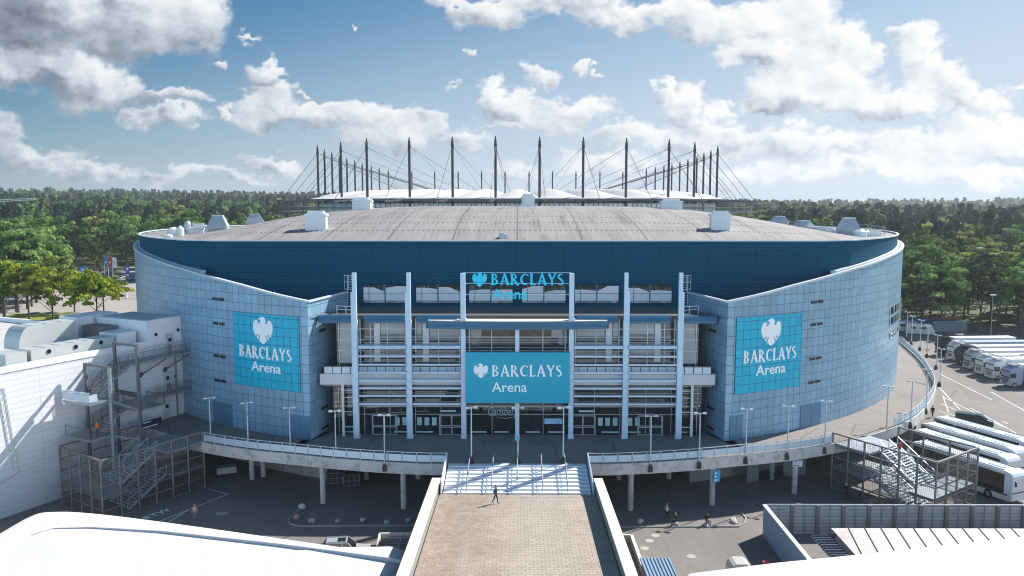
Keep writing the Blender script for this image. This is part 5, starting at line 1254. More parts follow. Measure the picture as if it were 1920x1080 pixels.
p = at(416, 963, G); mb = MB(); mb.box(-.6,.6,-.45,.45,0,.012); o = mb.build('drain_cover', M_cover); o.location = (p.x,p.y,G); tag(o, 'square pale drain cover in the shaded left yard', 'manhole cover')
# ------------------------------------------------------------ boulders
def boulder(px, py, sx, sy, sz, m, label, seed):
    p = at(px, py, G); bm = bmesh.new(); bmesh.ops.create_icosphere(bm, subdivisions=3, radius=1.0); r = random.Random(seed)
    cuts = [(Vector((r.gauss(0,1), r.gauss(0,1), r.gauss(0,1))).normalized(), r.uniform(.55,.85)) for _ in range(9)]
    for v_ in bm.verts:
        for n_, d_ in cuts:
            k_ = v_.co.dot(n_)
            if k_ > d_: v_.co -= n_*(k_-d_)*.85
        v_.co += Vector((r.gauss(0,.012),)*3)
        v_.co = Vector((v_.co.x*sx, v_.co.y*sy, max(v_.co.z*sz+sz*.6, -.02)))
    me = bpy.data.meshes.new('boulder'); bm.to_mesh(me); bm.free(); me.materials.append(m); o = bpy.data.objects.new('boulder', me); COL.objects.link(o); o.location = (p.x, p.y, G); o.rotation_euler = (0,0,r.uniform(0,6))
    tag(o, label, 'boulder', 'boulders along the kerbs'); return o
M_rg = mat('grey_granite', (.34,.34,.34), .85, var=.35, scale=3, fine=20, bmp=.5); M_rp = mat('pink_granite', (.38,.24,.22), .85, var=.35, scale=3, fine=20, bmp=.5); M_rw = mat('pale_granite', (.55,.52,.48), .85, var=.3, scale=3, fine=20, bmp=.5)
boulder(566,953,.42,.36,.34,M_rw,'pale boulder at the back of the left kerbed area',1); boulder(557,973,.34,.38,.34,M_rp,'reddish upright boulder at the kerb corner left',2)
boulder(584,979,.40,.34,.30,M_rg,'grey boulder next to the reddish one',3); boulder(635,980,.40,.34,.30,M_rp,'pinkish boulder, third along the left kerb',4)
boulder(681,978,.40,.36,.32,M_rg,'grey boulder, fourth along the left kerb above the white car',5); boulder(726,981,.55,.34,.26,M_rg,'long low grey boulder, second from the bridge parapet',6); boulder(765,979,.32,.30,.32,M_rg,'small dark boulder nearest the left bridge parapet',7)
boulder(1200,981,.42,.38,.36,M_rw,'cream boulder nearest the right bridge parapet',8); boulder(1376,979,.62,.42,.26,M_rw,'long pale boulder at the right end of the kerbed strip',9)
boulder(1266,985,.48,.36,.26,M_rg,'grey boulder the woman in dark top sits on',10); boulder(1325,986,.60,.40,.26,M_rw,'pale boulder the person in black sits on',11)

# ------------------------------------------------------------ people
M_skin = mat('skin', (.45,.26,.18), .6, var=.05)
def cloth(n, c): return mat(n, c, .85, var=.15, scale=5, fine=30)
C_navy, C_black, C_white, C_red, C_blue, C_jean, C_orange, C_grey, C_pink = [cloth(n, c) for n, c in (('navy_cloth',(.02,.03,.08)),('black_cloth',(.012,.012,.015)),('white_cloth',(.7,.7,.7)),('red_cloth',(.45,.05,.04)),('blue_cloth',(.06,.14,.30)),('denim_cloth',(.05,.08,.14)),('orange_cloth',(.75,.18,.02)),('grey_cloth',(.2,.2,.22)),('pink_cloth',(.6,.3,.3)))]
M_hair = {'d': mat('dark_hair', (.02,.014,.01), .8), 'b': mat('blond_hair', (.40,.28,.14), .8), 'r': mat('brown_hair', (.13,.06,.03), .8)}
POSE = {
 'stand': dict(hip=.92, kn=[(.10,.02,.48),(-.10,-.02,.48)], ft=[(.11,.04,.07),(-.11,-.04,.07)], el=[(.26,.02,1.13),(-.26,.02,1.13)], ha=[(.27,-.08,.90),(-.27,-.06,.90)]),
 'walk': dict(hip=.90, kn=[(.09,-.20,.50),(-.09,.06,.47)], ft=[(.10,-.24,.07),(-.10,.34,.16)], el=[(.25,.13,1.14),(-.25,-.10,1.15)], ha=[(.25,.02,.93),(-.24,-.30,1.02)]),
 'phone': dict(hip=.90, kn=[(.09,-.16,.50),(-.09,.08,.47)], ft=[(.10,-.20,.07),(-.10,.28,.12)], el=[(.25,-.02,1.14),(-.25,.10,1.13)], ha=[(.12,-.27,1.36),(-.24,-.02,.90)]),
 'sit': dict(hip=.50, kn=[(.12,-.42,.52),(-.12,-.40,.52)], ft=[(.12,-.50,.07),(-.12,-.48,.07)], el=[(.25,-.14,.76),(-.25,-.14,.76)], ha=[(.12,-.36,.66),(-.12,-.36,.66)]),
 'ride': dict(hip=.92, kn=[(.10,-.32,.78),(-.10,-.22,.58)], ft=[(.10,-.12,.42),(-.10,-.10,.20)], el=[(.22,-.30,1.14),(-.22,-.30,1.14)], ha=[(.24,-.55,1.02),(-.24,-.55,1.02)]),
}
def person(loc, rz, pose, top, leg, hair, label, h=1.76, long_hair=False, arms_bare=False, lean=0.0):
    P = POSE[pose]; hz_ = P['hip']; k = h/1.76
    fw = 0.18 if pose in ('ride',) else (.10 if pose == 'sit' else .03)
    V, Rr, E_ = [], [], []
    def v(p, r): V.append(Vector(p)); Rr.append(r); return len(V)-1
    pel = v((0,0,hz_), .135); wa = v((0,-fw*.3,hz_+.20), .12); ch = v((0,-fw*.8,hz_+.40), .15); nk = v((0,-fw*1.2,hz_+.56), .062); hb = v((0,-fw*1.4-.01,hz_+.66), .082); ht = v((0,-fw*1.4,hz_+.80), .078)
    E_ += [(pel,wa),(wa,ch),(ch,nk),(nk,hb),(hb,ht)]
    seg = {}
    for s_, i in ((1,0),(-1,1)):
        hip = v((s_*.09,0,hz_-.05), .095); kn = v(P['kn'][i], .062); an = v((P['ft'][i][0], P['ft'][i][1]+.02, P['ft'][i][2]+.03), .042); to = v((P['ft'][i][0], P['ft'][i][1]-.16, P['ft'][i][2]-.02), .04)
        E_ += [(pel,hip),(hip,kn),(kn,an),(an,to)]
        sh = v((s_*.19,-fw*.9,hz_+.47), .062); el = v(P['el'][i], .042); ha = v(P['ha'][i], .030); d = (Vector(P['ha'][i])-Vector(P['el'][i])).normalized()
        pm = v(tuple(Vector(P['ha'][i])+d*.06), .032); E_ += [(ch,sh),(sh,el),(el,ha),(ha,pm)]
        side = d.cross(Vector((0,1,0))); side = side.normalized() if side.length > .1 else Vector((1,0,0))
        for fi_, (o_, l_) in enumerate(((-.027,.062),(-.009,.072),(.009,.068),(.027,.052))):
            a = v(tuple(Vector(P['ha'][i])+d*.095+side*o_), .0095); c = v(tuple(Vector(P['ha'][i])+d*(.095+l_)+side*o_*1.2+Vector((0,-.012,0))), .0075); E_ += [(pm,a),(a,c)]
        a = v(tuple(Vector(P['ha'][i])+d*.05+side*-.045), .010); c = v(tuple(Vector(P['ha'][i])+d*.085+side*-.065), .008); E_ += [(pm,a),(a,c)]
    nose = None
    me = bpy.data.meshes.new('person'); me.from_pydata([tuple(q*k) for q in V], E_, []); o = bpy.data.objects.new('person', me); COL.objects.link(o)
    sm = o.modifiers.new('s', 'SKIN'); sm.use_smooth_shade = True; ss = o.modifiers.new('u', 'SUBSURF'); ss.levels = 1; ss.render_levels = 1
    for i, sv in enumerate(me.skin_vertices[0].data): sv.radius = (Rr[i]*k*(1.25 if i in (wa, ch) else 1), Rr[i]*k); sv.use_root = (i == pel)
    bpy.context.view_layer.update(); dg = bpy.context.evaluated_depsgraph_get(); m2 = bpy.data.meshes.new_from_object(o.evaluated_get(dg)); o.modifiers.clear(); o.data = m2; bpy.data.meshes.remove(me)
    m2.materials.clear()
    for m_ in (M_skin, top, leg, M_black): m2.materials.append(m_)
    for pl in m2.polygons:
        c = pl.center/k; sg_ = 0
        dh = min((c-Vector(P['ha'][0])).length, (c-Vector(P['ha'][1])).length)
        df = min((c-Vector(P['ft'][0])-Vector((0,-.07,0))).length, (c-Vector(P['ft'][1])-Vector((0,-.07,0))).length)
        arm = min((c-Vector(P['el'][0])).length, (c-Vector(P['el'][1])).length)
        if c.z > hz_+.535 and dh > .12: sg_ = 0
        elif dh < .13: sg_ = 0
        elif df < .17: sg_ = 3
        elif arms_bare and arm < .11: sg_ = 0
        elif c.z > hz_+.02 and not (pose == 'sit' and c.y < -.2 and c.z < hz_+.1) or abs(c.x) > .2: sg_ = 1
        else: sg_ = 2
        pl.material_index = sg_; pl.use_smooth = True
    # face: nose, eyes and ears as small shapes on the head
    hc = Vector((0,-fw*1.4,hz_+.735))*k
    mb = MB(); mb.ball((hc.x, hc.y+.012, hc.z+.028), .105*k, 10, (.92,1.0,.95))
    if long_hair: mb.ball((hc.x, hc.y+.06, hc.z-.10), .10*k, 8, (.9,.6,1.5))
    hr = mb.build('hair', M_hair[hair], smooth=True); hr.parent = o
    hv = hr.data.vertices
    for q_ in hv:
        if q_.co.y < hc.y-.045 and q_.co.z < hc.z+.06: q_.co.y = hc.y-.03
    mb = MB(); mb.ball((hc.x, hc.y-.088, hc.z-.005), .016*k, 6, (1,1,1.6)); nz = mb.build('nose', M_skin); nz.parent = o
    mb = MB()
    for s_ in (-1,1): mb.ball((hc.x+s_*.032, hc.y-.078, hc.z+.022), .011*k, 6)
    ey = mb.build('eyes', M_blackp); ey.parent = o
    mb = MB()
    for s_ in (-1,1): mb.ball((hc.x+s_*.082, hc.y+.005, hc.z), .02*k, 6, (.5,1,1.5))
    er_ = mb.build('ears', M_skin); er_.parent = o
    o.location = loc; o.rotation_euler = (lean, 0, rz); o.name = 'person'
    tag(o, label, 'person'); return o
p = at(929, 946, -1.0); person((p.x, 75.0+.0, zb(75)) if 0 else (p.x, p.y, zb(min(p.y,75.2))), R(60), 'phone', C_navy, C_black, 'r', 'person in navy top and black trousers walking on the footbridge below the stairs', 1.80, arms_bare=True)
p = at(1250, 973, G); person(tuple(p), R(100), 'walk', C_white, C_black, 'b', 'person in pale top walking in the shade under the walkway', 1.72, long_hair=True)
p = at(1268, 984, G); person((p.x, p.y, G+.02), R(-60), 'sit', C_black, C_black, 'b', 'blond person in dark top sitting on a boulder', 1.7, long_hair=True, arms_bare=True)
p = at(1325, 984, G); person((p.x, p.y, G+.04), R(20), 'sit', C_black, C_black, 'd', 'person all in black sitting hunched on a pale boulder', 1.72)
p = at(1748, 782, G); person((p.x, p.y, G), R(-40), 'walk', C_black, C_black, 'd', 'person in black with a backpack walking at the walkway bend', 1.8)
p = at(1738, 666, G); person((p.x, p.y, G), R(120), 'walk', C_red, C_jean, 'd', 'person in reddish top and shorts in front of the dark truck', 1.75)
p = at(366, 975, G); person(tuple(p), R(200), 'stand', C_pink, C_grey, 'b', 'person in pink at the left yard edge just behind the white roof', 1.72)
person(tuple(H(6.0, 4.8, 1.8)), R(-30), 'stand', C_orange, C_black, 'd', 'person with orange top on the lower landing of the escape stairs', 1.75)
pp = PR0(6.4, 4.6, 0); person((-pp.x, pp.y, -.75), R(150), 'walk', C_red, C_black, 'd', 'person in red going down the sunlit caged stairs', 1.75)
p = at(1714, 940, G); person(tuple(p), R(-90), 'stand', C_blue, C_blue, 'd', 'person in light blue standing at the foot of the right hand cage', 1.6)
# bicycles
def bicycle(loc, rz, label, m=M_blackp, grp='bicycles and scooters under the walkway'):
    t = empty('bicycle', loc, rz, label, 'bicycle', grp)
    for y, n_ in ((-.52,'wheel'),(.52,'wheel')):
        mb = MB(); k = 18
        for i in range(k):
            a, c = 2*PI*i/k, 2*PI*(i+1)/k; mb.bar((0, y+.33*math.cos(a), .34+.33*math.sin(a)), (0, y+.33*math.cos(c), .34+.33*math.sin(c)), .04, .04, up=(1,0,0))
        for i in range(6): a = PI*i/6; mb.bar((0, y-.32*math.cos(a), .34-.32*math.sin(a)), (0, y+.32*math.cos(a), .34+.32*math.sin(a)), .008, .008, up=(1,0,0))
        o = mb.build('wheel', M_black); o.parent = t
    mb = MB()
    for a, c in (((0,.52,.34),(0,.12,.34)),((0,.12,.34),(0,.2,.85)),((0,.12,.34),(0,-.38,.8)),((0,.17,.72),(0,-.36,.84)),((0,.52,.34),(0,.18,.78)),((0,-.52,.34),(0,-.36,.95))): mb.tube(a, c, .022, .022, 6)
    o = mb.build('bicycle_frame', m); o.parent = t
    mb = MB(); mb.tube((-.27,-.36,.98), (.27,-.36,.98), .018, .018, 6); o = mb.build('handlebar', M_blackp); o.parent = t
    mb = MB(); mb.box(-.08,.08,.10,.34,.85,.92); o = mb.build('saddle', M_black); o.parent = t
    return t
p = at(1586, 934, G); bicycle(tuple(p), R(-25), 'black bicycle ridden by a person with a white helmet left of the cage', grp=None)
pr = person((p.x, p.y, G+.02), R(-25), 'ride', C_black, C_black, 'd', 'cyclist in black with a pale helmet riding left of the right hand cage', 1.76)
mb = MB(); mb.ball((0,-.25,1.70), .14, 10, (.9,1.1,.75)); o = mb.build('helmet', mat('pale_helmet', (.6,.72,.72), .4)); o.parent = pr
for i, ((px, py), a, lb) in enumerate((((1430,902),70,'dark bicycle leaning by the grey undercroft door'),((1446,900),95,'bicycle second from the door with a pale basket'),((1462,897),80,'bicycle third from the door in deep shade'),((1530,880),20,'bicycle standing near the rightmost column, back one'),((1552,912),10,'dark scooter like bicycle at the shaded left side of the cage'))):
    p = at(px, py, G); bicycle(tuple(p), R(a), lb)
# ------------------------------------------------------------ vehicles
M_carglass = glassmat('car_glass', (.012,.014,.016), .05)
def paint(n, c, rough=.28, metal=.2): return mat(n, c, rough, metal, var=.06)
P_white, P_silver, P_black, P_teal, P_lilac, P_cream = paint('white_vehicle_paint', (.72,.72,.73)), paint('silver_vehicle_paint', (.42,.44,.46)), paint('black_vehicle_paint', (.02,.021,.024)), paint('dark_teal_paint', (.02,.06,.065)), paint('lilac_blue_paint', (.33,.33,.44)), paint('cream_caravan_paint', (.62,.60,.55))
P_dgreen = paint('dark_green_paint', (.03,.05,.045)); P_blue = paint('blue_paint', (.05,.16,.35)); P_redp = paint('red_paint', (.4,.04,.03))
M_lights = mat('headlight_clear', (.7,.7,.7), .15); M_tail = mat('tail_light_red', (.35,.01,.01), .3)
def wheel(t, x, y, r=.33, w=.22, name='wheel'):
    mb = MB(); mb.tube((x-w/2, y, r), (x+w/2, y, r), r, r, 18); o = mb.build(name, M_black); o.parent = t
    mb = MB(); mb.tube((x-w/2-.01, y, r), (x+w/2+.01, y, r), r*.6, r*.6, 12); c = mb.build('rim', M_galv); c.parent = o
def loft(secs, name, m, parent, smooth=False):
    """body along y; each section: (y, [(x,z)...]) closed ring"""
    mb = MB(); k = len(secs[0][1])
    for y, ring in secs: mb.v += [(x, y, z) for x, z in ring]
    for j in range(len(secs)-1):
        for i in range(k): mb.f.append((j*k+i, j*k+(i+1)%k, (j+1)*k+(i+1)%k, (j+1)*k+i)); mb.m.append(0)
    mb.f.append(tuple(range(k))[::-1]); mb.f.append(tuple((len(secs)-1)*k+i for i in range(k))); mb.m += [0, 0]
    o = mb.build(name, m); o.parent = parent
    if smooth:
        bv = o.modifiers.new('b', 'BEVEL'); bv.width = .05; bv.segments = 2
    return o
def car(loc, rz, pm, label, L=4.6, Hh=1.62, Wd=1.86, kind='suv', grp=None, cat='car', roofrack=False):
    t = empty('parked_car', loc, rz, label, cat, grp); w = Wd/2; f_ = -L/2; r_ = L/2
    def ring(z0, z1, ww, c=.12): return [(-ww, z0+c), (-ww+c*.5, z0), (ww-c*.5, z0), (ww, z0+c), (ww, z1-c), (ww-c, z1), (-ww+c, z1), (-ww, z1-c)]
    belt = Hh*.58
    loft([(f_, ring(.28, belt*.72, w*.80)), (f_+.15, ring(.22, belt*.80, w*.93)), (f_+L*.22, ring(.22, belt*.93, w)), (f_+L*.32, ring(.22, belt, w)), (r_-.3, ring(.22, belt*1.02, w)), (r_-.05, ring(.25, belt*.96, w*.93)), (r_, ring(.32, belt*.8, w*.88))], 'body', pm, t, True)
    cab = [(f_+L*.27, w*.86, belt-.03), (f_+L*.42, w*.74, Hh-.06), (f_+L*.55, w*.74, Hh), (r_-L*(.16 if kind=='suv' else .24), w*.74, Hh-.03), (r_-L*(.05 if kind=='suv' else .10), w*.84, belt-.03)]
    mb = MB(); base = [(f_+L*.27, belt-.03), (f_+L*.42, Hh-.06), (f_+L*.55, Hh), (r_-L*.16, Hh-.03), (r_-L*.05, belt-.03)]
    for s_ in (-1, 1):
        mb.quad(*[(s_*ww, y, z) for y, ww, z in cab])
    for (a, c) in zip(cab, cab[1:]): mb.quad((-a[1],a[0],a[2]), (a[1],a[0],a[2]), (c[1],c[0],c[2]), (-c[1],c[0],c[2]))
    o = mb.build('windows', M_carglass); o.parent = t
    mb = MB(); mb.box(-w*.73, w*.73, cab[1][0]+.05, cab[3][0]-.02, Hh-.05, Hh+.025)
    for s_ in (-1,1):
        mb.bar((s_*w*.87, cab[0][0], belt-.02), (s_*w*.755, cab[1][0], Hh-.03), .07); mb.bar((s_*w*.85, cab[4][0], belt-.02), (s_*w*.755, cab[3][0], Hh-.03), .10); mb.bar((s_*w*.755, cab[1][0], Hh-.03), (s_*w*.755, cab[3][0], Hh-.03), .07); mb.bar((s_*w*.87, .15, belt), (s_*w*.755, .1, Hh-.05), .08)
    o = mb.build('roof', pm); o.parent = t
    if roofrack:
        mb = MB(); mb.box(-.45,.45,cab[1][0]+.2,cab[1][0]+.95,Hh+.027,Hh+.035); o = mb.build('sunroof', M_carglass); o.parent = t
        mb = MB()
        for s_ in (-1,1): mb.bar((s_*w*.68, cab[1][0]+.1, Hh+.08), (s_*w*.68, cab[3][0]-.1, Hh+.08), .05)
        o = mb.build('roof_rail', M_galv); o.parent = t
    for x in (-w+.08, w-.08):
        for y in (f_+L*.19, r_-L*.19): wheel(t, x, y)
    for s_ in (-1,1):
        mb = MB(); mb.box(s_*w*.62-.16, s_*w*.62+.16, f_+.02, f_+.12, .62, .76); o = mb.build('headlight', M_lights); o.parent = t
        mb = MB(); mb.box(s_*w*.72-.12, s_*w*.72+.12, r_-.1, r_-.0, .8, 1.0); o = mb.build('tail_light', M_tail); o.parent = t
        mb = MB(); mb.box(s_*(w+.02)-.08, s_*(w+.02)+.08, cab[0][0]+.2, cab[0][0]+.34, belt, belt+.14); o = mb.build('mirror', pm); o.parent = t
    return t
p = at(650, 1022, G+1.0); car((p.x-.2, p.y-.2, G), R(97), P_silver, 'silver estate car with a sunroof half hidden behind the white roof', 4.7, 1.6, 1.85, roofrack=True)
far_cars = [(22,622,P_white,20),(40,612,P_white,30),(12,630,P_white,25),(158,534,P_black,70),(182,539,P_dgreen,70),(5,618,P_silver,20),(225,523,P_silver,10),(236,521,P_white,10),(215,520,P_silver,10),(246,527,P_black,80)]
fl = ['white car beside the trunk of the leftmost small tree','white car just behind another at the far left edge','white car lowest at the left edge beyond the hall roof','black car beside the blue banner in the distance','dark green car on the distant road near the lawn trees','silver car cut by the left picture edge','silver car under the flags, second of the row','white car under the flags','silver car under the flags, first of the row','black car just left of the arena wall in the distance']
for (px, py, m_, a), lb in zip(far_cars, fl):
    p = at(px, py, G+.03); car((p.x, p.y, G+.06), R(a), m_, lb, 4.3, 1.5, 1.8, grp='cars in the distant left car park')
# coaches
M_cglass = glassmat('coach_glass', (.01,.012,.012), .06)
def coach(loc, rz, label, L=13.0, m=P_white, st=None):
    t = empty('coach', loc, rz, label, 'coach', 'white roofed coaches parked side by side'); w = 1.27; Hh = 3.6
    def rg(z0, z1, ww, c=.14): return [(-ww, z0), (ww, z0), (ww, z1-c), (ww-c*.35, z1-c*.3), (ww-c, z1), (-ww+c, z1), (-ww+c*.35, z1-c*.3), (-ww, z1-c)]
    f_ = -L/2; loft([(f_, rg(.45, Hh-.45, w*.90)), (f_+.25, rg(.32, Hh-.12, w*.97)), (f_+.8, rg(.32, Hh, w)), (L/2-.3, rg(.32, Hh, w)), (L/2, rg(.4, Hh-.15, w*.96))], 'body', m, t, True)
    for s_ in (-1,1):
        mb = MB(); x = s_*(w+.012); mb.box(min(x,x-s_*.03), max(x,x-s_*.03), f_+.9, L/2-.4, 1.12, Hh-.36); o = mb.build('side_window', M_cglass); o.parent = t
        mb = MB(); x = s_*(w+.018)
        for i in range(7): y = f_+1.9+i*(L-3)/6.5; mb.box(min(x,x-s_*.02), max(x,x-s_*.02), y-.04, y+.04, 1.3, Hh-.45)
        o = mb.build('window_bar', M_blackp); o.parent = t
        for y in (f_+2.7, L/2-3.3, L/2-1.9) if True else (): 
            mb = MB(); mb.tube((s_*(w-.28), y, .50), (s_*(w+.01), y, .50), .50, .50, 18); o = mb.build('wheel', M_black); o.parent = t
            mb = MB(); mb.tube((s_*(w+.0), y, .50), (s_*(w+.03), y, .50), .29, .29, 12); o2 = mb.build('rim', M_galv); o2.parent = o
        mb = MB(); mb.bar((s_*(w-.1), f_-.05, 3.0), (s_*(w+.15), f_-.42, 2.9), .05); mb.box(s_*(w+.12)-.1, s_*(w+.12)+.1, f_-.55, f_-.42, 2.3, 2.85); o = mb.build('mirror', M_blackp); o.parent = t
        mb = MB(); mb.box(s_*.85-.2, s_*.85+.2, f_-.02, f_+.06, .7, .9); o = mb.build('headlight', M_lights); o.parent = t
    mb = MB()
    for s_ in (-1,1): x = s_*(w+.014); mb.box(min(x,x-s_*.03), max(x,x-s_*.03), f_+.5, L/2-.3, .95, 1.1)
    o = mb.build('side_stripe', st or P_blue); o.parent = t
    mb = MB(); mb.box(-.26,.26,f_-.03,f_+.02,.52,.64); mb.box(-.26,.26,L/2-.01,L/2+.03,.7,.82); o = mb.build('number_plate', M_mark); o.parent = t
    mb = MB(); mb.quad((-w*.88,f_-.012,1.25),(w*.88,f_-.012,1.25),(w*.93,f_+.14,2.95),(-w*.93,f_+.14,2.95)); o = mb.build('windscreen', M_cglass); o.parent = t
    mb = MB(); mb.quad((-w*.85,L/2+.012,1.9),(w*.85,L/2+.012,1.9),(w*.85,L/2+.012,3.1),(-w*.85,L/2+.012,3.1)); o = mb.build('rear_window', M_cglass); o.parent = t
    for y in (-3.9, -.6, 2.8): mb = MB(); mb.box(-.42, .42, y-.85, y+.85, Hh-.01, Hh+.05); o = mb.build('roof_hatch', mat_hatch); o.parent = t
    mb = MB()
    for s_ in (-1,1): mb.box(s_*.95-.12, s_*.95+.12, f_+1.2, L/2-.6, Hh+.003, Hh+.02)
    o = mb.build('roof_trim', P_teal); o.parent = t
    return t
mat_hatch = mat('pale_blue_roof_hatch', (.38,.48,.55), .4)
cd = Vector((5.6,-13,0)).normalized(); ca = math.atan2(cd.x, -cd.y)
for k_, (px, py, lb) in enumerate(((1709,827,'white coach nearest the viewer, right beside the steel cage'),(1709,805,'second white coach from the steel cage'),(1727,793,'third white coach from the steel cage'),(1751,781,'fourth white coach from the steel cage, farthest out in the yard'))):
    p = at(px, py, G+3.6); c_ = p+cd*6.5+Vector((1.1,.5,0)); coach((c_.x, c_.y, G), ca, lb, st=(P_dgreen, P_redp, P_blue, P_black)[k_])
p = at(1822, 793, G+.6); t = empty('delivery_van', (p.x+.8, p.y+.8, G), R(62), 'dark teal van parked beyond the coaches', 'van'); t.scale = (.9,.85,.8)
def rg2(z0, z1, ww, c=.2): return [(-ww, z0), (ww, z0), (ww, z1-c), (ww-c, z1), (-ww+c, z1), (-ww, z1-c)]
loft([(-2.9, rg2(.4, 1.0, .85)), (-2.7, rg2(.3, 1.25, .95)), (-1.9, rg2(.3, 1.45, .98)), (-1.1, rg2(.3, 2.2, .98)), (2.8, rg2(.3, 2.25, .98)), (2.9, rg2(.35, 2.1, .95))], 'body', P_teal, t, True)
mb = MB(); mb.quad((-.8,-1.93,1.5),(.8,-1.93,1.5),(.75,-1.12,2.12),(-.75,-1.12,2.12)); o = mb.build('windscreen', M_carglass); o.parent = t
for s_ in (-1,1): mb = MB(); mb.box(min(s_*.97,s_*1.0), max(s_*.97,s_*1.0), -1.4, 2.5, 1.35, 1.95); o = mb.build('side_window', M_carglass); o.parent = t
for x in (-.85,.85):
    for y in (-1.9, 1.9): wheel(t, x, y, .35)
# trucks: cab facing the walkway (-X), trailer behind
def truck(loc, rz, cabm, trm, label, top=None, L=13.6, box=None):
    t = empty('parked_truck', loc, rz, label, 'truck', 'trucks parked in a long row')      # built facing -y
    w = 1.25
    def rg(z0, z1, ww, c=.18): return [(-ww, z0), (ww, z0), (ww, z1-c), (ww-c, z1), (-ww+c, z1), (-ww, z1-c)]
    loft([(-1.0, rg(.45, 2.9, w*.94)), (-.85, rg(.4, 3.35, w)), (-.5, rg(.4, 3.65, w)), (1.2, rg(.6, 3.85, w)), (1.35, rg(.6, 3.75, w*.98))], 'cab', cabm, t, True)
    mb = MB(); mb.quad((-w*.90,-1.02,1.75),(w*.90,-1.02,1.75),(w*.92,-.90,2.85),(-w*.92,-.90,2.85)); o = mb.build('windscreen', M_carglass); o.parent = t
    mb = MB(); mb.box(-w*.94,w*.94,-1.14,-.98,2.85,3.0); o = mb.build('sun_visor', M_blackp); o.parent = t
    mb = MB()
    for i in range(5): mb.box(-w*.62,w*.62,-1.05,-.96,.85+i*.16,.93+i*.16)
    o = mb.build('grille', M_blackp); o.parent = t
    mb = MB(); mb.box(-w,w,-1.12,-.9,.38,.72); o = mb.build('bumper', cabm); o.parent = t
    for s_ in (-1,1):
        mb = MB(); mb.box(min(s_*(w-.02),s_*(w+.015)), max(s_*(w-.02),s_*(w+.015)), -.7, .15, 1.75, 2.6); o = mb.build('side_window', M_carglass); o.parent = t
        mb = MB(); mb.box(s_*(w-.28)-.2, s_*(w-.28)+.2, -1.15, -1.10, .75, .95); o = mb.build('headlight', M_lights); o.parent = t
        mb = MB(); mb.box(s_*(w+.2)-.1, s_*(w+.2)+.1, -.98, -.85, 1.9, 2.6); o = mb.build('mirror', M_blackp); o.parent = t
        for y in (-.05,): mb = MB(); mb.tube((s_*(w-.32), y, .5), (s_*(w), y, .5), .5, .5, 14); o = mb.build('wheel', M_black); o.parent = t; mb = MB(); mb.tube((s_*w, y, .5), (s_*(w+.02), y, .5), .28, .28, 10); o2 = mb.build('rim', M_galv); o2.parent = o
        for y in (3.2, L-2.6, L-1.3, L): mb = MB(); mb.tube((s_*(w-.32), y, .5), (s_*(w), y, .5), .5, .5, 12); o = mb.build('wheel', M_black); o.parent = t
    mb = MB(); mb.box(-w, w, 1.9, 1.9+L, 1.15, 3.95); o = mb.build('trailer', trm); o.parent = t
    mb = MB(); 
    for i in range(9): mb.box(-w-.02, w+.02, 1.9+L*i/8-.03, 1.9+L*i/8+.03, 3.93, 3.975)
    o2 = mb.build('roof_rib', M_framew); o2.parent = o
    mb = MB(); mb.box(-.5,.5,1.2,1.9+L,.75,1.15); mb.box(-w*.9, w*.9, 5.5, 9.5, .5, .9); o = mb.build('chassis', M_dsteel); o.parent = t
    if top: mb = MB(); mb.box(-.9,.9,-.3,.9,3.8,4.1); o = mb.build('roof_spoiler', top); o.parent = t
    return t
M_tarp = mat('white_trailer_tarp', (.72,.72,.72), .55, var=.08); M_tarpb = mat('grey_trailer_tarp', (.45,.46,.46), .6, var=.15, stretch=(1,.2,1)); M_tarpg = mat('blue_grey_trailer_tarp', (.25,.33,.40), .6, var=.1)
tr = [(1762,667,P_black,M_tarp,'black heavy truck farthest along the row'),(1784,676,P_white,M_tarpg,'white cab second from the far end of the truck row'),(1800,685,P_dgreen,M_tarpb,'dark green tall cab in the middle of the truck row'),(1816,694,P_silver,M_tarp,'grey silver cab next to the dark green one'),(1838,704,P_white,M_tarpb,'white cab with blue visor in the truck row'),(1858,712,P_white,M_tarp,'white flat fronted cab left of the white box body'),(1888,726,P_lilac,M_tarp,'lilac blue cab nearest the viewer in the truck row')]
for (px, py, cm, tm, lb) in tr:
    p = at(px, py, G); truck((p.x+.9, p.y+.6, G), R(-86), cm, tm, lb, top=cm, L=13.6 if px < 1880 else 12)
p = at(1880, 712, G); truck((p.x+3.6, p.y+3.2, G), R(-86), P_white, M_tarp, 'white box truck set back between two cabs near the viewer end', L=11)
# caravan and containers at the far end of the yard
p = at(1725, 628, G); t = empty('motorhome', (p.x, p.y, G), R(70), 'cream motorhome parked in front of the blue container', 'motorhome')
loft([(-3.2, rg2(.4,1.3,1.0)), (-2.6, rg2(.35,2.1,1.1)), (-2.2, rg2(.35,2.9,1.12)), (3.2, rg2(.35,3.0,1.12)), (3.3, rg2(.4,2.8,1.1))], 'body', P_cream, t, True)
for s_ in (-1,1): mb = MB(); mb.box(min(s_*1.11,s_*1.14), max(s_*1.11,s_*1.14), -1.2, .2, 1.6, 2.2); mb.box(min(s_*1.11,s_*1.14), max(s_*1.11,s_*1.14), 1.2, 2.2, 1.6, 2.2); o = mb.build('side_window', M_carglass); o.parent = t
for x in (-1,1):
    for y in (-2.1,1.8): wheel(t, x, y, .35)
p = at(1703, 624, G); t = empty('motorhome', (p.x, p.y+1, G), R(75), 'white motorhome left of the cream one, beside the drum edge', 'motorhome')
loft([(-3.2, rg2(.4,1.3,1.0)), (-2.6, rg2(.35,2.1,1.1)), (-2.2, rg2(.35,2.9,1.12)), (3.2, rg2(.35,3.0,1.12)), (3.3, rg2(.4,2.8,1.1))], 'body', P_white, t, True)
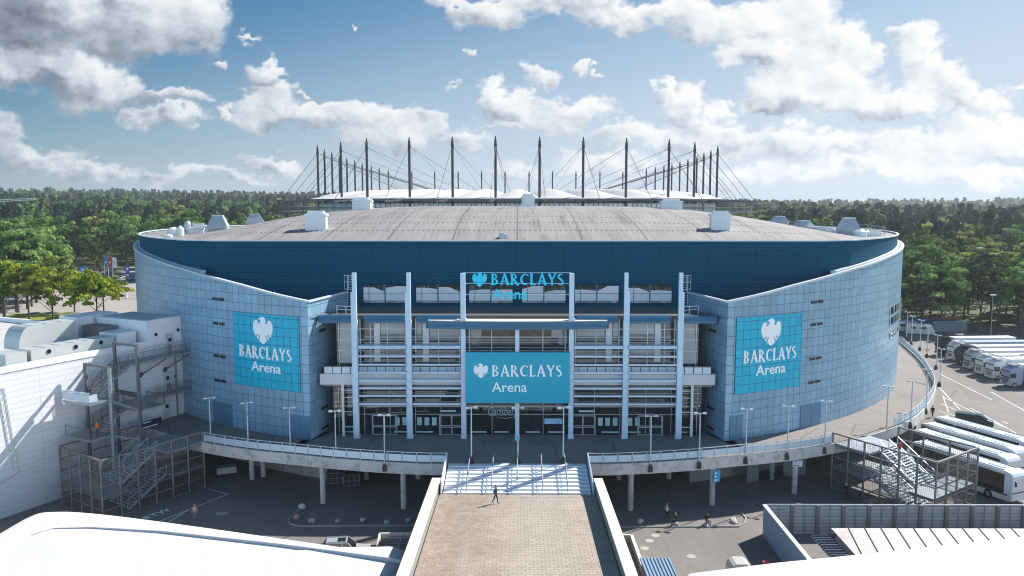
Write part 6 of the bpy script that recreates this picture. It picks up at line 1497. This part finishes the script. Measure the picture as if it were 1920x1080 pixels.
for s_ in (-1,1): mb = MB(); mb.box(min(s_*1.11,s_*1.14), max(s_*1.11,s_*1.14), -1.2, 2.2, 1.6, 2.2); o = mb.build('side_window', M_carglass); o.parent = t
for x in (-1,1):
    for y in (-2.1,1.8): wheel(t, x, y, .35)
def container(px, py, rz, L, m, lb, h=2.9):
    p = at(px, py, G); t = empty('shipping_container', (p.x, p.y, G), rz, lb, 'container'); mb = MB(); mb.box(-L/2, L/2, -1.22, 1.22, .15, h)
    for i in range(int(L/.35)):
        x = -L/2+.2+i*.35
        for y in (-1.26, 1.22): mb.box(x-.08, x+.08, y, y+.04, .25, h-.1)
    o = mb.build('shell', m); o.parent = t
    mb = MB(); 
    for x in (-L/2, L/2):
        for y in (-1.2, 1.2): mb.bar((x, y, 0), (x, y, h+.03), .16)
    o = mb.build('frame', m); o.parent = t; return t
container(1738, 618, R(-25), 12.2, P_blue, 'long blue container at the forest edge'); container(1775, 622, R(4), 9, mat('slate_container', (.12,.16,.20), .6), 'slate grey container right of the blue one'); container(1768, 616, R(2), 7, mat('rust_red_roof', (.30,.09,.06), .7), 'rust red container just behind the slate grey one', 3.2)
# under the walkway on the left: dark equipment trolleys and a trailer
for (px, py, lb) in ((628,908,'black equipment case stack behind the second column from the left'),(660,913,'black equipment case stack nearest the driveway'),(655,898,'black equipment case stack farthest in the shade')):
    p = at(px, py, G); t = empty('equipment_cart', tuple(p), .15, lb, 'equipment cart', 'black equipment carts under the walkway'); mb = MB(); mb.box(-.95,.95,-.5,.5,.25,1.5); mb.box(-.8,.8,-.45,.45,1.5,1.75); o = mb.build('case', M_blackp); o.parent = t
    mb = MB()
    for z in (.3,.9,1.5): mb.box(-.98,.98,-.53,-.5,z-.02,z+.02)
    for x in (-.9,-.3,.3,.9): mb.box(x-.02,x+.02,-.54,-.5,.3,1.5)
    o = mb.build('edge_trim', M_galv); o.parent = t
    for x in (-.7,.7):
        for y in (-.4,.4): mb = MB(); mb.tube((x-.05,y,.12),(x+.05,y,.12),.12,.12,8); o = mb.build('castor', M_black); o.parent = t
p = at(425, 893, G); t = empty('trailer', tuple(p), .4, 'small flat white trailer in the dark behind the leftmost column', 'trailer'); mb = MB(); mb.box(-1.1,1.1,-.6,.6,.5,1.25); o = mb.build('body', P_silver); o.parent = t; wheel(t,-.9,0,.3); wheel(t,.9,0,.3)
# hut with ribbed blue roof, white covered machine, red box (bottom right yard)
p = at(1232, 1062, G+2.2); t = empty('ribbed_roof_hut', (p.x+.1, p.y-.5, G), 0.03, 'small hut with ribbed light blue roof right of the footbridge', 'hut')
mb = MB(); mb.box(-1.15,1.15,-1.9,1.9,0,2.1); o = mb.build('wall', M_blackp); o.parent = t
mb = MB(); mb.quad((-1.3,-2.1,2.12),(1.3,-2.1,2.12),(1.3,2.1,2.2),(-1.3,2.1,2.2))
for i in range(9): x = -1.2+i*.3; mb.bar((x,-2.1,2.17),(x,2.1,2.25),.12,.08)
o = mb.build('roof', mat('light_blue_ribbed_metal', (.30,.42,.56), .4, .3)); o.parent = t
p = at(1384, 1052, G+1.3); t = empty('covered_machine', (p.x, p.y-.3, G), 0, 'white curved hood of a machine behind the low fence', 'machine')
mb = MB(); prof_ = [(-.95,.9),(-.75,1.35),(-.45,1.5),(.45,1.5),(.8,1.3),(1.0,.8),(1.0,.3),(-.95,.3)]; Mx = Matrix(((1,0,0,0),(0,0,1,0),(0,1,0,0),(0,0,0,1))); mb.prism(prof_, -.8, .8, Mx); o = mb.build('hood', P_cream); o.parent = t
mb = MB(); mb.box(-.8,.8,-.7,.7,0,.35); o = mb.build('base', M_dsteel); o.parent = t
p = at(1437, 1046, G+1.2); t = empty('waste_bin', (p.x, p.y, G), 0, 'small red bin at the foot of the blue grey screen wall', 'bin'); mb = MB(); mb.box(-.28,.28,-.25,.25,.1,.8); mb.box(-.31,.31,-.28,.27,.8,.88); o = mb.build('body', P_redp); o.parent = t
mb = MB(); mb.tube((-.3,.3,.1),(.3,.3,.1),.1,.1,8); o = mb.build('wheel', M_black); o.parent = t

for (px, py), lb in zip(((1541,957),(1564,957),(1588,956),(1612,956)),('leftmost white topped bollard behind the board fence','second white topped bollard from the left behind the board fence','third white topped bollard from the left behind the board fence','rightmost white topped bollard behind the board fence')):
    p = at(px, py-4, G+1.1); t = empty('bollard', (p.x, p.y, G), 0, lb, 'bollard', 'white topped bollards behind the board fence'); mb = MB(); mb.tube((0,0,0),(0,0,.85),.09,.09,10); o = mb.build('post', M_dsteel); o.parent = t
    mb = MB(); mb.tube((0,0,.85),(0,0,1.05),.09,.09,10); mb.ball((0,0,1.05),.09,8,(1,1,.5)); o = mb.build('cap', M_white); o.parent = t
# ------------------------------------------------------------ stadium behind the arena
stad = empty('stadium', (0, 330, 6), 0, 'football stadium with white membrane roof and dark masts rising behind the arena', 'stadium')
def sp_(mb, name, m, parent=None, **k):
    o = mb.build(name, m, None, **k); o.parent = parent or stad; o.matrix_parent_inverse = Matrix.Identity(4) if parent else Matrix.Translation(-Vector((0,330,6))); return o
M_mast = mat('dark_mast_steel', (.035,.04,.05), .5, .3, var=.15)
M_membr = mat('stadium_membrane', (.60,.575,.55), .6, var=.06)
ZT, ZRIM = 46.2, 29.0
masts = []     # x, y, r
for px, top in ((687,259),(767,257),(848,256),(929,255),(1012,256),(1094,257),(1175,258),(1255,261)):
    p = aty(px, top, 232); masts.append((p.x, 232, p.z, .42, 'n'))
for px, top, Y in ((638.5,266,250),(1303,266,250)): p = aty(px, top, Y); masts.append((p.x, Y, p.z, .42, 'c'))
L_ = [(595,272),(608,280),(622,285),(636,292),(650,296),(665,300),(679,305),(696,310),(711,314),(728,318)]
R_ = [(1346,273),(1333,281),(1320,286),(1307,292),(1290,297),(1275,302),(1260,306),(1245,309),(1229,313),(1212,316)]
for seq in (L_, R_):
    for i, (px, top) in enumerate(seq):
        Y = 19.4*1500/(383-top)*1.0; p = aty(px, top, Y); masts.append((p.x, Y, p.z, .42, 's'))
for px in (772,815,859,903,947,992,1036,1080,1125,1168): p = aty(px, 320, 462); masts.append((p.x, 462, p.z, .42, 'f'))
for (x, y, zt, r, kd) in masts:
    mb = MB(); mb.tube((x,y,4), (x,y,zt-1.2), r, r*.85, 8); mb.tube((x,y,zt-1.2), (x,y,zt), r*.7, r*.3, 8)
    mb.tube((x,y,zt-3.2), (x,y,zt-2.2), r*.95, r*1.15, 8)
    sp_(mb, 'mast', M_mast)
# outline of the stand (through the masts) and the roof cushions
Xs = 66.0; near_y, far_y = 232, 462
ctr = Vector((0, 347, 0))
ringp = [(-43.7,232),(-31.2,232),(-18.8,232),(-6.3,232),(6.5,232),(19.2,232),(31.7,232),(44.1,232),(55.5,250)]+[(m[0], m[1]) for m in masts if m[4] == 's' and m[0] > 0]+[(m[0], m[1]) for m in masts if m[4] == 'f'][::-1]+[(m[0], m[1]) for m in masts if m[4] == 's' and m[0] < 0][::-1]+[(-55.3,250)]
kN = len(ringp)
inner_ = [Vector((p[0], p[1], 0)).lerp(ctr, .42 if abs(p[0]) > 50 or p[1] in (232,462) else .42) for p in ringp]
for i in range(kN):
    a, b2 = Vector((*ringp[i], 0)), Vector((*ringp[(i+1)%kN], 0)); c2, d2 = inner_[(i+1)%kN], inner_[i]
    out_ = 4.5
    na = (a-ctr).normalized()*out_; nb = (b2-ctr).normalized()*out_
    mb = MB(); nu, nv = 8, 8
    def fs(s, t):
        o_ = (a+na).lerp(b2+nb, s); q_ = d2.lerp(c2, s); p = o_.lerp(q_, t)
        z = 28.6+4.2*math.sin(PI*s)**.7*math.sin(min(1, t*1.5)*PI)**.7*(1 if t < .66 else .9)+1.6*t
        z = 28.6+(1.9*math.sin(PI*s)+.2)*math.sin(PI*min(1, t*1.05))**.6+2.2*t if 0 < t < 1 else 28.6+2.2*t
        return (p.x, p.y, z)
    surf(mb, fs, nu, nv)
    sp_(mb, 'membrane_cushion', M_membr, smooth=True)
mb = MB(); M_sring = mat('stadium_ring_steel', (.10,.11,.12), .5, .3)
op = [Vector((*p, 0))+(Vector((*p, 0))-ctr).normalized()*4.5 for p in ringp]
for i in range(kN):
    a, b2 = op[i], op[(i+1)%kN]; mb.bar(a+Vector((0,0,28.3)), b2+Vector((0,0,28.3)), 1.0, .7)
sp_(mb, 'roof_ring', M_sring)
mb = MB()
for i in range(kN):
    a, b2 = Vector((*ringp[i], 0)), Vector((*ringp[(i+1)%kN], 0)); surf(mb, lambda s, t: tuple(a.lerp(b2, s)+Vector((0,0,4+23.2*t))), 1, 1, lambda s, t: ((b2-a).length*s, 23.2*t))
sp_(mb, 'glazed_facade', uvpanel('stadium_glazing', (.50,.55,.60), 1.4, 5.0, .12, lc=(.06,.07,.08), rough=.3, metal=.2, pvar=.2, grime=.2))
# outer frame that takes the stays
outer = [Vector((p[0], p[1], 0))+(Vector((p[0]*1.6, p[1]-347, 0))).normalized()*13 for p in ringp]
mb = MB()
for i in range(kN):
    a, b2 = outer[i], outer[(i+1)%kN]
    mb.bar(a+Vector((0,0,27.8)), op[i]+Vector((0,0,28.2)), .45, .5)
    if abs(a.x) > 50: mb.bar(a+Vector((0,0,27.8)), a+Vector((0,0,4)), .35)
    mb.bar(a+Vector((0,0,26.0)), b2+Vector((0,0,26.0)), .35, .35)
for i in range(kN):
    a, b2 = outer[i], outer[(i+1)%kN]; mb.bar(a+Vector((0,0,24.6)), b2+Vector((0,0,24.6)), 1.2, .35)
sp_(mb, 'outer_frame', M_sring)
for (x, y, zt, r, kd) in masts:
    if kd == 'f' : continue
    i = min(range(kN), key=lambda j: (ringp[j][0]-x)**2+(ringp[j][1]-y)**2)
    mb = MB(); top = Vector((x, y, zt-2.6)); mb.tube(top, outer[i]+Vector((0,0,28)), .07, .07, 4)
    tgt = Vector((x, y, 0)).lerp(ctr, .60)+Vector((0,0,30.5)); mb.tube(top, tgt, .06, .06, 4)
    mb.tube(top, Vector((x, y, 0)).lerp(ctr, .36)+Vector((0,0,31.5)), .04, .04, 4)
    sp_(mb, 'stay_cable', M_mast)
# ------------------------------------------------------------ distant things
p = aty(1558, 378, 2000); t = empty('distant_tower', (p.x, 2000, 0), 0, 'slim grey tower far away on the right horizon', 'tower'); mb = MB(); mb.box(-2.6,2.6,-2,2,0,p.z-1+9); o = mb.build('shaft', M_concd); o.parent = t
mb = MB(); mb.box(-3.4,3.4,-3,3,p.z+5,p.z+6.5); o = mb.build('platform', M_dsteel); o.parent = t
cr_ = empty('crane_jib', tuple(aty(-40, 380, 300)), 0, 'pale crane jib reaching in from the left picture edge above the trees', 'crane')
mb = MB(); a, c = Vector((0,0,0)), aty(66,374.5,300)-aty(-40,380,300)
for dz, dy in ((0,-.5),(0,.5),(.9,0)): mb.bar(a+Vector((0,dy,dz)), c+Vector((0,dy*.4,dz*.5)), .2)
for i in range(14): q_ = a.lerp(c, i/14); q2 = a.lerp(c, (i+1)/14); mb.bar(q_+Vector((0,-.5,0)), q2+Vector((0,0,.8)), .1)
o = mb.build('jib', mat('crane_white', (.7,.66,.6), .5)); o.parent = cr_
mb = MB(); mb.tube((-6,0,-32),(-6,0,2),.8,.8,4); o = mb.build('mast', mat('crane_red', (.5,.15,.1), .5)); o.parent = cr_
def flag(px, pb, pt, ptf, m, lb, emblem=None):
    p = at(px, pb, G); top = aty(px, pt, p.y); t = empty('flag', tuple(p), 0, lb, 'flag', 'flags and banners by the distant car park'); h = top.z-G
    mb = MB(); mb.tube((0,0,0),(0,0,h),.09,.06,6); o = mb.build('pole', M_white); o.parent = t
    hh = (ptf-pt)*p.y/1500; mb = MB(); w = 1.9; 
    surf(mb, lambda s, q: (.06+w*s, .25*math.sin(s*7+q*3), h-.1-hh*(1-q)-.15*s), 8, 6); o = mb.build('cloth', m); o.parent = t
    mb = MB()
    for i in range(10): a_, b2 = 2*PI*i/10, 2*PI*(i+1)/10; mb.quad((w*.5+.4*math.cos(a_),-.30,h-hh*.55+.4*math.sin(a_)),(w*.5+.4*math.cos(b2),-.30,h-hh*.55+.4*math.sin(b2)),(w*.5,-.30,h-hh*.55))
    o = mb.build('emblem', emblem or M_white); o.parent = t
flag(197, 520, 481, 500, P_blue, 'blue flag with pale emblem, left of the three'); flag(204, 521, 481, 501, P_redp, 'red flag with white emblem, middle of the three'); flag(212, 521, 482, 501, M_white, 'white flag, right of the three', M_galv)
for (px, pb, pt, w, lb) in ((157,528,500,2.6,'blue upright banner with white emblem left of the flags'),(240,527,497,1.6,'blue upright banner right by the arena wall')):
    p = at(px, pb, G); t = empty('upright_banner', tuple(p), .2, lb, 'banner'); h = aty(px, pt, p.y).z-G; mb = MB(); mb.box(-w/2,w/2,-.1,.1,0,h); o = mb.build('board', mat('bright_blue_board', (.01,.16,.50), .5)); o.parent = t
    mb = MB(); mb.box(-w*.25,w*.25,-.14,-.1,h*.68,h*.86); mb.box(-w*.3,w*.3,-.14,-.1,h*.30,h*.42); mb.box(-w*.2,w*.2,-.14,-.1,h*.15,h*.22); o = mb.build('emblem', M_white); o.parent = t
# goal-like white posts and walls on the road
p = at(240, 560, G); t = empty('height_barrier', tuple(p), .1, 'white portal posts over the distant road beside the arena', 'barrier'); mb = MB()
for x in (-5.5,-.5,3.5): mb.bar((x,0,0),(x,0,3.6),.45)
for z in (.8,1.4): mb.bar((-5.5,0,z),(8,2,z),.12)
o = mb.build('posts', M_white); o.parent = t
def arc_lamp(px, pb, pt, lb, s_=1):
    p = at(px, pb, G); h = aty(px, pt, p.y).z-G; t = empty('arched_street_lamp', tuple(p), 0, lb, 'street lamp'); mb = MB(); pr_ = (0,0,0); pts_ = [(0,0,0),(0,0,h*.7)]+[(s_*2.2*(1-math.cos(a)), 0, h*.7+h*.3*math.sin(a)) for a in np.linspace(.3, PI/2, 6)]
    for a, c in zip(pts_, pts_[1:]): mb.tube(a, c, .09, .08, 6)
    o = mb.build('pole', M_white); o.parent = t; mb = MB(); q_ = pts_[-1]; mb.box(q_[0]-.1,q_[0]+.9,-.2,.2,q_[2]-.15,q_[2]+.05); o = mb.build('lamp_head', M_galv); o.parent = t
arc_lamp(112, 535, 501, 'white arched street lamp left of the blue banner'); arc_lamp(187, 535, 508, 'white arched street lamp below the flags')
p = at(1663, 470, 0); 
for px, pt, pb, lb in ((1837,466,520,'lamp with round white head among the right hand trees'),):
    q_ = aty(px, pt, 250); t = empty('forest_lamp', (q_.x, 250, G), 0, lb, 'street lamp'); mb = MB(); mb.tube((0,0,0),(0,0,q_.z-G),.12,.08,6); o = mb.build('pole', M_galv); o.parent = t; mb = MB(); mb.box(-.8,.8,-.3,.3,q_.z-G,q_.z-G+.4); o = mb.build('lamp_head', M_white); o.parent = t
q_ = aty(1862, 553, 195); t = empty('yard_flood_light', (q_.x, 195, G), 0, 'tall yard light standing against the right hand forest edge', 'street lamp'); mb = MB(); mb.tube((0,0,0),(0,0,q_.z-G),.12,.08,6); o = mb.build('pole', M_galv); o.parent = t; mb = MB(); mb.box(-.7,.7,-.2,.2,q_.z-G-.1,q_.z-G+.15); o = mb.build('lamp_head', M_white); o.parent = t
# hall building far left behind trees (pale roofs)
for (px, py, w, d, h, lb) in ((250,470,26,16,7,'low pale building glimpsed between trees beside the arena'),):
    p = at(px, 515, G); t = empty('low_building', (p.x+4, p.y+40, G), 0, lb, 'building'); mb = MB(); mb.box(-w/2,w/2,0,d,0,h); o = mb.build('wall', M_pave); o.parent = t; mb = MB(); mb.box(-w/2-.4,w/2+.4,-.4,d+.4,h,h+.4); o = mb.build('roof', M_white); o.parent = t

# ------------------------------------------------------------ trees
def leafmat(name, c, c2, trans=.38):
    m, nt, b = newmat(name)
    oi = NM(nt, 'ShaderNodeObjectInfo'); at_ = NM(nt, 'ShaderNodeAttribute'); at_.attribute_name = 'tone'
    n1 = noise(nt, .35, 4); 
    c_ = mixc(nt, MM(nt, 'ADD', MM(nt, 'MULTIPLY', ramp(nt, at_.outputs['Fac'], .15, .8), .9), MM(nt, 'MULTIPLY', n1, .15)), c, c2)  # tone varies per clump, its contrast also painting lit and shaded foliage
    q = NM(nt, 'ShaderNodeVectorMath', operation='SCALE'); nt.links.new(c_, q.inputs[0]); nt.links.new(MM(nt, 'MULTIPLY_ADD', oi.outputs['Random'], .6, .7), q.inputs['Scale'])
    nt.links.new(q.outputs[0], b.inputs['Base Color']); b.inputs['Roughness'].default_value = .75; b.inputs['Specular IOR Level'].default_value = .12
    tr_ = NM(nt, 'ShaderNodeBsdfTranslucent'); nt.links.new(q.outputs[0], tr_.inputs[0]); ms = NM(nt, 'ShaderNodeMixShader'); ms.inputs[0].default_value = trans
    nt.links.new(b.outputs[0], ms.inputs[1]); nt.links.new(tr_.outputs[0], ms.inputs[2]); nt.links.new(ms.outputs[0], nt.nodes['Material Output'].inputs[0]); return m
ML = {'dark': leafmat('dark_leaves', (.030,.072,.020), (.17,.28,.075)), 'mid': leafmat('mid_green_leaves', (.050,.105,.026), (.26,.38,.11)), 'pale': leafmat('pale_leaves', (.10,.15,.032), (.44,.47,.15)), 'lime': leafmat('lime_leaves', (.10,.15,.012), (.32,.36,.035)), 'conifer': leafmat('conifer_needles', (.022,.060,.036), (.095,.18,.095), .1), 'blue': leafmat('bluish_leaves', (.04,.07,.045), (.09,.13,.08))}
M_bark = mat('bark', (.09,.07,.055), .95, var=.35, scale=3, bmp=.5)
def leaf_cloud(n_cl, per, rx, ry, rzz, z0, leaf, seed, cl_r=.26, conifer=False, gap=.0, shell=.55):
    """leaf-sized quads in clumps spread through a lumpy crown; returns verts, faces, tone"""
    g = np.random.default_rng(seed); C_, Rr = [], []
    lobes = g.normal(size=(7, 3)); lobes /= np.linalg.norm(lobes, axis=1)[:, None]; la = g.uniform(-.22, .22, 7)
    while len(C_) < n_cl:
        if conifer:
            t = g.uniform(0, 1)**.75; a = g.uniform(0, 2*PI); rad = (1-t)*.95+.06; rr = rad*g.uniform(.55, 1.0)
            C_.append((rr*math.cos(a)*rx, rr*math.sin(a)*ry, z0+t*2*rzz*.97)); Rr.append((.28*(1-t)+.10)*rx)
        else:
            d = g.normal(size=3); d /= np.linalg.norm(d); r = g.uniform(shell, 1.0)**.7
            if d[2] < -.55: continue
            k = 1+sum(la[i]*max(0, d@lobes[i])**3*2 for i in range(7)); r *= k
            C_.append((d[0]*r*rx, d[1]*r*ry, z0+rzz+d[2]*r*rzz)); Rr.append(cl_r*rx*g.uniform(.6, 1.25))
    C_ = np.array(C_); Rr = np.array(Rr); idx = np.repeat(np.arange(n_cl), per); N_ = len(idx)
    d = g.normal(size=(N_, 3)); d /= np.linalg.norm(d, axis=1)[:, None]; d[:, 2] = np.abs(d[:, 2])*.9-.25
    P = C_[idx]+d*(Rr[idx]*g.uniform(.55, 1.0, N_))[:, None]*np.array([1, 1, .7])
    nrm = d+g.normal(scale=.28, size=(N_, 3)); nrm /= np.linalg.norm(nrm, axis=1)[:, None]
    a = np.cross(nrm, g.normal(size=(N_, 3))); a /= np.linalg.norm(a, axis=1)[:, None]; b_ = np.cross(nrm, a)
    s = (leaf*g.uniform(.6, 1.3, N_))[:, None]
    V = np.stack([P-a*s-b_*s*.6, P+a*s-b_*s*.75, P+a*s*.8+b_*s*.7, P-a*s*.9+b_*s*.55], 1).reshape(-1, 3)
    F = np.arange(N_*4).reshape(-1, 4); tone = np.clip(g.uniform(.0, 1, n_cl)[idx]*.6+g.uniform(0, .4, N_), 0, 1)
    return V, F, tone
def np_mesh(name, V, F, tone, m):
    me = bpy.data.meshes.new(name); me.vertices.add(len(V)); me.vertices.foreach_set('co', V.astype(np.float32).ravel()); me.loops.add(F.size); me.loops.foreach_set('vertex_index', F.astype(np.int32).ravel())
    me.polygons.add(len(F)); me.polygons.foreach_set('loop_start', np.arange(0, F.size, 4, dtype=np.int32)); me.polygons.foreach_set('loop_total', np.full(len(F), 4, dtype=np.int32))
    at_ = me.attributes.new('tone', 'FLOAT', 'FACE'); at_.data.foreach_set('value', tone.astype(np.float32)); me.materials.append(m); me.update(calc_edges=True); me.validate(); return me
def make_tree(name, label, cat, m, H_, W_, seed, conifer=False, n_cl=46, per=52, leaf=.42, group=None, trunk=.13, shell=.5, cl_r=.27):
    t = empty(name, (0,0,0), 0, label, cat, group); z0 = H_*trunk*(.35 if conifer else 1)
    V, F, tone = leaf_cloud(n_cl, per, W_/2, W_/2, (H_-z0)/2, z0, leaf, seed, conifer=conifer, shell=shell, cl_r=cl_r)
    o = bpy.data.objects.new('crown', np_mesh('crown', V, F, tone, m)); COL.objects.link(o); o.parent = t
    mb = MB(); g = random.Random(seed); r0 = H_*.018; mb.tube((0,0,-.4), (0,0,z0*1.1), r0, r0*.75, 8); mb.tube((0,0,z0*1.1), (.2,.1,H_*(.95 if conifer else .78)), r0*.75, r0*.15, 6)
    if not conifer:
        for i in range(7):
            a = i*2.4+g.random(); zz = z0*(.8)+i*(H_-z0)*.07; mb.tube((0,0,zz), (math.cos(a)*W_*.34, math.sin(a)*W_*.34, zz+(H_-z0)*.35), r0*.4, r0*.08, 5)
    o = mb.build('trunk', M_bark); o.parent = t
    return t
protos = {
 'dark': [make_tree('broadleaf_tree', 'x', 'tree', ML['dark'], 20, 14.5, 21+i, n_cl=60, per=60, leaf=.46) for i in range(2)],
 'mid': [make_tree('broadleaf_tree', 'x', 'tree', ML['mid'], 20, 14.5, 31+i, n_cl=60, per=60, leaf=.46) for i in range(3)],
 'pale': [make_tree('broadleaf_tree', 'x', 'tree', ML['pale'], 20, 13.0, 41+i, n_cl=55, per=55, leaf=.38) for i in range(2)],
 'lime': [make_tree('small_tree', 'x', 'tree', ML['lime'], 11, 10.0, 51+i, n_cl=60, per=50, leaf=.26, trunk=.24, shell=.25) for i in range(2)],
 'conifer': [make_tree('conifer_tree', 'x', 'tree', ML['conifer'], 22, 8.5, 61+i, conifer=True, n_cl=60, per=45, leaf=.36) for i in range(2)],
 'birch': [make_tree('birch_tree', 'x', 'tree', ML['blue'], 19, 8, 71, n_cl=60, per=45, leaf=.28, trunk=.22)],
}
first = {id(t): True for k in protos for t in protos[k]}
def put(kind, x, y, s, label, group, sz=1.0, z=None):
    pl = protos[kind]; t = pl[random.randrange(len(pl))]
    if first[id(t)]: first[id(t)] = False; o = t
    else: o = copy_tree(t)
    o.location = (x, y, (hgt(x, y) if z is None else z)); o.rotation_euler = (0,0,random.uniform(0,6.28)); o.scale = (s*random.uniform(.92,1.08), s*random.uniform(.92,1.08), s*sz)
    o['label'] = label; o['group'] = group; return o
random.seed(19)
# lime trees by the lawn
for px, pb, s, lb in ((55,603,1.05,'yellow green tree at the lawn, beside the white cars'),(100,606,1.0,'yellow green tree between the leftmost tree and the lawn'),(183,610,1.0,'round yellow green tree standing in the bright lawn, rightmost of its row'),(10,600,1.1,'yellow green tree cut by the left picture edge'),(95,560,1.15,'bright lime tree behind the lawn row'),(140,585,.9,'small olive green tree between the lawn trees'),(60,575,1.25,'lime tree in the second row behind the white cars'),(195,590,.8,'small lime tree just behind the rightmost lawn tree'),(30,585,1.2,'lime tree of the second row near the left picture edge')):
    p = at(px, pb, G); put('lime', p.x, p.y, s*1.42, lb, 'yellow green trees along the lawn')
# left hand wood edge
GE = 'broad trees at the edge of the left wood'
big = [(-10,244,1.2,'mid'),(22,238,1.15,'mid'),(58,262,1.08,'mid'),(92,290,.95,'mid'),(-45,240,1.25,'mid'),(-25,275,1.25,'dark'),(20,285,1.2,'mid'),(66,300,1.05,'pale'),(84,268,.85,'mid'),(40,246,.95,'pale'),(-5,228,1.0,'dark')]
for px, Y, s, k in big: x = aty(px, 400, Y).x; put(k, x, Y, s*1.12, 'large spreading tree of the tall clump left of the distant car park', GE, 1.0)
n_i = 0
for row, (Y0, st_, s0) in enumerate(((352,9.5,1.15),(366,10,1.2),(384,11,1.25),(410,13,1.25))):
    x = -265.0+row*4
    while x < -96+row*3:
        Y = Y0+random.uniform(-5,5)
        if Y < 372 and -208 < x < -158: x += st_; continue
        put(random.choice(['dark','dark','mid','mid','mid','pale']), x, Y, s0*random.uniform(.9,1.12), 'broad tree of the tall row closing off the left car park', GE, random.uniform(.9,1.1)); x += st_*random.uniform(.85,1.2); n_i += 1
# right hand wood edge
GR = 'trees of the wood edge behind the trucks'
for row, (Y0, st_, s0) in enumerate(((206,8.5,1.05),(216,9.5,1.12),(230,9,1.0),(246,10,1.0),(264,10.5,1.0),(284,11,1.0))):
    x = 84.0+row*7-10
    while x < 175+row*10:
        Y = Y0+random.uniform(-4,4)+(x-100)*-.12
        if x > 100: pass
        k = random.choice(['dark','dark','mid','mid','pale','birch']) if row < 2 else random.choice(['dark','mid','pale','pale','pale','conifer'])
        s = s0*random.uniform(.82,1.1)
        if x > 135 and row == 0: s *= 1.05
        put(k, x, Y, s, {'dark':'dark green tree in the wood edge behind the truck row','mid':'mid green tree in the wood edge behind the truck row','pale':'pale yellow green tree in the wood edge behind the truck row','birch':'thin bluish tree in the wood edge behind the truck row','conifer':'dark conifer standing above the wood edge at the right'}[k], GR, random.uniform(.85,1.05)); x += st_*random.uniform(.8,1.2)
for i, (px, Y) in enumerate(((1905,330),(1880,345),(1840,350),(1920,300),(1890,310))): x = aty(px, 400, Y).x; put('dark', x, Y, 1.15, 'tall rounded tree rising at the right picture edge', GR)
# the far wood: one mass of low detail trees
def far_forest():
    g = np.random.default_rng(5); Vs, Fs, Ts = [], [], []; off = 0
    base = []
    for k_ in range(5):
        con = k_ >= 3; V, F, tn = leaf_cloud(16 if not con else 14, 7, 4.6 if not con else 3.3, 4.6 if not con else 3.3, 6.5 if not con else 8.0, 5.0 if not con else 3.5, 1.15 if not con else .95, 100+k_, cl_r=.36, conifer=con)
        base.append((V, F, tn, con))
    pts = []
    d = 300.0
    while d < 1900:
        sp = 7.2+(d-300)*.0085; x = -d*.95
        while x < d*.95:
            X = x+g.uniform(-.4,.4)*sp; Y = d+g.uniform(-.4,.4)*sp
            if not (abs(X) < 100 and Y < 500) and not (X < -60 and Y < 428 and X > -340) and not (X > 60 and X < 200+Y*.1 and Y < 300) and not (abs(X)<70 and Y<520): pts.append((X, Y))
            x += sp
        d += sp*.95
    base_idx = g.integers(0, 5, len(pts))
    for (X, Y), bi in zip(pts, base_idx):
        pc = .5+.5*math.sin(X*.011+2)*math.sin(Y*.009+1)          # stands of conifers and of broad trees
        con = g.uniform() < (.62*pc+.12)
        k_ = (3+int(g.integers(0, 2))) if con else int(g.integers(0, 3)); V, F, tn, _ = base[k_]
        s = g.uniform(.72, 1.32)*(1.10 if con else 1.0)*(1+.00035*Y); a = g.uniform(0, 6.28); c, s_ = math.cos(a), math.sin(a)
        if Y > 800: sel = g.uniform(size=len(F)) < .7
        else: sel = np.ones(len(F), bool)
        Q = V.reshape(-1, 4, 3)[sel].reshape(-1, 3); sc = s*(1.12 if Y > 800 else 1)
        W_ = np.stack([(Q[:,0]*c-Q[:,1]*s_)*sc+X, (Q[:,0]*s_+Q[:,1]*c)*sc+Y, Q[:,2]*s+hgt(X, Y)], 1)
        Vs.append(W_); n_ = len(W_)//4; bt_ = g.uniform(.0,.9); Ts.append((np.clip(tn[sel]*.45+bt_*.6, 0, 1), np.full(n_, 1 if con else 0)))
    V = np.concatenate(Vs); tone = np.concatenate([t_[0] for t_ in Ts]); mi = np.concatenate([t_[1] for t_ in Ts]).astype(np.int32)
    F = np.arange(len(V)).reshape(-1, 4); me = np_mesh('far_wood', V, F, tone, ML['mid']); me.materials.append(ML['conifer']); me.polygons.foreach_set('material_index', mi)
    o = bpy.data.objects.new('far_wood', me); COL.objects.link(o); tag(o, 'mixed forest of broad trees and conifers stretching to the horizon', 'forest', kind='stuff'); print('far wood', len(pts), len(F))
far_forest()
# grass verge under the trees
# ------------------------------------------------------------ haze
HAZE = True
if HAZE:
    mb = MB(); mb.box(-2300, 2300, -120, 2300, G-3, 95); hzo = mb.build('haze', bpy.data.materials.new('haze_air')); m = hzo.data.materials[0]; m.use_nodes = True; nt = m.node_tree; nt.nodes.clear()
    o_ = nt.nodes.new('ShaderNodeOutputMaterial'); pv = nt.nodes.new('ShaderNodeVolumePrincipled'); pv.inputs['Color'].default_value = (.86,.92,1,1); pv.inputs['Density'].default_value = .00014; pv.inputs['Anisotropy'].default_value = .3
    nt.links.new(pv.outputs[0], o_.inputs['Volume']); tag(hzo, 'faint bluish summer haze', 'haze', kind='stuff')
